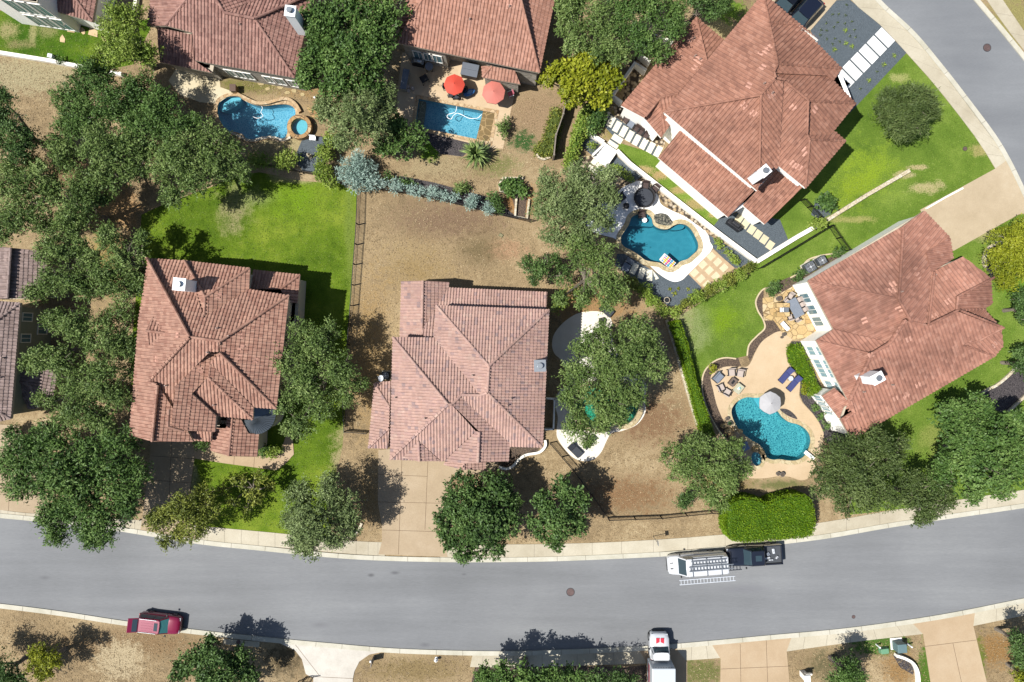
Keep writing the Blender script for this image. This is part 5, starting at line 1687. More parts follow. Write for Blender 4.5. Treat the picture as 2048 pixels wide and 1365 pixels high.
for k, (x, y, r) in enumerate([(1350, 624, 10), (1370, 612, 12), (1394, 596, 15), (1416, 584, 14), (1438, 571, 14), (1458, 560, 14), (1478, 549, 13), (1496, 537, 12)]):
    shrub('shrub ' + lab[k] + ' of the row between teal pool and green lawn', 'yellow' if k % 2 else 'spring', .8, [(x, y, r), (x + r * .5, y - 3, r * .6), (x - r * .5, y + 3, r * .6)], HS)
HS2 = 'shrubs between the brown yard and the dark gravel'
lab = ['top', 'second', 'third', 'bottom']
for k, (x, y, r) in enumerate([(1262, 566, 14), (1288, 582, 16), (1304, 602, 14), (1324, 622, 12)]):
    shrub(lab[k] + ' one of four green shrubs between the brown yard and the dark gravel', 'spring' if k else 'yellow', .9, [(x, y, r), (x + r * .5, y + 4, r * .6), (x - r * .4, y - 5, r * .6)], HS2)


# --- clipped hedges: a solid core clad in small leaves
def hedge(label, poly_px, z, sp='hedge', n_per=150, hl=.07, hw=.03, z0=0, name='hedge', group=None, rough=.05, spray=0.0):
    """poly_px = outline of the top in the photo"""
    rng = np.random.default_rng(len(label) * 7 + int(z * 10))
    top = ccw(W2(poly_px, z))
    cx = sum(p[0] for p in top) / len(top)
    cy = sum(p[1] for p in top) / len(top)
    t = thing(name, label, 'hedge', (cx, cy, 0), 0, group)
    mb = MB()
    core = inset(top, .10)
    mb.prism(core, z0, z - .14, inset(top, .22))
    mb.build('branches', LEAF[sp], t)
    pos, ax = [], []
    tr = tessellate_polygon([[Vector((*p, 0)) for p in top]])
    for q in tr:
        a, b, c = [np.array(top[k]) for k in q]
        ar = abs((b[0] - a[0]) * (c[1] - a[1]) - (b[1] - a[1]) * (c[0] - a[0])) / 2
        n = int(ar * n_per)
        u, v = rng.uniform(size=(2, n))
        s = np.sqrt(u)
        p = a[None] * (1 - s)[:, None] + b[None] * (s * (1 - v))[:, None] + c[None] * (s * v)[:, None]
        # rounded shoulders: lower near the rim
        d = np.full(n, 9.0)
        for i in range(len(top)):
            e0, e1 = np.array(top[i - 1]), np.array(top[i])
            w = e1 - e0
            k = np.clip(((p - e0) @ w) / max(w @ w, 1e-6), 0, 1)
            d = np.minimum(d, np.linalg.norm(p - e0 - k[:, None] * w, axis=1))
        zz = z - .35 * np.clip(1 - d / .5, 0, 1) ** 2 * min(1, z) + .10 * wobble(np.c_[p, np.zeros(n)], 2.2, 1.6) + rng.normal(size=n) * rough
        pos.append(np.c_[p, zz])
        g = rng.normal(size=(n, 3))
        g[:, 2] += 1.0
        ax.append(g)
    for i in range(len(top)):
        a, b = np.array(top[i - 1]), np.array(top[i])
        L = np.linalg.norm(b - a)
        n = int(L * (z - z0) * n_per * .9)
        k = rng.uniform(size=(n, 1))
        p = a[None] + (b - a)[None] * k
        nrm = np.array([(b - a)[1], -(b - a)[0]]) / max(L, 1e-6)
        p = p + nrm[None] * (rng.normal(size=(n, 1)) * rough + .02 - .06)
        zz = rng.uniform(z0, z - .12, size=n)
        pos.append(np.c_[p, zz])
        g = rng.normal(size=(n, 3))
        g[:, :2] += nrm[None] * .8
        ax.append(g)
    pos = np.concatenate(pos)
    ax = np.concatenate(ax)
    m = len(pos)
    nr = rng.normal(size=(m, 3))
    nr[:, 2] += .8
    s = rng.uniform(.7, 1.4, size=m)
    rn = np.clip(.25 + .45 * (wobble(pos, 5.0, 1.1) * .5 + .5) + rng.uniform(-.2, .3, size=m), 0, 1)
    leaf_mesh('foliage', pos, ax, nr, hl * s, hw * s, rn, LEAF[sp], t, (cx, cy, 0))
    return t


hedge('big clipped lime green hedge beside the black pickup truck', cr([(1452, 1040), (1462, 1006), (1490, 996), (1520, 1000), (1536, 1006), (1556, 998), (1596, 990), (1622, 998), (1632, 1030), (1628, 1070), (1590, 1079), (1530, 1084), (1480, 1086), (1458, 1076)], True, 4), 2.5, 'hedge', 170, .08, .035)
hedge('long narrow clipped hedge along the low white stone wall', [(1340, 645), (1362, 640), (1378, 690), (1397, 770), (1418, 830), (1432, 872), (1408, 880), (1392, 826), (1374, 756), (1356, 692)], 1.5, 'hedge', 170, .07, .035)
hedge('low green ground cover filling the bed under the white framed windows', cr([(1578, 694), (1600, 688), (1614, 712), (1632, 752), (1632, 768), (1612, 772), (1600, 752), (1588, 736), (1579, 722)], True, 3), .45, 'hedge', 130, .09, .04, rough=.10)
hedge('yellow green vine over the narrow planter by the lattice screen', cr([(1102, 222), (1118, 214), (1124, 240), (1112, 300), (1098, 312), (1078, 308), (1066, 298), (1086, 276)], True, 3), .7, 'yellow', 110, .10, .045, rough=.14)
hedge('loose green hedge right of the lattice screen by the stone steps', cr([(1168, 216), (1184, 208), (1176, 250), (1164, 280), (1150, 320), (1140, 330), (1132, 322), (1144, 280), (1154, 246)], True, 3), 1.5, 'spring', 120, .11, .06, rough=.16)
hedge('dark green shrub mass beside the round yellow green magnolia', cr([(1176, 204), (1212, 208), (1208, 240), (1190, 262), (1172, 262), (1164, 236)], True, 3), 1.4, 'rich', 120, .11, .06, rough=.16)

# --- spiky plants
def blades(rng, n, L, w, rise, base=.0):
    mb = MB()
    for k in range(n):
        a = 2 * math.pi * k / n * 2.4 + rng.uniform(-.2, .2)
        e = rise * rng.uniform(.5, 1.3)
        l = L * rng.uniform(.7, 1.1)
        d = Vector((math.cos(a), math.sin(a), 0))
        s = Vector((-d.y, d.x, 0)) * w
        p0 = d * .03 + Vector((0, 0, base))
        p1 = d * l * .55 + Vector((0, 0, base + e * .9))
        p2 = d * l + Vector((0, 0, base + e * (1.0 if e > .3 else .6)))
        mb.rv = rng.uniform(0, 1)
        mb.quad(tuple(p0 - s * .6), tuple(p0 + s * .6), tuple(p1 + s), tuple(p1 - s))
        mb.quad(tuple(p1 - s), tuple(p1 + s), tuple(p2))
    return mb


rng_ = random.Random(3)
yx, yy, _ = P(952, 308, 1.0)
t = thing('yucca', 'big fan leaved palm like yucca on the dry grass below the rectangular pool', 'plant', (yx, yy, 0))
mb = MB()
for lay in range(6):
    b = blades(rng_, 26, 1.75 - lay * .16, .07, .2 + lay * .26, .7)
    o_ = len(mb.v)
    mb.v += b.v
    mb.f += [tuple(i + o_ for i in f) for f in b.f]
    mb.m += b.m
    mb.r += b.r
mb.build('leaves', LEAF['oak'], t, world=False, rnd=True)
MB().cyl((0, 0), .16, .13, 0, .75, 10).build('stem', m_barkd, t, world=False)

spots = Z(1560, 0, 8.375, [(865, 250), (970, 250), (1090, 270), (770, 395), (950, 385), (1075, 410), (680, 515), (770, 520), (890, 470), (1240, 515), (665, 600), (775, 660), (905, 655), (1160, 620), (990, 705), (870, 745), (1105, 90), (1260, 630), (1190, 370)])
spots += [(1753, 145), (1720, 179)]
big = [(1690, 62), (1691, 88), (1668, 100), (1703, 94), (1767, 130), (1737, 162), (1787, 113)]
proto = None
for k, (x, y) in enumerate(spots + big):
    isb = k >= len(spots)
    if k == 0 or k == len(spots):
        proto = thing('gravel_plant', 'x', 'plant')
        blades(rng_, 11 if isb else 7, .32 if isb else .18, .03, .22).build('leaves', LEAF['spring' if isb else 'olive'], proto, world=False, rnd=True)
        o = proto
    else:
        o = proto.copy()
        link(o)
        c_ = proto.children[0].copy()
        link(c_)
        c_.parent = o
    o.location = P(x, y, .01)
    o.rotation_euler = (0, 0, rng_.uniform(0, 6.28))
    o['label'] = 'bigger yellow green tuft in the dark gravel by the curved road' if isb else 'tiny grey green tuft in the dark gravel by the curved road'
    o['group'] = 'bigger tufts in the dark gravel' if isb else 'tiny tufts in the dark gravel'


# --- blades and tufts of the grass itself, one uncountable mass per yard
def grass(name, polys, per, dark, mid, light, L=.16, w=.022, holes=()):
    rng = np.random.default_rng(len(name) * 31 + int(per))
    m = leafmat(name + '_blades', dark, mid, light, .1)
    pts = []
    for poly in polys:
        P2 = ccw(W2(poly))
        for q in tessellate_polygon([[Vector((*p, 0)) for p in P2]]):
            a, b_, c = [np.array(P2[k]) for k in q]
            ar = abs((b_[0] - a[0]) * (c[1] - a[1]) - (b_[1] - a[1]) * (c[0] - a[0])) / 2
            n = int(ar * per)
            u, v = rng.uniform(size=(2, n))
            s = np.sqrt(u)
            pts.append(a[None] * (1 - s)[:, None] + b_[None] * (s * (1 - v))[:, None] + c[None] * (s * v)[:, None])
    p = np.concatenate(pts)
    n = len(p)
    pos = np.c_[p, rng.uniform(.012, .045, size=n)]
    # the blades lean together in loose swaths
    th = 1.9 * wobble(np.c_[p, np.zeros(n)], 1.7, .55) + rng.normal(size=n) * .7
    ax = np.c_[np.cos(th), np.sin(th), rng.uniform(-.05, .35, size=n)]
    nr = rng.normal(size=(n, 3)) * .6
    nr[:, 2] += 1
    s = rng.uniform(.6, 1.4, size=n)
    rn = np.clip(.48 + .26 * wobble(np.c_[p, np.zeros(n)], 4.4, .22) + .16 * wobble(np.c_[p, np.zeros(n)], 1.4, .9) + rng.normal(size=n) * .2, 0, 1)
    o = leaf_mesh(name, pos, ax, nr, L / 2 * s, w * s, rn, m, None, (0, 0, 0))
    o['kind'] = 'stuff'
    return o


grass('dry_grass', [
    [(740, 392), (800, 402), (900, 418), (1055, 452), (1100, 560), (890, 560), (800, 560), (798, 680), (786, 760), (735, 790), (730, 900), (696, 900), (706, 700), (722, 560)],
    [(1300, 850), (1296, 790), (1330, 700), (1340, 660), (1388, 850), (1440, 1000), (1448, 1066), (1290, 1078), (1030, 1086), (905, 1086), (908, 970), (1000, 948), (1060, 918), (1110, 920), (1150, 932), (1204, 918), (1228, 878), (1270, 872)],
    [(-10, 116), (200, 152), (150, 200), (100, 340), (-10, 340)], [(-10, 1228), (120, 1240), (260, 1262), (400, 1280), (540, 1300), (596, 1316), (606, 1370), (-10, 1370)],
    [(712, 1345), (740, 1313), (945, 1318), (945, 1370), (712, 1370)], [(1380, 1324), (1436, 1322), (1436, 1370), (1380, 1370)], [(1584, 1306), (1840, 1272), (1858, 1370), (1584, 1370)], [(1952, 1258), (2060, 1236), (2060, 1370), (1980, 1370)],
    [(1032, 192), (1088, 200), (1064, 300), (1090, 330), (995, 390), (850, 348), (880, 322), (1000, 300)], [(480, 160), (590, 178), (650, 190), (640, 220), (600, 200), (540, 190), (490, 185)], [(500, 292), (580, 284), (588, 318), (520, 330)],
    [(720, 900), (754, 905), (754, 1010), (762, 1078), (690, 1078), (676, 1000)]], 34, C(128, 106, 74), C(184, 158, 116), C(230, 208, 164))
grass('lawn_grass', [
    [(430, 376), (460, 358), (520, 350), (600, 366), (680, 372), (708, 390), (704, 480), (700, 590), (692, 650), (688, 760), (680, 880), (664, 950), (640, 1060), (480, 1052), (384, 1044), (390, 930), (560, 936), (600, 880), (600, 600), (300, 540), (290, 440)]], 42, C(84, 112, 14), C(116, 142, 24), C(154, 172, 50), L=.12)
grass('front_grass', [
    [(1716, 228), (1812, 114), (1865, 175), (1910, 233), (1955, 291), (1980, 338), (1847, 416), (1740, 470), (1640, 440), (1640, 400)], [(1700, 512), (1560, 580), (1534, 572), (1508, 598), (1512, 622), (1522, 642), (1522, 658), (1496, 686), (1488, 710), (1448, 712), (1412, 732), (1398, 770), (1370, 690), (1352, 645), (1404, 610), (1510, 550), (1600, 490), (1690, 450), (1740, 480)],
    [(1912, 506), (2037, 436), (2100, 436), (2100, 690), (2010, 760), (1950, 790), (1960, 820), (2030, 830), (2100, 800), (2100, 985), (1800, 1010), (1700, 880), (1990, 716)], [(-10, 28), (200, 62), (260, 60), (256, 120), (198, 138), (-10, 100)]], 42, C(94, 120, 36), C(122, 146, 50), C(160, 178, 82), L=.12)

# ================================================================ fences and garden walls
m_iron = simple('black_iron', C(40, 38, 36), .5, .4)
m_wallw = simple('white_limewash', C(238, 232, 218, 1.3), .85, var=.08, scale=1.5, bmp=.2)
m_stone = flagstone('cream_stone', [C(236, 224, 196), C(222, 206, 172), C(244, 236, 214)], 3.0, C(170, 154, 124))
m_edge = simple('buff_edging', C(222, 202, 164), .9, var=.1)
m_wood = simple('weathered_board', C(150, 138, 124), .85, var=.2, scale=4)


def fence(label, pts, h=1.15, post=2.4, pick=.125, group='black iron fences'):
    w = [Vector(p) for p in W2(pts)]
    c = sum(w, Vector((0, 0))) / len(w)
    t = thing('iron_fence', label, 'fence', (c.x, c.y, 0), 0, group)
    for i in range(len(w) - 1):
        a, b = w[i], w[i + 1]
        d = b - a
        L = d.length
        rz = math.atan2(d.y, d.x)
        n = max(1, round(L / post))
        for k in range(n + (i == len(w) - 2)):
            p = a + d * (k / n)
            MB().box((p.x, p.y, h / 2 + .03), (.07, .07, h + .06), rz).build('post', m_iron, t)
        for k in range(n):
            p, q = a + d * (k / n), a + d * ((k + 1) / n)
            m = MB()
            cc = (p + q) / 2
            l = (q - p).length - .07
            for z in (.14, h - .16, h - .02):
                m.box((cc.x, cc.y, z), (l, .032, .032), rz)
            np_ = int(l / pick)
            for j in range(np_):
                s = p + (q - p) * ((j + .5) / np_)
                m.box((s.x, s.y, h / 2 + .03), (.028, .028, h - .08), rz)
            m.build('panel', m_iron, t)
    return t


def wall(label, pts, th, h, mat, name='garden_wall', cat='wall', smooth=False, z0=0.0, closed=False, group=None):
    """masonry wall along a line of photo pixels"""
    p = cr(pts, closed, 6) if smooth else list(pts)
    w = W2(p)
    if closed:
        w = w + [w[0]]
    l, r = offset_line(w, th / 2), offset_line(w, -th / 2)
    m = MB()
    n = len(w)
    for i in range(n - 1):
        m.quad((*r[i], h), (*r[i + 1], h), (*l[i + 1], h), (*l[i], h))
        m.quad((*l[i], h), (*l[i + 1], h), (*l[i + 1], z0), (*l[i], z0))
        m.quad((*r[i + 1], h), (*r[i], h), (*r[i], z0), (*r[i + 1], z0))
    if not closed:
        for i, s in ((0, 1), (n - 1, -1)):
            m.quad((*l[i], h), (*l[i], z0), (*r[i], z0), (*r[i], h))
    return tag(m.build(name, mat), label, cat, group)


fence('black iron fence between the lime green lawn and the brown back yard', [(719, 384), (717, 450), (711, 530), (705, 612), (699, 690)])
fence('short L shaped iron fence at the left side of the pink tiled house', [(690, 798), (693, 862), (736, 865)])
fence('black iron fence below the row of silvery blue shrubs', [(750, 380), (797, 386), (879, 401), (991, 429), (1060, 445)])
fence('black iron fence running diagonally from the pink tiled house to the street lawn', [(1100, 886), (1148, 942), (1184, 990), (1216, 1036)])
fence('long black iron fence parallel to the street pavement', [(1216, 1036), (1320, 1032), (1420, 1022), (1448, 1024)])
fence('iron fence standing just above the white wall by the square pavers', [(1516, 538), (1580, 500), (1656, 454)])
fence('short iron fence beside the gravel square with the leafy bush', [(1600, 402), (1614, 416), (1634, 438)])
fence('short iron fence crossing the lawn towards the rust red roof', [(1656, 454), (1672, 478), (1690, 503)])
fence('iron fence behind the two spiky bushes under the kidney pool', [(486, 326), (530, 333), (572, 340), (644, 354)])
fence('little iron railing at the bottom edge beside the pale driveway', [(598, 1362), (612, 1354), (627, 1354)], pick=.2)
wall('white wall with the stone steps, upper left piece', [(1166, 262), (1206, 288)], .38, .55, m_wallw)
wall('long straight white retaining wall above the teal pool', [(1232, 304), (1258, 330), (1438, 471), (1509, 524)], .40, .55, m_wallw)
wall('white wall along the grey gravel, from the corner to the leafy bush', [(1512, 524), (1590, 476), (1634, 451)], .40, .5, m_wallw)
wall('thin white stone wall crossing the front lawn to its free end', [(1652, 441), (1730, 392), (1815, 343)], .36, .45, m_stone)
wall('white wall between the green side lawn and the dry field', [(-30, 102), (0, 108), (100, 124), (199, 143), (248, 152)], .34, .5, m_wallw)
wall('narrow white wall climbing to the top edge beside the dusky house', [(279, -20), (274, 20), (266, 66)], .30, .5, m_wallw)
wall('low white stone wall along the foot of the long narrow hedge', [(1332, 640), (1348, 692), (1366, 756), (1382, 812), (1394, 850)], .28, .4, m_stone)
wall('courtyard wall nearest the round magnolia', [(1240, 213), (1222, 198), (1266, 135), (1288, 150)], .28, 1.2, m_wallw)
wall('courtyard wall below the two oaks', [(1296, 134), (1277, 119), (1306, 82), (1340, 94)], .28, 1.2, m_wallw)
wall('curved white wall of the front bed of the pink tiled house', [(1090, 880), (1090, 892), (1078, 904), (1053, 909), (1037, 919), (1025, 932), (1012, 937), (998, 933)], .24, .4, m_wallw, smooth=True)
wall('curved white wall beside the grey green utility box', [(1788, 1308), (1806, 1314), (1822, 1324), (1831, 1342), (1833, 1370)], .26, .5, m_wallw, smooth=True)
wall('white stone edge of the round bed under the yellow tree', [(2036, 494), (1998, 486), (1974, 498), (1966, 520), (1970, 536)], .3, .25, m_stone, smooth=True)
wall('white stone edge along the upper side of the grey mulch bed', [(2060, 684), (2030, 735), (1995, 768), (1968, 782), (1956, 796), (1956, 808)], .26, .2, m_stone, smooth=True)
wall('white stone edge along the lower side of the grey mulch bed', [(2062, 780), (2040, 800), (2012, 826)], .26, .2, m_stone, smooth=True)
wall('small curved stone edge under the grey green street oak', [(724, 1046), (716, 1062), (700, 1074), (676, 1080), (650, 1078)], .24, .2, m_stone, smooth=True)
wall('white stone kerb of the planter full of leafy bush', [(1040, 392), (1000, 383), (998, 372), (1006, 358), (1046, 358)], .22, .35, m_stone)
wall('white stone kerb of the bare raised bed', [(1033, 394), (1030, 434), (1054, 438), (1058, 400)], .22, .3, m_stone)
wall('white stone foot of the narrow planter by the lattice screen', [(1072, 308), (1078, 318), (1088, 320), (1100, 316)], .2, .3, m_stone)
wall('buff edging of the lawn beside the flagstone patio', [(1562, 584), (1530, 577), (1512, 600), (1515, 621), (1526, 640), (1529, 657), (1514, 672), (1498, 690), (1494, 712)], .14, .07, m_edge, 'edging', 'edging', True)
wall('buff edging around the curved mulch bed by the grey armchairs', [(1472, 718), (1450, 716), (1430, 722), (1412, 738), (1404, 760), (1406, 790), (1417, 825), (1435, 858), (1452, 880)], .14, .07, m_edge, 'edging', 'edging', True)
wall('pale edging of the air conditioner bed at the rust red roof', [(1690, 503), (1664, 508), (1640, 512), (1616, 520), (1604, 534), (1594, 548), (1580, 556)], .14, .09, m_edge, 'edging', 'edging', True)
wall('white strip wall between the driveway and the front lawn', [(1850, 418), (1886, 397), (1922, 378)], .16, .35, m_wallw)
wall('buff kerb along the long side of the rust red roof', [(1606, 572), (1700, 516), (1790, 464)], .55, .12, simple('side_slab', C(226, 216, 190), .85), 'edging', 'edging')
wall('pale retaining edge under the kidney pool', [(452, 262), (480, 274), (495, 281), (510, 282), (530, 277), (548, 276), (566, 282), (582, 276)], .22, .22, m_copw, 'edging', 'edging', True)
wall('curved tan stone edge above the kidney pool', [(476, 190), (492, 198), (514, 208), (536, 208), (558, 202), (576, 200), (592, 210), (602, 226)], .3, .35, m_cop, smooth=True)

# lattice screen: a narrow board wall with a row of posts
t = thing('lattice_screen', 'grey board screen beside the narrow vine planter', 'screen', (P(1118, 262)[0], P(1118, 262)[1], 0))
lp = W2([(1131, 206), (1124, 240), (1110, 280), (1106, 320)])
for i in range(3):
    a, b = Vector(lp[i]), Vector(lp[i + 1])
    c = (a + b) / 2
    MB().box((c.x, c.y, .9), ((b - a).length, .10, 1.7), math.atan2((b - a).y, (b - a).x)).build('board', m_wood, t)
for p in lp:
    MB().box((p[0], p[1], .95), (.16, .16, 1.9)).build('post', m_wood, t)

# ================================================================ slabs, steps, lids
m_slab = simple('pale_slab', C(236, 228, 204, 1.6), .85, var=.06, scale=1.2)
m_slabw = simple('white_slab', C(238, 236, 230, 1.5), .8, var=.05, scale=1.2)
m_slabt = simple('sand_slab', C(234, 220, 182), .85, var=.07, scale=1.2)


def slab(poly, label, mat, group, h=.05, name='paving_slab', cat='paving slab'):
    m = MB()
    m.prism(W2(poly), 0, h)
    return tag(m.build(name, mat), label, cat, group)


def rslab(c, l, w, ang, label, mat, group, h=.05):
    """slab of l x w photo pixels turned by ang degrees in the picture"""
    a = math.radians(ang)
    ux, uy = math.cos(a), math.sin(a)
    q = [(c[0] + i * l / 2 * ux - j * w / 2 * uy, c[1] + i * l / 2 * uy + j * w / 2 * ux) for i, j in ((-1, -1), (1, -1), (1, 1), (-1, 1))]
    return slab(q, label, mat, group, h)


for i in range(6):
    x0, y0 = 697 - 48 * i, 164 + 49 * i
    slab(Z(1528, 0, 2.967, [(x0, y0), (x0 + 79, y0 + 80), (x0 + 39, y0 + 122), (x0 - 40, y0 + 42)]), ORD[i] + ' large white slab from the pavement in the entrance walk across the dark gravel', m_slabw, 'white slabs of the entrance walk')
slab(Z(1528, 0, 2.967, [(428, 448), (508, 496), (470, 540), (410, 488)]), 'small landing slab at the door end of the white entrance walk', m_slabw, None)
for i, c in enumerate([(1211, 233), (1222, 244), (1234, 254), (1247, 263.6), (1259.5, 273), (1273, 281), (1287.6, 288.6), (1301.7, 296), (1316, 303.5)]):
    rslab(c, 22, 11.5, 118, ORD[i] + ' oblong pale slab from the magnolia end of the curved walk', m_slab, 'slabs of the curved walk')
for i, c in enumerate([(1234.5, 278.4), (1225, 291)]):
    rslab(c, 22, 12, 33, ('upper', 'lower')[i] + ' one of two oblong pale slabs just above the white steps', m_slab, 'slabs above the white steps')
for i, c in enumerate([(1193, 328), (1186, 340)]):
    rslab(c, 22, 11, 33, ('upper', 'lower')[i] + ' one of two oblong pale slabs just below the white steps', m_slab, 'slabs below the white steps')
for i, c in enumerate([(1478, 438), (1490, 449), (1503, 460), (1515.5, 469.5), (1528, 479.5), (1540, 491)]):
    rslab(c, 17, 13.5, 124, ORD[i] + ' squarish sand coloured slab from the house in the gravel by the covered grill', m_slabt, 'slabs by the covered grill')
for i in range(3):
    for j in range(4):
        u0 = Z(1160, 330, 5.389, [(1165 + (1435 - 1165) * (i + .5) / 3 + 68 * (j + .5) - 10, 1180 + (912 - 1180) * (i + .5) / 3 + 62 * (j + .5))])[0]
        if j < 3:
            rslab(u0, 15, 12, -44, 'sand coloured square slab, %s row from the hedge, %s from the left' % (ORD[2 - j], ORD[i]), m_slabt, 'slabs of the paved corner', .034)
for i, (c, a) in enumerate([((1254.6, 530), 118), ((1268, 538), 115), ((1283, 547), 108), ((1298.5, 551), 92)]):
    rslab(c, 22, 12, a, ORD[i] + ' pale slab from the left of the stepping walk below the teal pool', m_slab, 'slabs below the teal pool')
slab(Z(1160, 330, 5.389, [(785, 1140), (850, 1225), (815, 1240), (795, 1190)]), 'narrow wedge shaped slab at the end of the stepping walk', m_slab, None)
for q, l in zip([[(1000, 370), (1088, 375), (1092, 482), (985, 468)], [(1145, 432), (1200, 402), (1240, 440), (1245, 500), (1215, 510), (1180, 470)], [(1310, 420), (1370, 425), (1430, 460), (1425, 550), (1290, 510)], [(915, 510), (955, 575), (948, 628), (880, 615), (878, 560)], [(1480, 540), (1545, 535), (1550, 600), (1510, 610)], [(1630, 560), (1640, 490), (1690, 455), (1715, 510)]],
                ['square stepping stone in the green side lawn', 'kite shaped stepping stone in the green side lawn', 'largest stepping stone in the green side lawn', 'teardrop shaped stepping stone lying apart in the side lawn', 'smallest stepping stone, near the corner of the cream house', 'last stepping stone, half under the yellow green tree']):
    slab(Z(0, 0, 7.3, q), l, simple('tan_stone', C(226, 196, 152), .9), 'stepping stones in the side lawn', .05, 'stepping_stone', 'stepping stone')
rr = random.Random(11)
for i, (x, y, s) in enumerate([(522, 166, 9), (536, 178, 6), (548, 168, 8), (560, 175, 7), (575, 186, 6), (588, 182, 7), (605, 190, 6)]):
    q = [(x + s * rr.uniform(.7, 1.1) * math.cos(k * 1.05), y + s * .7 * rr.uniform(.7, 1.1) * math.sin(k * 1.05)) for k in range(6)]
    slab(q, ORD[i] + ' rough flat stone from the left in the grass above the kidney pool', simple('rough_stone', C(196, 176, 128), .9), 'flat stones above the kidney pool', .04, 'stepping_stone', 'stepping stone')

t = thing('garden_steps', 'flight of white garden steps between two white walls', 'steps', (P(1208, 309)[0], P(1208, 309)[1], 0))
A, B, Cc, D = [Vector(p) for p in W2([(1209, 290), (1232, 305), (1211, 335), (1184, 314)])]
for k in range(5):
    f0, f1 = k / 5, (k + 1) / 5
    q = [A.lerp(D, f0), B.lerp(Cc, f0), B.lerp(Cc, f1), A.lerp(D, f1)]
    m = MB()
    m.prism([tuple(p) for p in q], 0, .62 - k * .12)
    m.build('tread', m_slabw, t)
for a, b in ((A, D), (B, Cc)):
    c = (a + b) / 2
    MB().box((c.x, c.y, .34), ((b - a).length, .2, .68), math.atan2((b - a).y, (b - a).x)).build('side_wall', m_wallw, t)
t = thing('garden_steps', 'rustic timber steps beside the raised round spa', 'steps', (*P(627, 228)[:2], 0))
for k in range(4):
    a, b = [Vector(p) for p in W2([(616 + k * 2, 222 + k * 5 - 4), (636 + k, 232 + k * 4 - 6)])]
    c = (a + b) / 2
    MB().box((c.x, c.y, .12 + .0 * k), ((b - a).length, .16, .24), math.atan2((b - a).y, (b - a).x)).build('tread', g_flag2, t)

m_iron2 = simple('rusty_cast_iron', C(118, 96, 92), .7, .3, var=.25, scale=8)
for px, r, l in [((1141, 1184.5), 7.2, 'rust brown manhole cover in the middle of the wide road'), ((1974, 96), 7, 'rust brown manhole cover on the curved road'), ((1707, 1234), 3.2, 'small dark valve lid near the lower edge of the wide road'), ((1930, 298), 4, 'round drain lid in the front lawn near the driveway')]:
    x, y, _ = P(*px)
    t = thing('manhole_cover', l, 'manhole cover', (x, y, 0))
    MB().cyl((0, 0), r / S * 1.0, r / S, .006, .016, 28).build('lid', m_iron2, t, world=False)
    m = MB()
    N = 28
    for k in range(N):
        a0, a1 = 2 * math.pi * k / N, 2 * math.pi * (k + 1) / N
        f = lambda a, q: (q * r / S * math.cos(a), q * r / S * math.sin(a), .019)
        m.quad(f(a0, 1.02), f(a0, 1.16), f(a1, 1.16), f(a1, 1.02))
    m.build('frame', m_dark, t, world=False)
t = thing('storm_drain', 'concrete storm drain slab at the kerb near the red car', 'storm drain', (*P(484, 1283)[:2], 0))
m = MB()
m.prism(W2([(447, 1277), (520, 1283), (519, 1294), (448, 1288)]), 0, .14)
m.build('slab', g_walk, t)
m = MB()
m.cyl(P(478, 1283.5)[:2], .22, .22, .13, .155, 20)
m.build('lid', m_iron2, t)
t = thing('valve_box', 'little green valve box lid in the brown back yard', 'valve box', (*P(1002, 471)[:2], 0), -.5)
MB().box((0, 0, .04), (.42, .3, .08)).build('box', simple('green_plastic', C(96, 104, 60), .6), t, world=False)
MB().box((0, 0, .085), (.34, .22, .012)).build('lid', simple('dull_plastic', C(150, 140, 100), .6), t, world=False)

# ================================================================ garden furniture
m_char = simple('charcoal_cloth', C(62, 66, 74), .8, var=.1)
m_blk = simple('black_wicker', C(44, 40, 40), .7, var=.3, scale=14)
m_brn = simple('brown_wicker', C(84, 66, 60), .7, var=.3, scale=14)
m_navy = simple('navy_cushion', C(66, 74, 128), .8, var=.08)
m_sand = simple('sand_cushion', C(206, 190, 178), .8, var=.06)
m_greyc = simple('grey_cushion', C(136, 144, 156), .8, var=.06)
m_alu = simple('aluminium', C(216, 219, 222, 1.5), .4, .3)


def lounger(label, px, ang, frame, cush, L=1.75, W_=.62, group='sun loungers'):
    """ang: picture angle of the head end, degrees anticlockwise from right"""
    t = thing('sun_lounger', label, 'sun lounger', (*P(*px)[:2], .02), math.radians(ang), group)
    MB().box((0, 0, .26), (L, W_, .06)).build('frame', frame, t, world=False)
    MB().box((-.28, 0, .335), (L * .64, W_ * .96, .09)).build('seat', cush, t, world=False, bevel=.02)
    tl = Matrix.Rotation(-math.radians(32), 3, 'Y')
    MB().box((L * .34, 0, .48), (L * .38, W_ * .96, .09), 0, tl).build('backrest', cush, t, world=False, bevel=.02)
    for sx_ in (-1, 1):
        for sy_ in (-1, 1):
            MB().box((sx_ * L * .42, sy_ * W_ * .42, .12), (.05, .05, .24)).build('leg', frame, t, world=False)
    return t


def chair(label, px, ang, frame, cush, s=1.0, group=None, arms=True, name='patio_chair', cat='chair', z=.02):
    """ang: picture angle the back points to, degrees anticlockwise from right"""
    t = thing(name, label, cat, (*P(*px)[:2], z), math.radians(ang), group)
    w = .58 * s
    MB().box((0, 0, .40), (w, w, .11)).build('seat', cush, t, world=False, bevel=.02)
    tl = Matrix.Rotation(math.radians(12), 3, 'Y')
    MB().box((w * .52, 0, .66), (.09, w, .52), 0, tl).build('backrest', cush, t, world=False, bevel=.02)
    for sy_ in (-1, 1):
        if arms:
            MB().box((.02, sy_ * (w / 2 + .04), .58), (w, .07, .05)).build('armrest', frame, t, world=False)
        for sx_ in (-1, 1):
            MB().box((sx_ * w * .44, sy_ * (w / 2 + .02), .29 if arms else .18), (.045, .045, .56 if arms else .36)).build('leg', frame, t, world=False)
    return t


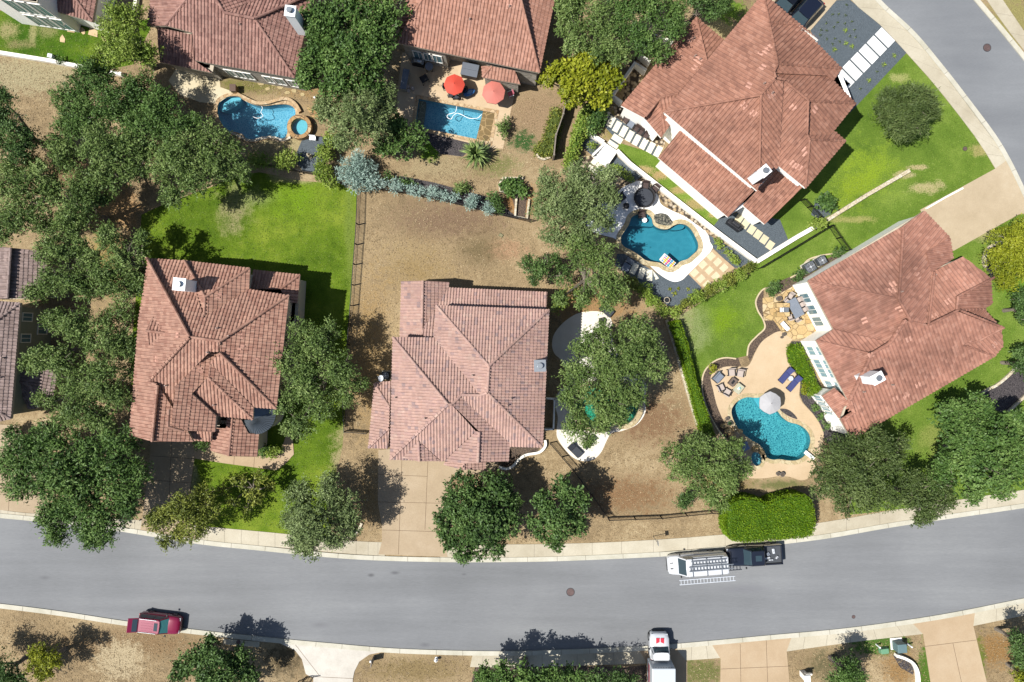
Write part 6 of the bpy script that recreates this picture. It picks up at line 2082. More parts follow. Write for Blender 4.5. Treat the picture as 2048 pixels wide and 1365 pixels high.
def table(label, px, ang, sx_, sy_, top, leg, h=.72, round_=False, name='patio_table', cat='table', group=None, z=.02):
    t = thing(name, label, cat, (*P(*px)[:2], z), math.radians(ang), group)
    m = MB()
    if round_:
        m.cyl((0, 0), sx_ / 2, sx_ / 2, h - .05, h, 28)
    else:
        m.box((0, 0, h - .025), (sx_, sy_, .05))
    m.build('tabletop', top, t, world=False)
    k = .34 if round_ else .44
    for a in (-1, 1):
        for b in (-1, 1):
            MB().box((a * sx_ * k, b * (sx_ if round_ else sy_) * k, (h - .05) / 2), (.05, .05, h - .05)).build('leg', leg, t, world=False)
    return t


def umbrella(label, px, r, col, z=2.3, n=8, rz=0, lean=.38, base=True):
    x, y, _ = P(*px, z)
    t = thing('garden_umbrella', label, 'umbrella', (x, y, .02), rz)
    m = MB()
    for k in range(n):
        a0, a1 = 2 * math.pi * k / n, 2 * math.pi * (k + 1) / n
        am = (a0 + a1) / 2
        e0 = (r * math.cos(a0), r * math.sin(a0), z - lean)
        e1 = (r * math.cos(a1), r * math.sin(a1), z - lean)
        em = (r * .93 * math.cos(am), r * .93 * math.sin(am), z - lean + .03)
        m.quad((0, 0, z), e0, em)
        m.quad((0, 0, z), em, e1)
        for p, q in ((e0, em), (em, e1)):
            m.quad(p, (p[0], p[1], p[2] - .12), (q[0], q[1], q[2] - .12), q)
    m.build('canopy', col, t, world=False)
    MB().cyl((0, 0), .028, .028, 0, z + .06, 10).build('pole', m_dark, t, world=False)
    for k in range(n):
        a0 = 2 * math.pi * k / n
        MB().tube([(0, 0, z - .03), (r * .98 * math.cos(a0), r * .98 * math.sin(a0), z - lean - .02)], .012, 4).build('rib', m_dark, t, world=False)
    if base:
        MB().cyl((0, 0), .26, .24, 0, .09, 18).build('base', m_dark, t, world=False)
    return t


umbrella('bright red garden umbrella beside the rectangular pool', (908, 167), 1.03, simple('red_canvas', C(232, 84, 62), .8, var=.04), 2.3)
umbrella('faded coral garden umbrella at the right end of the patio', (987, 183), 1.14, simple('coral_canvas', C(226, 132, 116), .8, var=.05), 2.3, rz=.2)
umbrella('grey garden umbrella standing at the edge of the turquoise pool', (1543, 807), 1.12, simple('grey_canvas', C(198, 196, 196), .8, var=.03), 2.3, 6, .5)
# orange house patio
table('round dark table under the bright red umbrella', (912, 180), 0, 1.1, 1.1, m_dark, m_dark, round_=True)
BC = 'black chairs round the red umbrella'
for l, px, a in [('black chair sticking out left of the red umbrella', (893, 178), 170), ('leftmost black chair below the red umbrella', (903, 194), 250), ('second black chair below the red umbrella', (913, 197), 265), ('black chair in the shade right of the red umbrella', (930, 184), 10)]:
    chair(l, px, a, m_blk, m_char, .8, BC)
t = thing('pool_float', 'blue oval pool float leaning beside the red umbrella', 'pool float', (*P(938, 189)[:2], .45), .4)
m = MB()
prof = [(.62 * math.cos(a) * (1 + .1 * math.cos(a)), .34 * math.sin(a)) for a in [2 * math.pi * k / 24 for k in range(24)]]
m.prism([(p[0] * .85, p[1] * .85) for p in prof], -.08, 0, prof)
m.prism(prof, .001, .08, [(p[0] * .85, p[1] * .85) for p in prof])
m.build('hull', simple('blue_vinyl', C(70, 128, 186), .4), t, world=False)
MB().prism([(p[0] * .5 + .1, p[1] * .5) for p in prof], .079, .12, [(p[0] * .42 + .1, p[1] * .42) for p in prof]).build('pad', simple('pale_vinyl', C(150, 190, 220), .4), t, world=False)
for a in (-.4, .4):
    MB().box((a, 0, -.27), (.05, .3, .38)).build('foot', m_dark, t, world=False)
t = thing('hot_tub', 'square hot tub under a dark grey folding cover by the orange roof', 'hot tub', (*P(941, 147)[:2], .02), math.radians(-12))
MB().box((0, 0, .42), (1.55, 1.25, .84)).build('cabinet', simple('brown_cabinet', C(90, 76, 66), .7), t, world=False)
for k in (-1, 1):
    MB().box((0, k * .325, .90), (1.68, .645, .12)).build('cover', simple('slate_vinyl', C(112, 118, 128), .6, var=.05), t, world=False, bevel=.03)
chair('pink chair in the shade of the coral umbrella', (1021, 192), 20, m_alu, simple('pink_cloth', C(206, 110, 124), .8), .8)
t = thing('barbecue', 'steel barbecue against the wall of the orange house', 'barbecue', (*P(838, 130)[:2], .02), math.radians(-12))
MB().box((0, 0, .45), (1.2, .5, .8)).build('cabinet', m_dark, t, world=False)
m = MB()
m.tube([(-.45, .02, .93), (.45, .02, .93)], .24, 14)
m.build('hood', m_metal, t, world=False, smooth=True)
for k in (-1, 1):
    MB().box((k * .52, 0, .87), (.18, .5, .04)).build('side_shelf', m_metal, t, world=False)
table('round grey table beside the steel barbecue', (860, 139), 0, .8, .8, m_greyc, m_dark, round_=True)
table('small dark square table in the leaf shade of the patio', (850, 163), 30, .75, .7, m_dark, m_dark)
t = thing('garden_counter', 'long grey counter with pots in the leaf shade', 'counter', (*P(812, 165)[:2], .02), math.radians(-100))
MB().box((0, 0, .4), (1.9, .55, .8)).build('cabinet', m_lime, t, world=False)
MB().box((0, 0, .825), (2.0, .62, .05)).build('worktop', m_greyc, t, world=False)
for k, (x, y) in enumerate([(817, 176), (826, 179), (818, 184)]):
    t = thing('flower_pot', ('upper', 'right', 'lower')[k] + ' one of three small pale pots beside the long counter', 'pot', (*P(x, y)[:2], .02), 0, 'pots by the long counter')
    MB().cyl((0, 0), .13, .18, 0, .34, 14).build('pot', m_sand, t, world=False)
    MB().cyl((0, 0), .15, .15, .30, .33, 14).build('soil', m_barkd, t, world=False)
m = MB()
hp = [P(a, b)[:2] for a, b in cr(Z(780, 60, 3.446, [(460, 525), (448, 565), (402, 580), (394, 600), (420, 612), (442, 582), (475, 574), (540, 605), (600, 606), (634, 578)]), n=6)]
m.tube([(a, b, -.13 + .03 * math.sin(i)) for i, (a, b) in enumerate(hp)], .032, 6)
tag(m.build('pool_hose', m_white), 'white curling cleaner hose floating in the rectangular pool', 'hose')
m = MB()
hp = [P(a, b)[:2] for a, b in cr([(516, 204), (520, 208), (524, 216), (521, 224), (525, 232), (514, 236), (505, 233)], n=6)]
m.tube([(a, b, -.13) for a, b in hp], .03, 6)
tag(m.build('pool_hose', m_white), 'white cleaner hose trailing into the kidney pool', 'hose')
# dusky house yard
t = thing('stone_pillar', 'short dark stone pillar at the corner of the kidney pool', 'pillar', (*P(472, 182)[:2], 0))
MB().box((0, 0, .4), (.52, .62, .8)).build('shaft', g_flag2, t, world=False)
MB().box((0, 0, .83), (.6, .7, .06)).build('cap', simple('brown_cap', C(112, 88, 74), .8), t, world=False)
t = thing('garden_bench', 'small white bench by the grey gravel beside the round spa', 'bench', (*P(627, 279)[:2], 0), math.radians(-5))
MB().box((0, 0, .34), (.62, .38, .06)).build('seat', m_white, t, world=False)
MB().box((0, .2, .52), (.62, .05, .32)).build('backrest', m_white, t, world=False)
for k in (-1, 1):
    MB().box((k * .26, 0, .16), (.06, .34, .31)).build('leg', m_white, t, world=False)
t = thing('garden_statue', 'pale garden statue on a round plinth in the grey gravel', 'statue', (*P(621, 314)[:2], 0))
MB().cyl((0, 0), .26, .22, 0, .18, 16).build('plinth', m_stone, t, world=False)
m = MB()
for r0, r1, z0, z1 in ((.16, .12, .18, .5), (.12, .17, .5, .75), (.17, .07, .75, .86), (.09, .10, .86, 1.0), (.10, .03, 1.0, 1.1)):
    m.cyl((0, 0), r0, r1, z0, z1, 12)
m.build('figure', m_stone, t, world=False)
t = thing('garden_lamp', 'little white lamp on the dry grass near the kidney pool', 'lamp', (*P(631, 197)[:2], 0))
MB().cyl((0, 0), .03, .03, 0, .3, 8).build('post', m_dark, t, world=False)
MB().cyl((0, 0), .12, .05, .3, .4, 12).build('shade', m_white, t, world=False)
# patio of the red roofed house
WS = 'dark wicker seats in front of the three dark windows'
for l, px in [('single dark wicker seat at the left end of the row by the dark windows', (1250, 243)), ('left of three close set dark wicker seats by the dark windows', (1271, 261)), ('middle of three close set dark wicker seats by the dark windows', (1279, 267)), ('right of three close set dark wicker seats by the dark windows', (1290, 274))]:
    chair(l, px, 58, m_blk, m_brn, .85, WS)
table('square grey wicker table between the dark wicker seats', (1260, 252), -32, .62, .62, m_greyc, m_blk, .45)
# teal pool
t = thing('daybed', 'round black wicker daybed with charcoal cushion on the white deck', 'daybed', (*P(1287, 397)[:2], .02))
MB().cyl((0, 0), .95, 1.0, 0, .36, 32).build('base', m_blk, t, world=False)
MB().cyl((0, 0), .88, .86, .36, .50, 32).build('cushion', m_char, t, world=False)
m = MB()
N = 20
for k in range(N):
    a0, a1 = math.radians(-60 + 130 * k / N), math.radians(-60 + 130 * (k + 1) / N)
    f = lambda a, r, z: (r * math.cos(a), r * math.sin(a), z)
    for z0, z1 in ((.34, .8),):
        m.quad(f(a0, 1.04, z0), f(a1, 1.04, z0), f(a1, 1.04, z1), f(a0, 1.04, z1))
        m.quad(f(a1, .9, z0), f(a0, .9, z0), f(a0, .9, z1), f(a1, .9, z1))
        m.quad(f(a0, .9, z1), f(a0, 1.04, z1), f(a1, 1.04, z1), f(a1, .9, z1))
m2 = m
m2.build('backrest', m_blk, t, world=False)
m = MB()
for k in range(N):
    a0, a1 = math.radians(105 + 130 * k / N), math.radians(105 + 130 * (k + 1) / N)
    m.quad(f(a0, 1.04, .34), f(a1, 1.04, .34), f(a1, 1.04, .7), f(a0, 1.04, .7))
    m.quad(f(a1, .92, .34), f(a0, .92, .34), f(a0, .92, .7), f(a1, .92, .7))
    m.quad(f(a0, .92, .7), f(a0, 1.04, .7), f(a1, 1.04, .7), f(a1, .92, .7))
m.build('backrest', m_blk, t, world=False)
WC = 'brown wicker armchairs by the teal pool'
chair('brown wicker armchair above the round daybed', (1289, 373), 82, m_blk, m_brn, 1.05, WC)
chair('brown wicker armchair close to the white wall, right of the daybed', (1308, 380), 52, m_blk, m_brn, 1.05, WC)
chair('dark armchair standing on the shallow ledge of the teal pool', (1283, 430), 95, m_blk, m_brn, 1.1, WC, z=-.35)
t = thing('side_table', 'small white drum table on the shallow ledge of the teal pool', 'table', (*P(1289, 441)[:2], -.42))
MB().cyl((0, 0), .16, .22, 0, .45, 20).build('pedestal', m_white, t, world=False)
MB().cyl((0, 0), .24, .24, .45, .50, 20).build('tabletop', m_white, t, world=False)
t = thing('outdoor_sofa', 'dark outdoor sofa in the leaf shade left of the daybed', 'sofa', (*P(1238, 399)[:2], .02), math.radians(38))
MB().box((0, 0, .2), (1.25, .7, .4)).build('base', m_blk, t, world=False)
for k in (-1, 1):
    MB().box((k * .3, -.04, .45), (.58, .56, .12)).build('seat', m_char, t, world=False, bevel=.02)
MB().box((0, .32, .55), (1.25, .12, .5)).build('backrest', m_blk, t, world=False)
table('small round black table near the dark outdoor sofa', (1251, 414), 0, .62, .62, m_blk, m_blk, .5, True)
lounger('charcoal lounger on the slabs below the teal pool', (1254, 531), 58, m_blk, m_greyc, 1.2, .8)
t = thing('pool_float', 'striped rainbow coloured air mattress floating in the teal pool', 'pool float', (*P(1335.5, 523)[:2], -.16), math.radians(-41))
cols = [simple('float_' + n_, c, .45, var=.03) for n_, c in (('white', C(246, 244, 240)), ('blue', C(60, 160, 200)), ('yellow', C(244, 206, 40)), ('magenta', C(220, 60, 140)), ('orange', C(246, 150, 40)))]
m = MB()
for k in range(9):
    m.mat = 0 if k % 2 == 0 else (1, 2, 3, 1)[k // 2]
    m.box((0, -.38 + .095 * k, .07), (1.5, .10, .12))
m.build('mattress', cols, t, world=False)
for j, (c_, x) in enumerate(((2, -.22), (3, .05), (1, .3), (2, .55))):
    MB().box((x, 0, .135), (.13, .84, .012)).build('band', cols[c_], t, world=False)
MB().box((-.66, 0, .15), (.24, .8, .1)).build('pillow', cols[0], t, world=False, bevel=.03)
t = thing('barbecue', 'barbecue under a black weather cover on the dark gravel', 'barbecue', (*P(1466, 452)[:2], .01), math.radians(-36))
m = MB()
m.prism([(-.78, -.32), (.78, -.32), (.84, 0), (.78, .32), (-.78, .32), (-.84, 0)], 0, .78, [(-.72, -.28), (.72, -.28), (.76, 0), (.72, .28), (-.72, .28), (-.76, 0)])
m.prism([(-.5, -.26), (.5, -.26), (.54, 0), (.5, .26), (-.5, .26), (-.54, 0)], .775, 1.1, [(-.36, -.14), (.36, -.14), (.4, 0), (.36, .14), (-.36, .14), (-.4, 0)])
m.build('cover', simple('black_cover', C(46, 46, 50), .5, var=.2), t, world=False, bevel=.05)
for k in (-1, 1):
    MB().cyl((k * .6, .28), .09, .09, 0, .05, 10).build('wheel', m_dark, t, world=False)
IC = 'black iron chairs by the slabs'
chair('black iron chair nearest the wall opening by the sand slabs', (1496, 428), 40, m_iron, m_iron, .8, IC)
chair('black iron chair further right by the sand slabs', (1507, 440), 40, m_iron, m_iron, .8, IC)
t = thing('planter', 'round stone planter in the dark gravel below the teal pool', 'planter', (*P(1332, 601)[:2], .01))
MB().cyl((0, 0), .22, .30, 0, .4, 18).build('bowl', m_stone, t, world=False)
MB().cyl((0, 0), .25, .25, .36, .41, 18).build('soil', m_dark, t, world=False)
for k, (x, y) in enumerate([(1339, 579), (1348, 588), (1356, 578), (1376, 579)]):
    t = thing('gravel_plant', 'dry orange tuft in the dark gravel below the teal pool', 'plant', P(x, y, .01), k * .7, 'dry tufts below the teal pool')
    blades(rng_, 9, .24 if k != 1 else .34, .04, .2).build('leaves', LEAF['lime'], t, world=False, rnd=True)
# emerald pool
DL = 'charcoal loungers by the emerald pool'
lounger('charcoal lounger at the lower rim of the pale deck by the emerald pool', (1150, 900), 135, m_blk, m_char, 1.5, .8, DL)
lounger('narrow charcoal lounger pointing up towards the big live oak', (1178, 884), 228, m_blk, m_char, 1.5, .6, DL)
lounger('charcoal lounger on the brown grass at the top of the pale deck', (1212, 621), 140, m_blk, m_char, 1.4, .8, DL)
table('small black table on the upper end of the pale deck', (1202, 642), 0, .6, .6, m_blk, m_blk, .5, True)
# turquoise pool terrace
table('grey dining table on the flagstone patio', (1585, 617), -62, 1.9, 1.0, m_greyc, m_dark)
SC_ = 'sand coloured dining chairs'
for l, px, a in [('sand coloured dining chair at the upper end of the grey table', (1577, 593), 60), ('uppermost of three sand coloured chairs right of the grey table', (1593, 601), 28), ('middle of three sand coloured chairs right of the grey table', (1599, 611), 28), ('lowest of three sand coloured chairs right of the grey table', (1604, 620), 28), ('left sand coloured chair at the lower end of the grey table', (1576, 635), -75), ('right sand coloured chair at the lower end of the grey table', (1589, 638), -60), ('sand coloured chair left of the grey table near the round pot', (1569, 603), 140)]:
    chair(l, px, a, m_dark, m_sand, .85, SC_)
t = thing('outdoor_kitchen', 'flagstone outdoor kitchen island with a steel grill', 'outdoor kitchen', (*P(1561, 621)[:2], .02), math.radians(0))
m = MB()
m.box((-.1, .45, .45), (1.3, .45, .9))
m.box((-.1, -.45, .45), (1.3, .45, .9))
m.box((.1, 0, .40), (.75, .45, .8))
m.build('stone_base', g_flag, t, world=False)
MB().box((.12, 0, .93), (.62, .5, .26)).build('grill_hood', m_metal, t, world=False, bevel=.06)
MB().box((-.3, 0, .85), (.2, .5, .05)).build('shelf', m_alu, t, world=False)
t = thing('side_bench', 'white slatted bench tipped beside the flagstone outdoor kitchen', 'bench', (*P(1567, 653)[:2], .02), math.radians(-48))
MB().box((0, 0, .4), (1.0, .4, .06)).build('seat', m_white, t, world=False)
for k in (-1, 1):
    MB().box((k * .42, 0, .18), (.06, .36, .37)).build('leg', m_blk, t, world=False)
t = thing('storage_box', 'white storage box against the wall on the flagstone patio', 'box', (*P(1636, 654)[:2], .02), math.radians(25))
MB().box((0, 0, .25), (.7, .42, .5)).build('box', m_white, t, world=False, bevel=.03)
MB().box((0, 0, .53), (.74, .46, .06)).build('lid', m_white, t, world=False, bevel=.02)
PT = 'pots on the terrace'
for l, x, y, r in [('round grey pot at the upper edge of the flagstone patio', 1555, 598, .27), ('grey pot at the join of flagstone and peach deck', 1566, 669, .2), ('small grey pot touching the bigger pot on the deck', 1562, 675, .14), ('round pot beside the rocks at the left of the turquoise pool', 1453, 837, .2), ('green planted pot by the rocks left of the turquoise pool', 1457, 846, .24), ('left pot of the pair on the deck below the turquoise pool', 1554, 947, .2), ('right dark pot of the pair on the deck below the turquoise pool', 1562, 948, .24)]:
    t = thing('flower_pot', l, 'pot', (*P(x, y)[:2], .02), 0, PT)
    MB().cyl((0, 0), r * .7, r, 0, r * 1.7, 16).build('pot', simple('clay_grey', C(128, 122, 116), .8), t, world=False)
    MB().cyl((0, 0), r * .85, r * .85, r * 1.5, r * 1.73, 16).build('soil', LEAF['dark'] if 'green' in l else m_barkd, t, world=False)
AR = 'armchairs round the fire table'
chair('left one of two sand coloured armchairs above the fire table', (1460, 745), 95, m_blk, m_sand, 1.15, AR)
chair('right one of two sand coloured armchairs above the fire table', (1477, 747), 80, m_blk, m_sand, 1.15, AR)
chair('upper one of two striped armchairs left of the fire table', (1439, 775), 205, m_blk, m_sand, 1.1, AR)
chair('lower one of two striped armchairs left of the fire table', (1451, 784), 240, m_blk, m_sand, 1.1, AR)
t = thing('outdoor_sofa', 'slate grey sofa at the upper left of the fire table', 'sofa', (*P(1434, 755)[:2], .02), math.radians(48))
MB().box((0, 0, .2), (1.0, .75, .4)).build('base', m_char, t, world=False)
MB().box((0, -.05, .46), (.92, .6, .14)).build('seat', m_greyc, t, world=False, bevel=.03)
MB().box((0, .34, .56), (1.0, .12, .5)).build('backrest', m_greyc, t, world=False, bevel=.03)
t = thing('fire_table', 'square brown fire table between the armchairs', 'fire table', (*P(1463, 764)[:2], .02), math.radians(52))
MB().box((0, 0, .22), (.75, .55, .44)).build('base', m_brn, t, world=False)
MB().box((0, 0, .46), (.82, .62, .05)).build('top', simple('brown_slate', C(120, 104, 92), .6), t, world=False)
MB().box((0, 0, .49), (.42, .22, .03)).build('burner', m_dark, t, world=False)
table('pale glass table with a towel beside the fire table', (1474, 777), 52, .95, .75, simple('pale_glass', C(206, 204, 176), .2), m_blk, .5)
t = thing('towel', 'small white and turquoise towel on the pale glass table', 'towel', (*P(1474.5, 776.5)[:2], .53), .6)
m = MB()
m.box((0, 0, .012), (.3, .2, .02))
m.mat = 1
m.box((.08, -.02, .026), (.14, .16, .02))
m.build('cloth', [m_white, simple('turquoise_cloth', C(60, 190, 190), .8)], t, world=False)
NL = 'navy blue sun loungers'
lounger('upper navy blue sun lounger above the turquoise pool', (1569, 751), 50, m_blk, m_navy, 1.75, .62, NL)
lounger('lower navy blue sun lounger above the turquoise pool', (1585, 767), 50, m_blk, m_navy, 1.75, .62, NL)
table('small round metal table between the two navy blue loungers', (1578, 757), 0, .5, .5, m_alu, m_dark, .45, True)
t = thing('diving_board', 'short white diving board at the lower right of the turquoise pool', 'diving board', (*P(1617, 911)[:2], .02), math.radians(-38))
MB().box((-.1, 0, .36), (1.15, .36, .06)).build('board', m_white, t, world=False)
MB().box((.3, 0, .17), (.3, .3, .32)).build('stand', m_alu, t, world=False)
t = thing('lounge_chair', 'pale blue lounge chair under the tree at the turquoise pool', 'chair', (*P(1488, 893)[:2], .05), math.radians(120))
MB().box((0, 0, .3), (.75, .7, .1)).build('seat', simple('pale_blue_cloth', C(140, 160, 190), .8), t, world=False, bevel=.02)
MB().box((.4, 0, .55), (.1, .7, .5)).build('backrest', simple('pale_blue_back', C(150, 170, 198), .8), t, world=False, bevel=.02)
for a in (-1, 1):
    for b in (-1, 1):
        MB().box((a * .3, b * .3, .13), (.05, .05, .26)).build('leg', m_alu, t, world=False)
rk = random.Random(5)
for k, (x, y, r) in enumerate([(1448, 852, 8), (1456, 862, 9), (1468, 858, 7), (1480, 862, 6), (1464, 872, 9), (1482, 878, 7), (1471, 884, 8), (1510, 897, 8), (1522, 904, 7)]):
    m = MB()
    N = 9
    pol = [(r / S * rk.uniform(.75, 1.1) * math.cos(2 * math.pi * i / N), r / S * .8 * rk.uniform(.75, 1.1) * math.sin(2 * math.pi * i / N)) for i in range(N)]
    cx_, cy_, _ = P(x, y)
    hgt_ = rk.uniform(.25, .5)
    m.prism([(cx_ + p[0], cy_ + p[1]) for p in pol], 0, hgt_ * .6, [(cx_ + p[0] * .95, cy_ + p[1] * .95) for p in pol])
    m.prism([(cx_ + p[0] * .95, cy_ + p[1] * .95) for p in pol], hgt_ * .6, hgt_, [(cx_ + p[0] * .6, cy_ + p[1] * .6) for p in pol])
    tag(m.build('boulder', g_flag), (ORD[k] + ' tan boulder of the rock edge at the left of the turquoise pool') if k < 7 else ('left', 'right')[k - 7] + ' tan boulder between the turquoise pool and its little spa', 'boulder', 'boulders left of the turquoise pool' if k < 7 else 'boulders by the little spa')


# ================================================================ service things
def ac_unit(label, px, ang, mat, s=.75):
    t = thing('air_conditioner', label, 'air conditioner', (*P(*px)[:2], 0), math.radians(ang), 'outdoor air conditioners')
    MB().box((0, 0, .06), (s + .15, s + .15, .12)).build('plinth', g_conc, t, world=False)
    MB().box((0, 0, .5), (s, s, .76)).build('cabinet', mat, t, world=False, bevel=.03)
    m = MB()
    for k in range(7):
        r0 = s * .44 * (k + 1) / 7
        N = 20
        for i in range(N):
            a0, a1 = 2 * math.pi * i / N, 2 * math.pi * (i + 1) / N
            f2 = lambda a, r: (r * math.cos(a), r * math.sin(a), .90)
            m.quad(f2(a0, r0 - .012), f2(a0, r0), f2(a1, r0), f2(a1, r0 - .012))
    m.box((0, 0, .90), (s * .9, .02, .015))
    m.box((0, 0, .90), (.02, s * .9, .0152))
    m.build('grille', m_alu, t, world=False)
    MB().cyl((0, 0), s * .43, s * .43, .878, .888, 24).build('fan_well', m_dark, t, world=False)
    MB().cyl((0, 0), .1, .08, .886, .93, 12).build('fan_motor', m_alu, t, world=False)
    return t


m_acg = simple('ac_grey', C(104, 110, 116), .5, .3)
ac_unit('air conditioner further from the iron fence beside the rust red roof', (1614, 536), 30, m_acg, .95)
ac_unit('air conditioner nearer the iron fence beside the rust red roof', (1637, 523), 30, m_acg, .8)
ac_unit('dark air conditioner in the nook of the pink tiled house', (774, 751), 0, m_dark, .75)
t = thing('satellite_dish', 'grey satellite dish on a pole beside the pink tiled roof', 'satellite dish', (*P(762, 757, 3.9)[:2], 3.55))
m = MB()
N = 20
for i in range(N):
    a0, a1 = 2 * math.pi * i / N, 2 * math.pi * (i + 1) / N
    f3 = lambda a, r, z: (r * math.cos(a) * .8 + .1 * z, r * math.sin(a) * 1.0, .45 + z)
    m.quad((0, 0, .38), f3(a0, .3, .06), f3(a1, .3, .06))
m.build('dish', m_alu, t, world=False)
MB().tube([(0, 0, -.1), (0, 0, .4)], .03, 6).build('mast', m_alu, t, world=False)
MB().tube([(0, 0, .38), (-.28, .18, .62)], .02, 6).build('arm', m_alu, t, world=False)
m_ug = simple('utility_green', C(120, 170, 132), .5, var=.06)
t = thing('utility_box', 'low pale green utility box on the grass by the street', 'utility box', (*P(1765, 1299)[:2], 0), .12)
m = MB()
m.prism([(-.42, -.28), (.42, -.28), (.42, .28), (-.42, .28)], 0, .5, [(-.36, -.24), (.36, -.24), (.38, .24), (-.38, .24)])
m.build('cabinet', m_ug, t, world=False, bevel=.03)
MB().box((0, -.285, .25), (.5, .02, .3)).build('door', m_ug, t, world=False)
t = thing('utility_box', 'big grey green transformer box on a white pad by the curved wall', 'utility box', (*P(1792, 1288)[:2], 0), .08)
MB().box((0, .05, .05), (1.15, 1.15, .1)).build('pad', m_wallw, t, world=False)
MB().box((0, 0, .62), (.9, .85, 1.05)).build('cabinet', simple('transformer_green', C(112, 138, 140), .5, var=.06), t, world=False, bevel=.03)
MB().box((0, -.44, .6), (.7, .03, .8)).build('door', simple('transformer_door', C(124, 150, 150), .5), t, world=False)
MP = 'white marker posts by the utility boxes'
for l, x, y, a in [('white marker post left of the green utility box', 1752, 1289, .7), ('white marker post right of the transformer box', 1815, 1288, -.6)]:
    t = thing('marker_post', l, 'post', (*P(x, y)[:2], 0), a, MP)
    MB().cyl((0, 0), .07, .07, 0, .75, 10).build('post', m_white, t, world=False)
    MB().cyl((0, 0), .09, .05, .75, .83, 10).build('cap', m_white, t, world=False)
t = thing('utility_box', 'small white box on the green side lawn by the white wall', 'utility box', (*P(105, 115)[:2], 0), -.2)
MB().box((0, 0, .2), (.42, .34, .4)).build('cabinet', m_white, t, world=False, bevel=.02)
MB().box((0, 0, .42), (.46, .38, .04)).build('lid', m_alu, t, world=False)
t = thing('letterbox', 'white masonry letterbox pillar at the bottom edge by the tan driveways', 'letterbox', (*P(1604, 1346)[:2], 0), .05)
MB().box((0, 0, .6), (.5, .55, 1.2)).build('pillar', m_wallw, t, world=False)
MB().box((0, 0, 1.23), (.58, .63, .06)).build('cap', m_white, t, world=False)
MB().box((.27, .3, .9), (.62, .16, .3)).build('side_wing', m_wallw, t, world=False)
t = thing('letterbox', 'pale letterbox pillar casting a black shadow on the grass island', 'letterbox', (*P(748, 1316)[:2], 0), -.15)
MB().box((0, 0, .75), (.10, .55, 1.5)).build('board', m_wood, t, world=False)
MB().box((-.1, .18, 1.2), (.2, .16, .22)).build('mail_slot', m_white, t, world=False)
t = thing('fire_hydrant', 'small white fire hydrant on the grass island', 'hydrant', (*P(873, 1317)[:2], 0))
m = MB()
for r0, r1, z0, z1 in ((.16, .16, 0, .06), (.11, .11, .06, .5), (.15, .15, .5, .56), (.13, .05, .56, .72)):
    m.cyl((0, 0), r0, r1, z0, z1, 14)
m.build('barrel', m_white, t, world=False)
for a in (-1, 1):
    MB().tube([(0, 0, .4), (a * .2, 0, .4)], .06, 10).build('nozzle', m_white, t, world=False)
t = thing('street_sign', 'street sign on a thin pole at the pavement, its square shadow on the grass', 'sign', (*P(1306, 1073)[:2], 0), .1)
MB().cyl((0, 0), .03, .03, 0, 2.5, 8).build('pole', m_metal, t, world=False)
MB().box((0, 0, 2.25), (.04, .46, .5), 0.0).build('sign_plate', m_metal, t, world=False)

# ================================================================ vehicles
m_tyre = simple('tyre_rubber', C(34, 34, 36), .8)
m_rim = simple('alloy_rim', C(170, 174, 178), .3, .8)
m_lamp = simple('headlight_glass', C(226, 230, 234), .15)
m_red = simple('tail_light', C(170, 20, 24), .3)
m_plast = simple('black_plastic', C(32, 32, 34), .6)


def paint(name, col, rough=.22, metal=.0, coat=.8):
    m, nt, bs = newmat(name)
    bs.inputs['Base Color'].default_value = col
    bs.inputs['Roughness'].default_value = rough
    bs.inputs['Metallic'].default_value = metal
    bs.inputs['Coat Weight'].default_value = coat
    bs.inputs['Coat Roughness'].default_value = .05
    return m


def glassm(name, col):
    m, nt, bs = newmat(name)
    bs.inputs['Base Color'].default_value = col
    bs.inputs['Roughness'].default_value = .05
    bs.inputs['Specular IOR Level'].default_value = .7
    return m


m_cg = glassm('car_glass', C(62, 80, 88))
m_cg2 = glassm('teal_car_glass', C(96, 170, 170))


def loft(rings):
    m = MB()
    n = len(rings[0])
    for r in rings:
        m.v.extend(r)
    for i in range(len(rings) - 1):
        for k in range(n - 1):
            a = i * n + k
            m.f.append((a, a + 1, a + n + 1, a + n))
            m.m.append(0)
            m.r.append(0)
        a = i * n
        m.f.append((a + n - 1, a, a + n, a + 2 * n - 1))
        m.m.append(0)
        m.r.append(0)
    m.f.append(tuple(range(n - 1, -1, -1)))
    m.f.append(tuple(range((len(rings) - 1) * n, len(rings) * n)))
    m.m += [0, 0]
    m.r += [0, 0]
    return m


def wheel(t, x, y, r=.36, w=.24):
    m = MB()
    N = 22
    s = 1 if y > 0 else -1
    prof = [(r * .62, -.5), (r * .94, -.5), (r, -.36), (r, .36), (r * .94, .5), (r * .62, .5)]
    for i in range(N):
        a0, a1 = 2 * math.pi * i / N, 2 * math.pi * (i + 1) / N
        for (r0, k0), (r1, k1) in zip(prof, prof[1:] + prof[:1]):
            f4 = lambda a, q, k: (x + q * math.cos(a), y + k * w, r + q * math.sin(a))
            m.quad(f4(a0, r0, k0), f4(a1, r0, k0), f4(a1, r1, k1), f4(a0, r1, k1))
    wh = m.build('wheel', m_tyre, t, world=False)
    m = MB()
    for i in range(N):
        a0, a1 = 2 * math.pi * i / N, 2 * math.pi * (i + 1) / N
        m.quad((x, y + s * w * .40, r), (x + r * .62 * math.cos(a0), y + s * w * .46, r + r * .62 * math.sin(a0)), (x + r * .62 * math.cos(a1), y + s * w * .46, r + r * .62 * math.sin(a1)))
    m.build('rim', m_rim, wh, world=False)


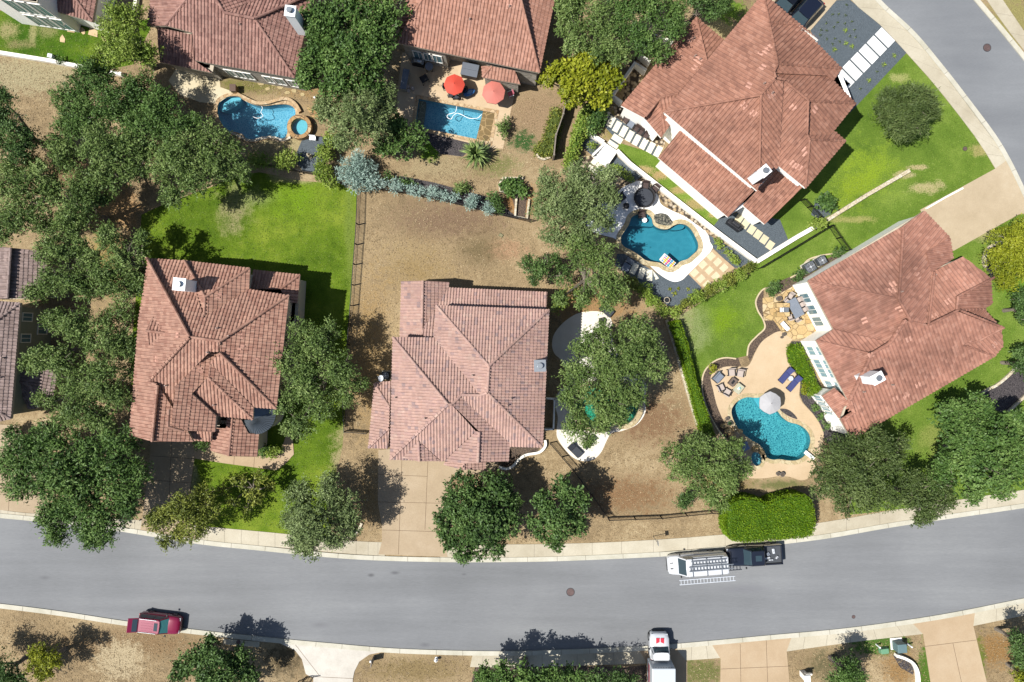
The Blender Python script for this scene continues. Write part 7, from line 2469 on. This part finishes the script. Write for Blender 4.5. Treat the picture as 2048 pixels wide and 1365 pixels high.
def vehicle(name, label, cat, px, ang, L, W_, Hh, belt, hoodz, xr, xf, xr2, xf2, pnt, glass, group=None, wb=.56, wr=.36, rear_open=False, bed=None, sides=2, tuck=.76, rails=False):
    """x forward. xr..xf = cabin at the belt line, xr2..xf2 = roof"""
    t = thing(name, label, cat, (*P(*px)[:2], .01), math.radians(ang), group)
    h, w = L / 2, W_ / 2
    st = [(-h, .80, belt * .95), (-h + .10, .93, belt), (-h + .45, .985, belt), (-h * .4, 1, belt), (0, 1, belt), (xf, 1, belt), (xf + .12, .99, hoodz + (belt - hoodz) * .6), (h * .62 if h * .62 > xf + .2 else xf + .25, .985, hoodz), (h - .38, .95, hoodz - .05), (h - .12, .86, hoodz - .14), (h, .68, hoodz - .3)]
    if bed is not None:
        st = [(-h, .92, .72), (-h + .06, .97, .74), (bed, .97, .74), (bed + .02, 1, belt)] + st[5:]
    rings = []
    for x, f, z in st:
        y = w * f
        zb = .26
        rings.append([(x, -y * .94, zb), (x, -y, zb + .12), (x, -y, zb + (z - zb) * .55), (x, -y * .97, zb + (z - zb) * .86), (x, -y * .86, z), (x, -y * .45, z + .03), (x, 0, z + .045), (x, y * .45, z + .03), (x, y * .86, z), (x, y * .97, zb + (z - zb) * .86), (x, y, zb + (z - zb) * .55), (x, y, zb + .12), (x, y * .94, zb)])
    loft(rings).build('body', pnt, t, world=False, smooth=True)
    # cabin: painted shell with panes a little proud of it
    b, tp = w * .93, w * tuck
    zb = belt - .04

    def lerp(a, c, f):
        return tuple(a[i] + (c[i] - a[i]) * f for i in range(3))
    B4 = [(xr, -b, zb), (xf, -b * .96, zb), (xf, b * .96, zb), (xr, b, zb)]
    T4 = [(xr2, -tp, Hh - .05), (xf2, -tp, Hh - .05), (xf2, tp, Hh - .05), (xr2, tp, Hh - .05)]
    m = MB()
    for i in range(4):
        j = (i + 1) % 4
        m.quad(B4[i], B4[j], T4[j], T4[i])
    m.build('cabin', pnt, t, world=False)
    m = MB()
    top = [(xr2 - .04, -tp * .9), (xr2 + .1, -tp - .02), (xf2 - .12, -tp - .02), (xf2 + .05, -tp * .86), (xf2 + .08, 0), (xf2 + .05, tp * .86), (xf2 - .12, tp + .02), (xr2 + .1, tp + .02), (xr2 - .04, tp * .9)]
    m.prism(top, Hh - .07, Hh, [(xr2 + .08 + (p[0] - xr2) * .95, p[1] * .9) for p in top])
    m.build('roof', pnt, t, world=False, smooth=False)

    def pane(nm, q, mx, my0, my1, off_, mat=glass):
        a, b_, c, d = q
        l0, l1 = lerp(a, d, my0), lerp(b_, c, my0)
        u0, u1 = lerp(a, d, my1), lerp(b_, c, my1)
        p = [lerp(l0, l1, mx[0]), lerp(l0, l1, mx[1]), lerp(u0, u1, mx[1]), lerp(u0, u1, mx[0])]
        v0 = Vector(p[1]) - Vector(p[0])
        v1 = Vector(p[3]) - Vector(p[0])
        n = v0.cross(v1).normalized() * off_
        if n.dot(Vector(p[0]) - Vector(((xr + xf) / 2, 0, belt))) < 0:
            n = -n
        m = MB()
        m.quad(*[tuple(Vector(k) + n) for k in p])
        m.build(nm, mat, t, world=False)
    pane('windscreen', (B4[1], B4[2], T4[2], T4[1]), (.06, .94), .06, .96, .018)
    if not rear_open:
        pane('rear_window', (B4[3], B4[0], T4[0], T4[3]), (.1, .9), .3, .9, .018)
    for sgn, q in ((-1, (B4[0], B4[1], T4[1], T4[0])), (1, (B4[3], B4[2], T4[2], T4[3]))):
        cuts = {1: [(.72, .93)], 2: [(.1, .48), (.52, .92)], 3: [(.06, .30), (.33, .60), (.63, .92)]}[sides]
        for c0, c1 in cuts:
            pane('side_window', q, (c0, c1), .2, .88, .018, m_cg)
    for sx_ in (-1, 1):
        for sy_ in (-1, 1):
            wheel(t, sx_ * L * wb / 2 + .05, sy_ * (w - .12), wr)
    for sy_ in (-1, 1):
        MB().box((h - .16, sy_ * w * .66, hoodz - .24), (.22, w * .34, .16)).build('headlight', m_lamp, t, world=False, bevel=.04)
        MB().box((-h + .06, sy_ * w * .80, (.74 if bed is not None else belt) - .14), (.12, w * .22, .26)).build('tail_light', m_red, t, world=False, bevel=.03)
        MB().box((xf - .22, sy_ * (w + .10), belt + .10), (.13, .20, .15)).build('mirror', m_plast, t, world=False, bevel=.03)
    MB().box((h - .01, 0, .42), (.10, W_ * .66, .24)).build('front_bumper', m_plast, t, world=False, bevel=.04)
    MB().box((-h + .0, 0, .42), (.10, W_ * .78, .22)).build('rear_bumper', m_plast, t, world=False, bevel=.04)
    if rails:
        for sy_ in (-1, 1):
            MB().tube([(xr2 + .1, sy_ * tp * .92, Hh + .05), (xf2 - .25, sy_ * tp * .92, Hh + .05)], .025, 6).build('roof_rail', m_metal, t, world=False)
    return t


pk = paint('raspberry_paint', C(150, 24, 66), .25, .1)
suv = vehicle('parked_car', 'raspberry red car parked half on the kerb with its tailgate open', 'car', (328, 1241), -7, 4.1, 1.84, 1.66, .98, .96, -1.98, .98, -1.72, .32, pk, m_cg2, None, .57, .35, True, sides=3, rails=True)
m = MB()
for k in range(5):
    m.box((-.85, -.5 + .25 * k, 1.665), (1.1, .07, .02))
m.build('roof_rib', pk, suv, world=False)
MB().box((.02, 0, 1.668), (.34, .78, .02)).build('sunroof', m_cg, suv, world=False)
tl = Matrix.Rotation(math.radians(22), 3, 'Y')
tg = MB()
tg.box((-2.12, 0, 1.84), (.95, 1.42, .07), 0, tl)
tgo = tg.build('tailgate', pk, suv, world=False, bevel=.03)
MB().box((-1.95, 0, 1.815), (.46, 1.2, .02), 0, tl).build('pane', m_cg, tgo, world=False)
MB().box((-1.95, 0, 1.825), (.44, 1.22, .02), 0, tl).build('pane_frame', m_cg, tgo, world=False)

wh = paint('white_van_paint', C(236, 238, 240), .3)
van = vehicle('parked_van', 'white van carrying ladders, parked at the upper kerb', 'van', (1389, 1121), 184.5, 5.75, 1.95, 2.2, 1.2, 1.12, -2.8, 1.95, -2.72, 1.30, wh, m_cg, None, .55, .36, False, sides=1, tuck=.86)
for k in (-2.0, -.6, .8):
    MB().box((k, 0, 2.30), (.05, 1.75, .05)).build('rack_bar', m_metal, van, world=False)
    for s_ in (-1, 1):
        MB().box((k, s_ * .82, 2.24), (.05, .05, .12)).build('rack_foot', m_metal, van, world=False)
for k in (-1.9, .9):
    MB().box((k, 1.05, 2.12), (.05, .7, .05)).build('ladder_arm', m_metal, van, world=False)
for s_ in (-.28, .28):
    MB().box((2.55, s_, 1.13), (.3, .1, .02)).build('bonnet_vent', m_plast, van, world=False)
MB().box((-.9, -.93, 1.72), (3.0, .03, .5)).build('side_panel', m_alu, van, world=False)


def ladder(label, par_px, ang, L, W_, z, rungs, mat, off_xy=(0, 0)):
    a = math.radians(ang)
    x, y, _ = P(*par_px)
    x += off_xy[0] * math.cos(a) - off_xy[1] * math.sin(a)
    y += off_xy[0] * math.sin(a) + off_xy[1] * math.cos(a)
    t = thing('ladder', label, 'ladder', (x, y, z), a)
    for s_ in (-1, 1):
        MB().box((0, s_ * W_ / 2, 0), (L, .075, .08)).build('rail', mat, t, world=False)
    for k in range(rungs):
        MB().tube([(-L / 2 + L * (k + .5) / rungs, -W_ / 2, 0), (-L / 2 + L * (k + .5) / rungs, W_ / 2, 0)], .036, 6).build('rung', mat, t, world=False)
    return t


ladder('long aluminium ladder hung along the road side of the white van', (1389, 1121), 184.5, 5.4, .42, 2.22, 17, m_alu, (-.55, 1.28))
ladder('aluminium ladder lying on the roof rack of the white van', (1389, 1121), 184.5, 4.3, .40, 2.38, 14, m_metal, (-1.0, .05))
ladder('shorter ladder on the kerb side of the roof rack of the white van', (1389, 1121), 184.5, 3.4, .34, 2.38, 11, m_metal, (-.8, -.52))
bk = paint('black_blue_paint', C(34, 38, 50), .2)
pu = vehicle('parked_pickup', 'black pickup truck parked behind the white van at the clipped hedge', 'pickup truck', (1502, 1106), 183.5, 5.45, 1.95, 1.82, 1.08, 1.06, -.85, 1.15, -.72, .5, bk, m_cg, None, .6, .39, False, bed=-.98)
for s_ in (-1, 1):
    MB().box((-1.86, s_ * .91, .92), (1.72, .10, .38)).build('bed_side', bk, pu, world=False)
MB().box((-2.68, 0, .92), (.09, 1.86, .38)).build('tailgate', bk, pu, world=False)
MB().box((-1.84, 0, .81), (1.62, 1.72, .04)).build('bed_liner', simple('bed_liner', C(78, 82, 88), .7), pu, world=False)
MB().box((-.12, .0, 1.83), (.6, .55, .02)).build('sunroof', m_cg, pu, world=False)
LT = 'loose tools in the bed of the pickup'
for k, (x, y, sx2, sy2, r_) in enumerate([(-1.25, .3, .55, .16, .2), (-1.35, -.1, .3, .3, .5), (-1.9, -.35, .22, .5, .1), (-2.2, .3, .3, .14, .8), (-1.6, .5, .4, .12, 0)]):
    a = math.radians(183.5)
    o = P(1502, 1106)
    t = thing('tool_case', ('long pale case lying across the front of the pickup bed', 'square grey case in the pickup bed', 'pale case beside the bed wall of the pickup', 'small pale case near the tailgate of the pickup', 'slim pale case along the far side of the pickup bed')[k], 'case', (o[0] + x * math.cos(a) - y * math.sin(a), o[1] + x * math.sin(a) + y * math.cos(a), .85), a + r_, LT)
    MB().box((0, 0, .09), (sx2, sy2, .18)).build('case', m_greyc if k == 1 else m_alu, t, world=False, bevel=.02)
    MB().box((0, 0, .195), (sx2 * .3, .03, .03)).build('handle', m_plast, t, world=False)

tr = vehicle('box_truck', 'white box truck with two red bonnet stripes backing out of a driveway', 'truck', (1314.5, 1284), 90, 2.6, 1.95, 2.1, 1.32, 1.25, -1.0, .15, -.9, -.25, wh, m_cg, None, .5, .42, False, sides=1, tuck=.8)
for s_ in (-1, 1):
    MB().box((.62, s_ * .22, 1.305), (.62, .34, .018)).build('bonnet_stripe', paint('stripe_red', C(226, 60, 74), .3), tr, world=False)
bx = MB()
bx.box((-3.55, 0, 1.85), (4.6, 2.28, 2.3))
bx.build('cargo_box', paint('truck_box_white', C(222, 228, 232), .4, coat=.3), tr, world=False, bevel=.09)
MB().box((-1.24, 0, 2.95), (.06, 2.1, .10)).build('box_edge', m_metal, tr, world=False)
for k in range(7):
    MB().box((-1.21, -.75 + .25 * k, 2.9), (.05, .06, .06)).build('marker_lamp', m_plast, tr, world=False)
for s_ in (-1, 1):
    MB().box((-3.55, s_ * 1.155, 1.6), (4.2, .02, .55)).build('red_band', paint('band_red', C(176, 40, 60), .4), tr, world=False)
MB().box((-3.2, 0, .55), (5.2, .8, .25)).build('chassis', m_plast, tr, world=False)
for s_ in (-1, 1):
    wheel(tr, -4.3, s_ * .9, .42, .3)
dk = paint('midnight_paint', C(26, 30, 46), .18)
DC = 'dark cars in the driveway at the top'
vehicle('parked_car', 'midnight blue car in the driveway, its nose under the red roof', 'car', (1598, 40), 228, 4.6, 1.9, 1.68, 1.0, .98, -2.0, 1.0, -1.65, .35, dk, m_cg, DC, .58, .36)
vehicle('parked_car', 'black car in the driveway cut by the top edge of the picture', 'car', (1568, 12), 228, 4.7, 1.9, 1.6, .98, .95, -2.0, 1.0, -1.6, .3, paint('black_paint', C(20, 20, 24), .15), m_cg, DC, .58, .36)

# ---------------------------------------------------------------- light, sky, camera
SHX, SHY = .62, .145          # shadow of one metre of height
el = math.atan2(1, math.hypot(SHX, SHY))
sun = bpy.data.lights.new('sun', 'SUN')
sun.energy = 5.0
sun.angle = math.radians(.53)
sun.color = (1, .98, .945)
so = bpy.data.objects.new('sun', sun)
link(so)
so.rotation_euler = Vector((SHX, SHY, -1)).to_track_quat('-Z', 'Y').to_euler()
so.location = (-60, -14, 97)

w = bpy.data.worlds.new('World')
SC.world = w
w.use_nodes = True
nt = w.node_tree
bg = nt.nodes['Background']
sky = nt.nodes.new('ShaderNodeTexSky')
sky.sky_type = 'NISHITA'
sky.sun_disc = False
sky.sun_elevation = el
sky.sun_rotation = math.atan2(-SHX, -SHY)
nt.links.new(sky.outputs[0], bg.inputs['Color'])
bg.inputs['Strength'].default_value = .075

cam = bpy.data.cameras.new('camera')
cam.sensor_width = 36
cam.lens = 36 * H / (2048 / S)
cam.clip_end = 2000
co = bpy.data.objects.new('camera', cam)
link(co)
co.location = (0, 0, H)
co.rotation_euler = (0, 0, 0)
SC.camera = co
SC.view_settings.view_transform = 'Standard'
SC.view_settings.look = 'None'
SC.view_settings.exposure = .82
SC.view_settings.gamma = 1
SC.cycles.max_bounces = 6
SC.cycles.transparent_max_bounces = 8
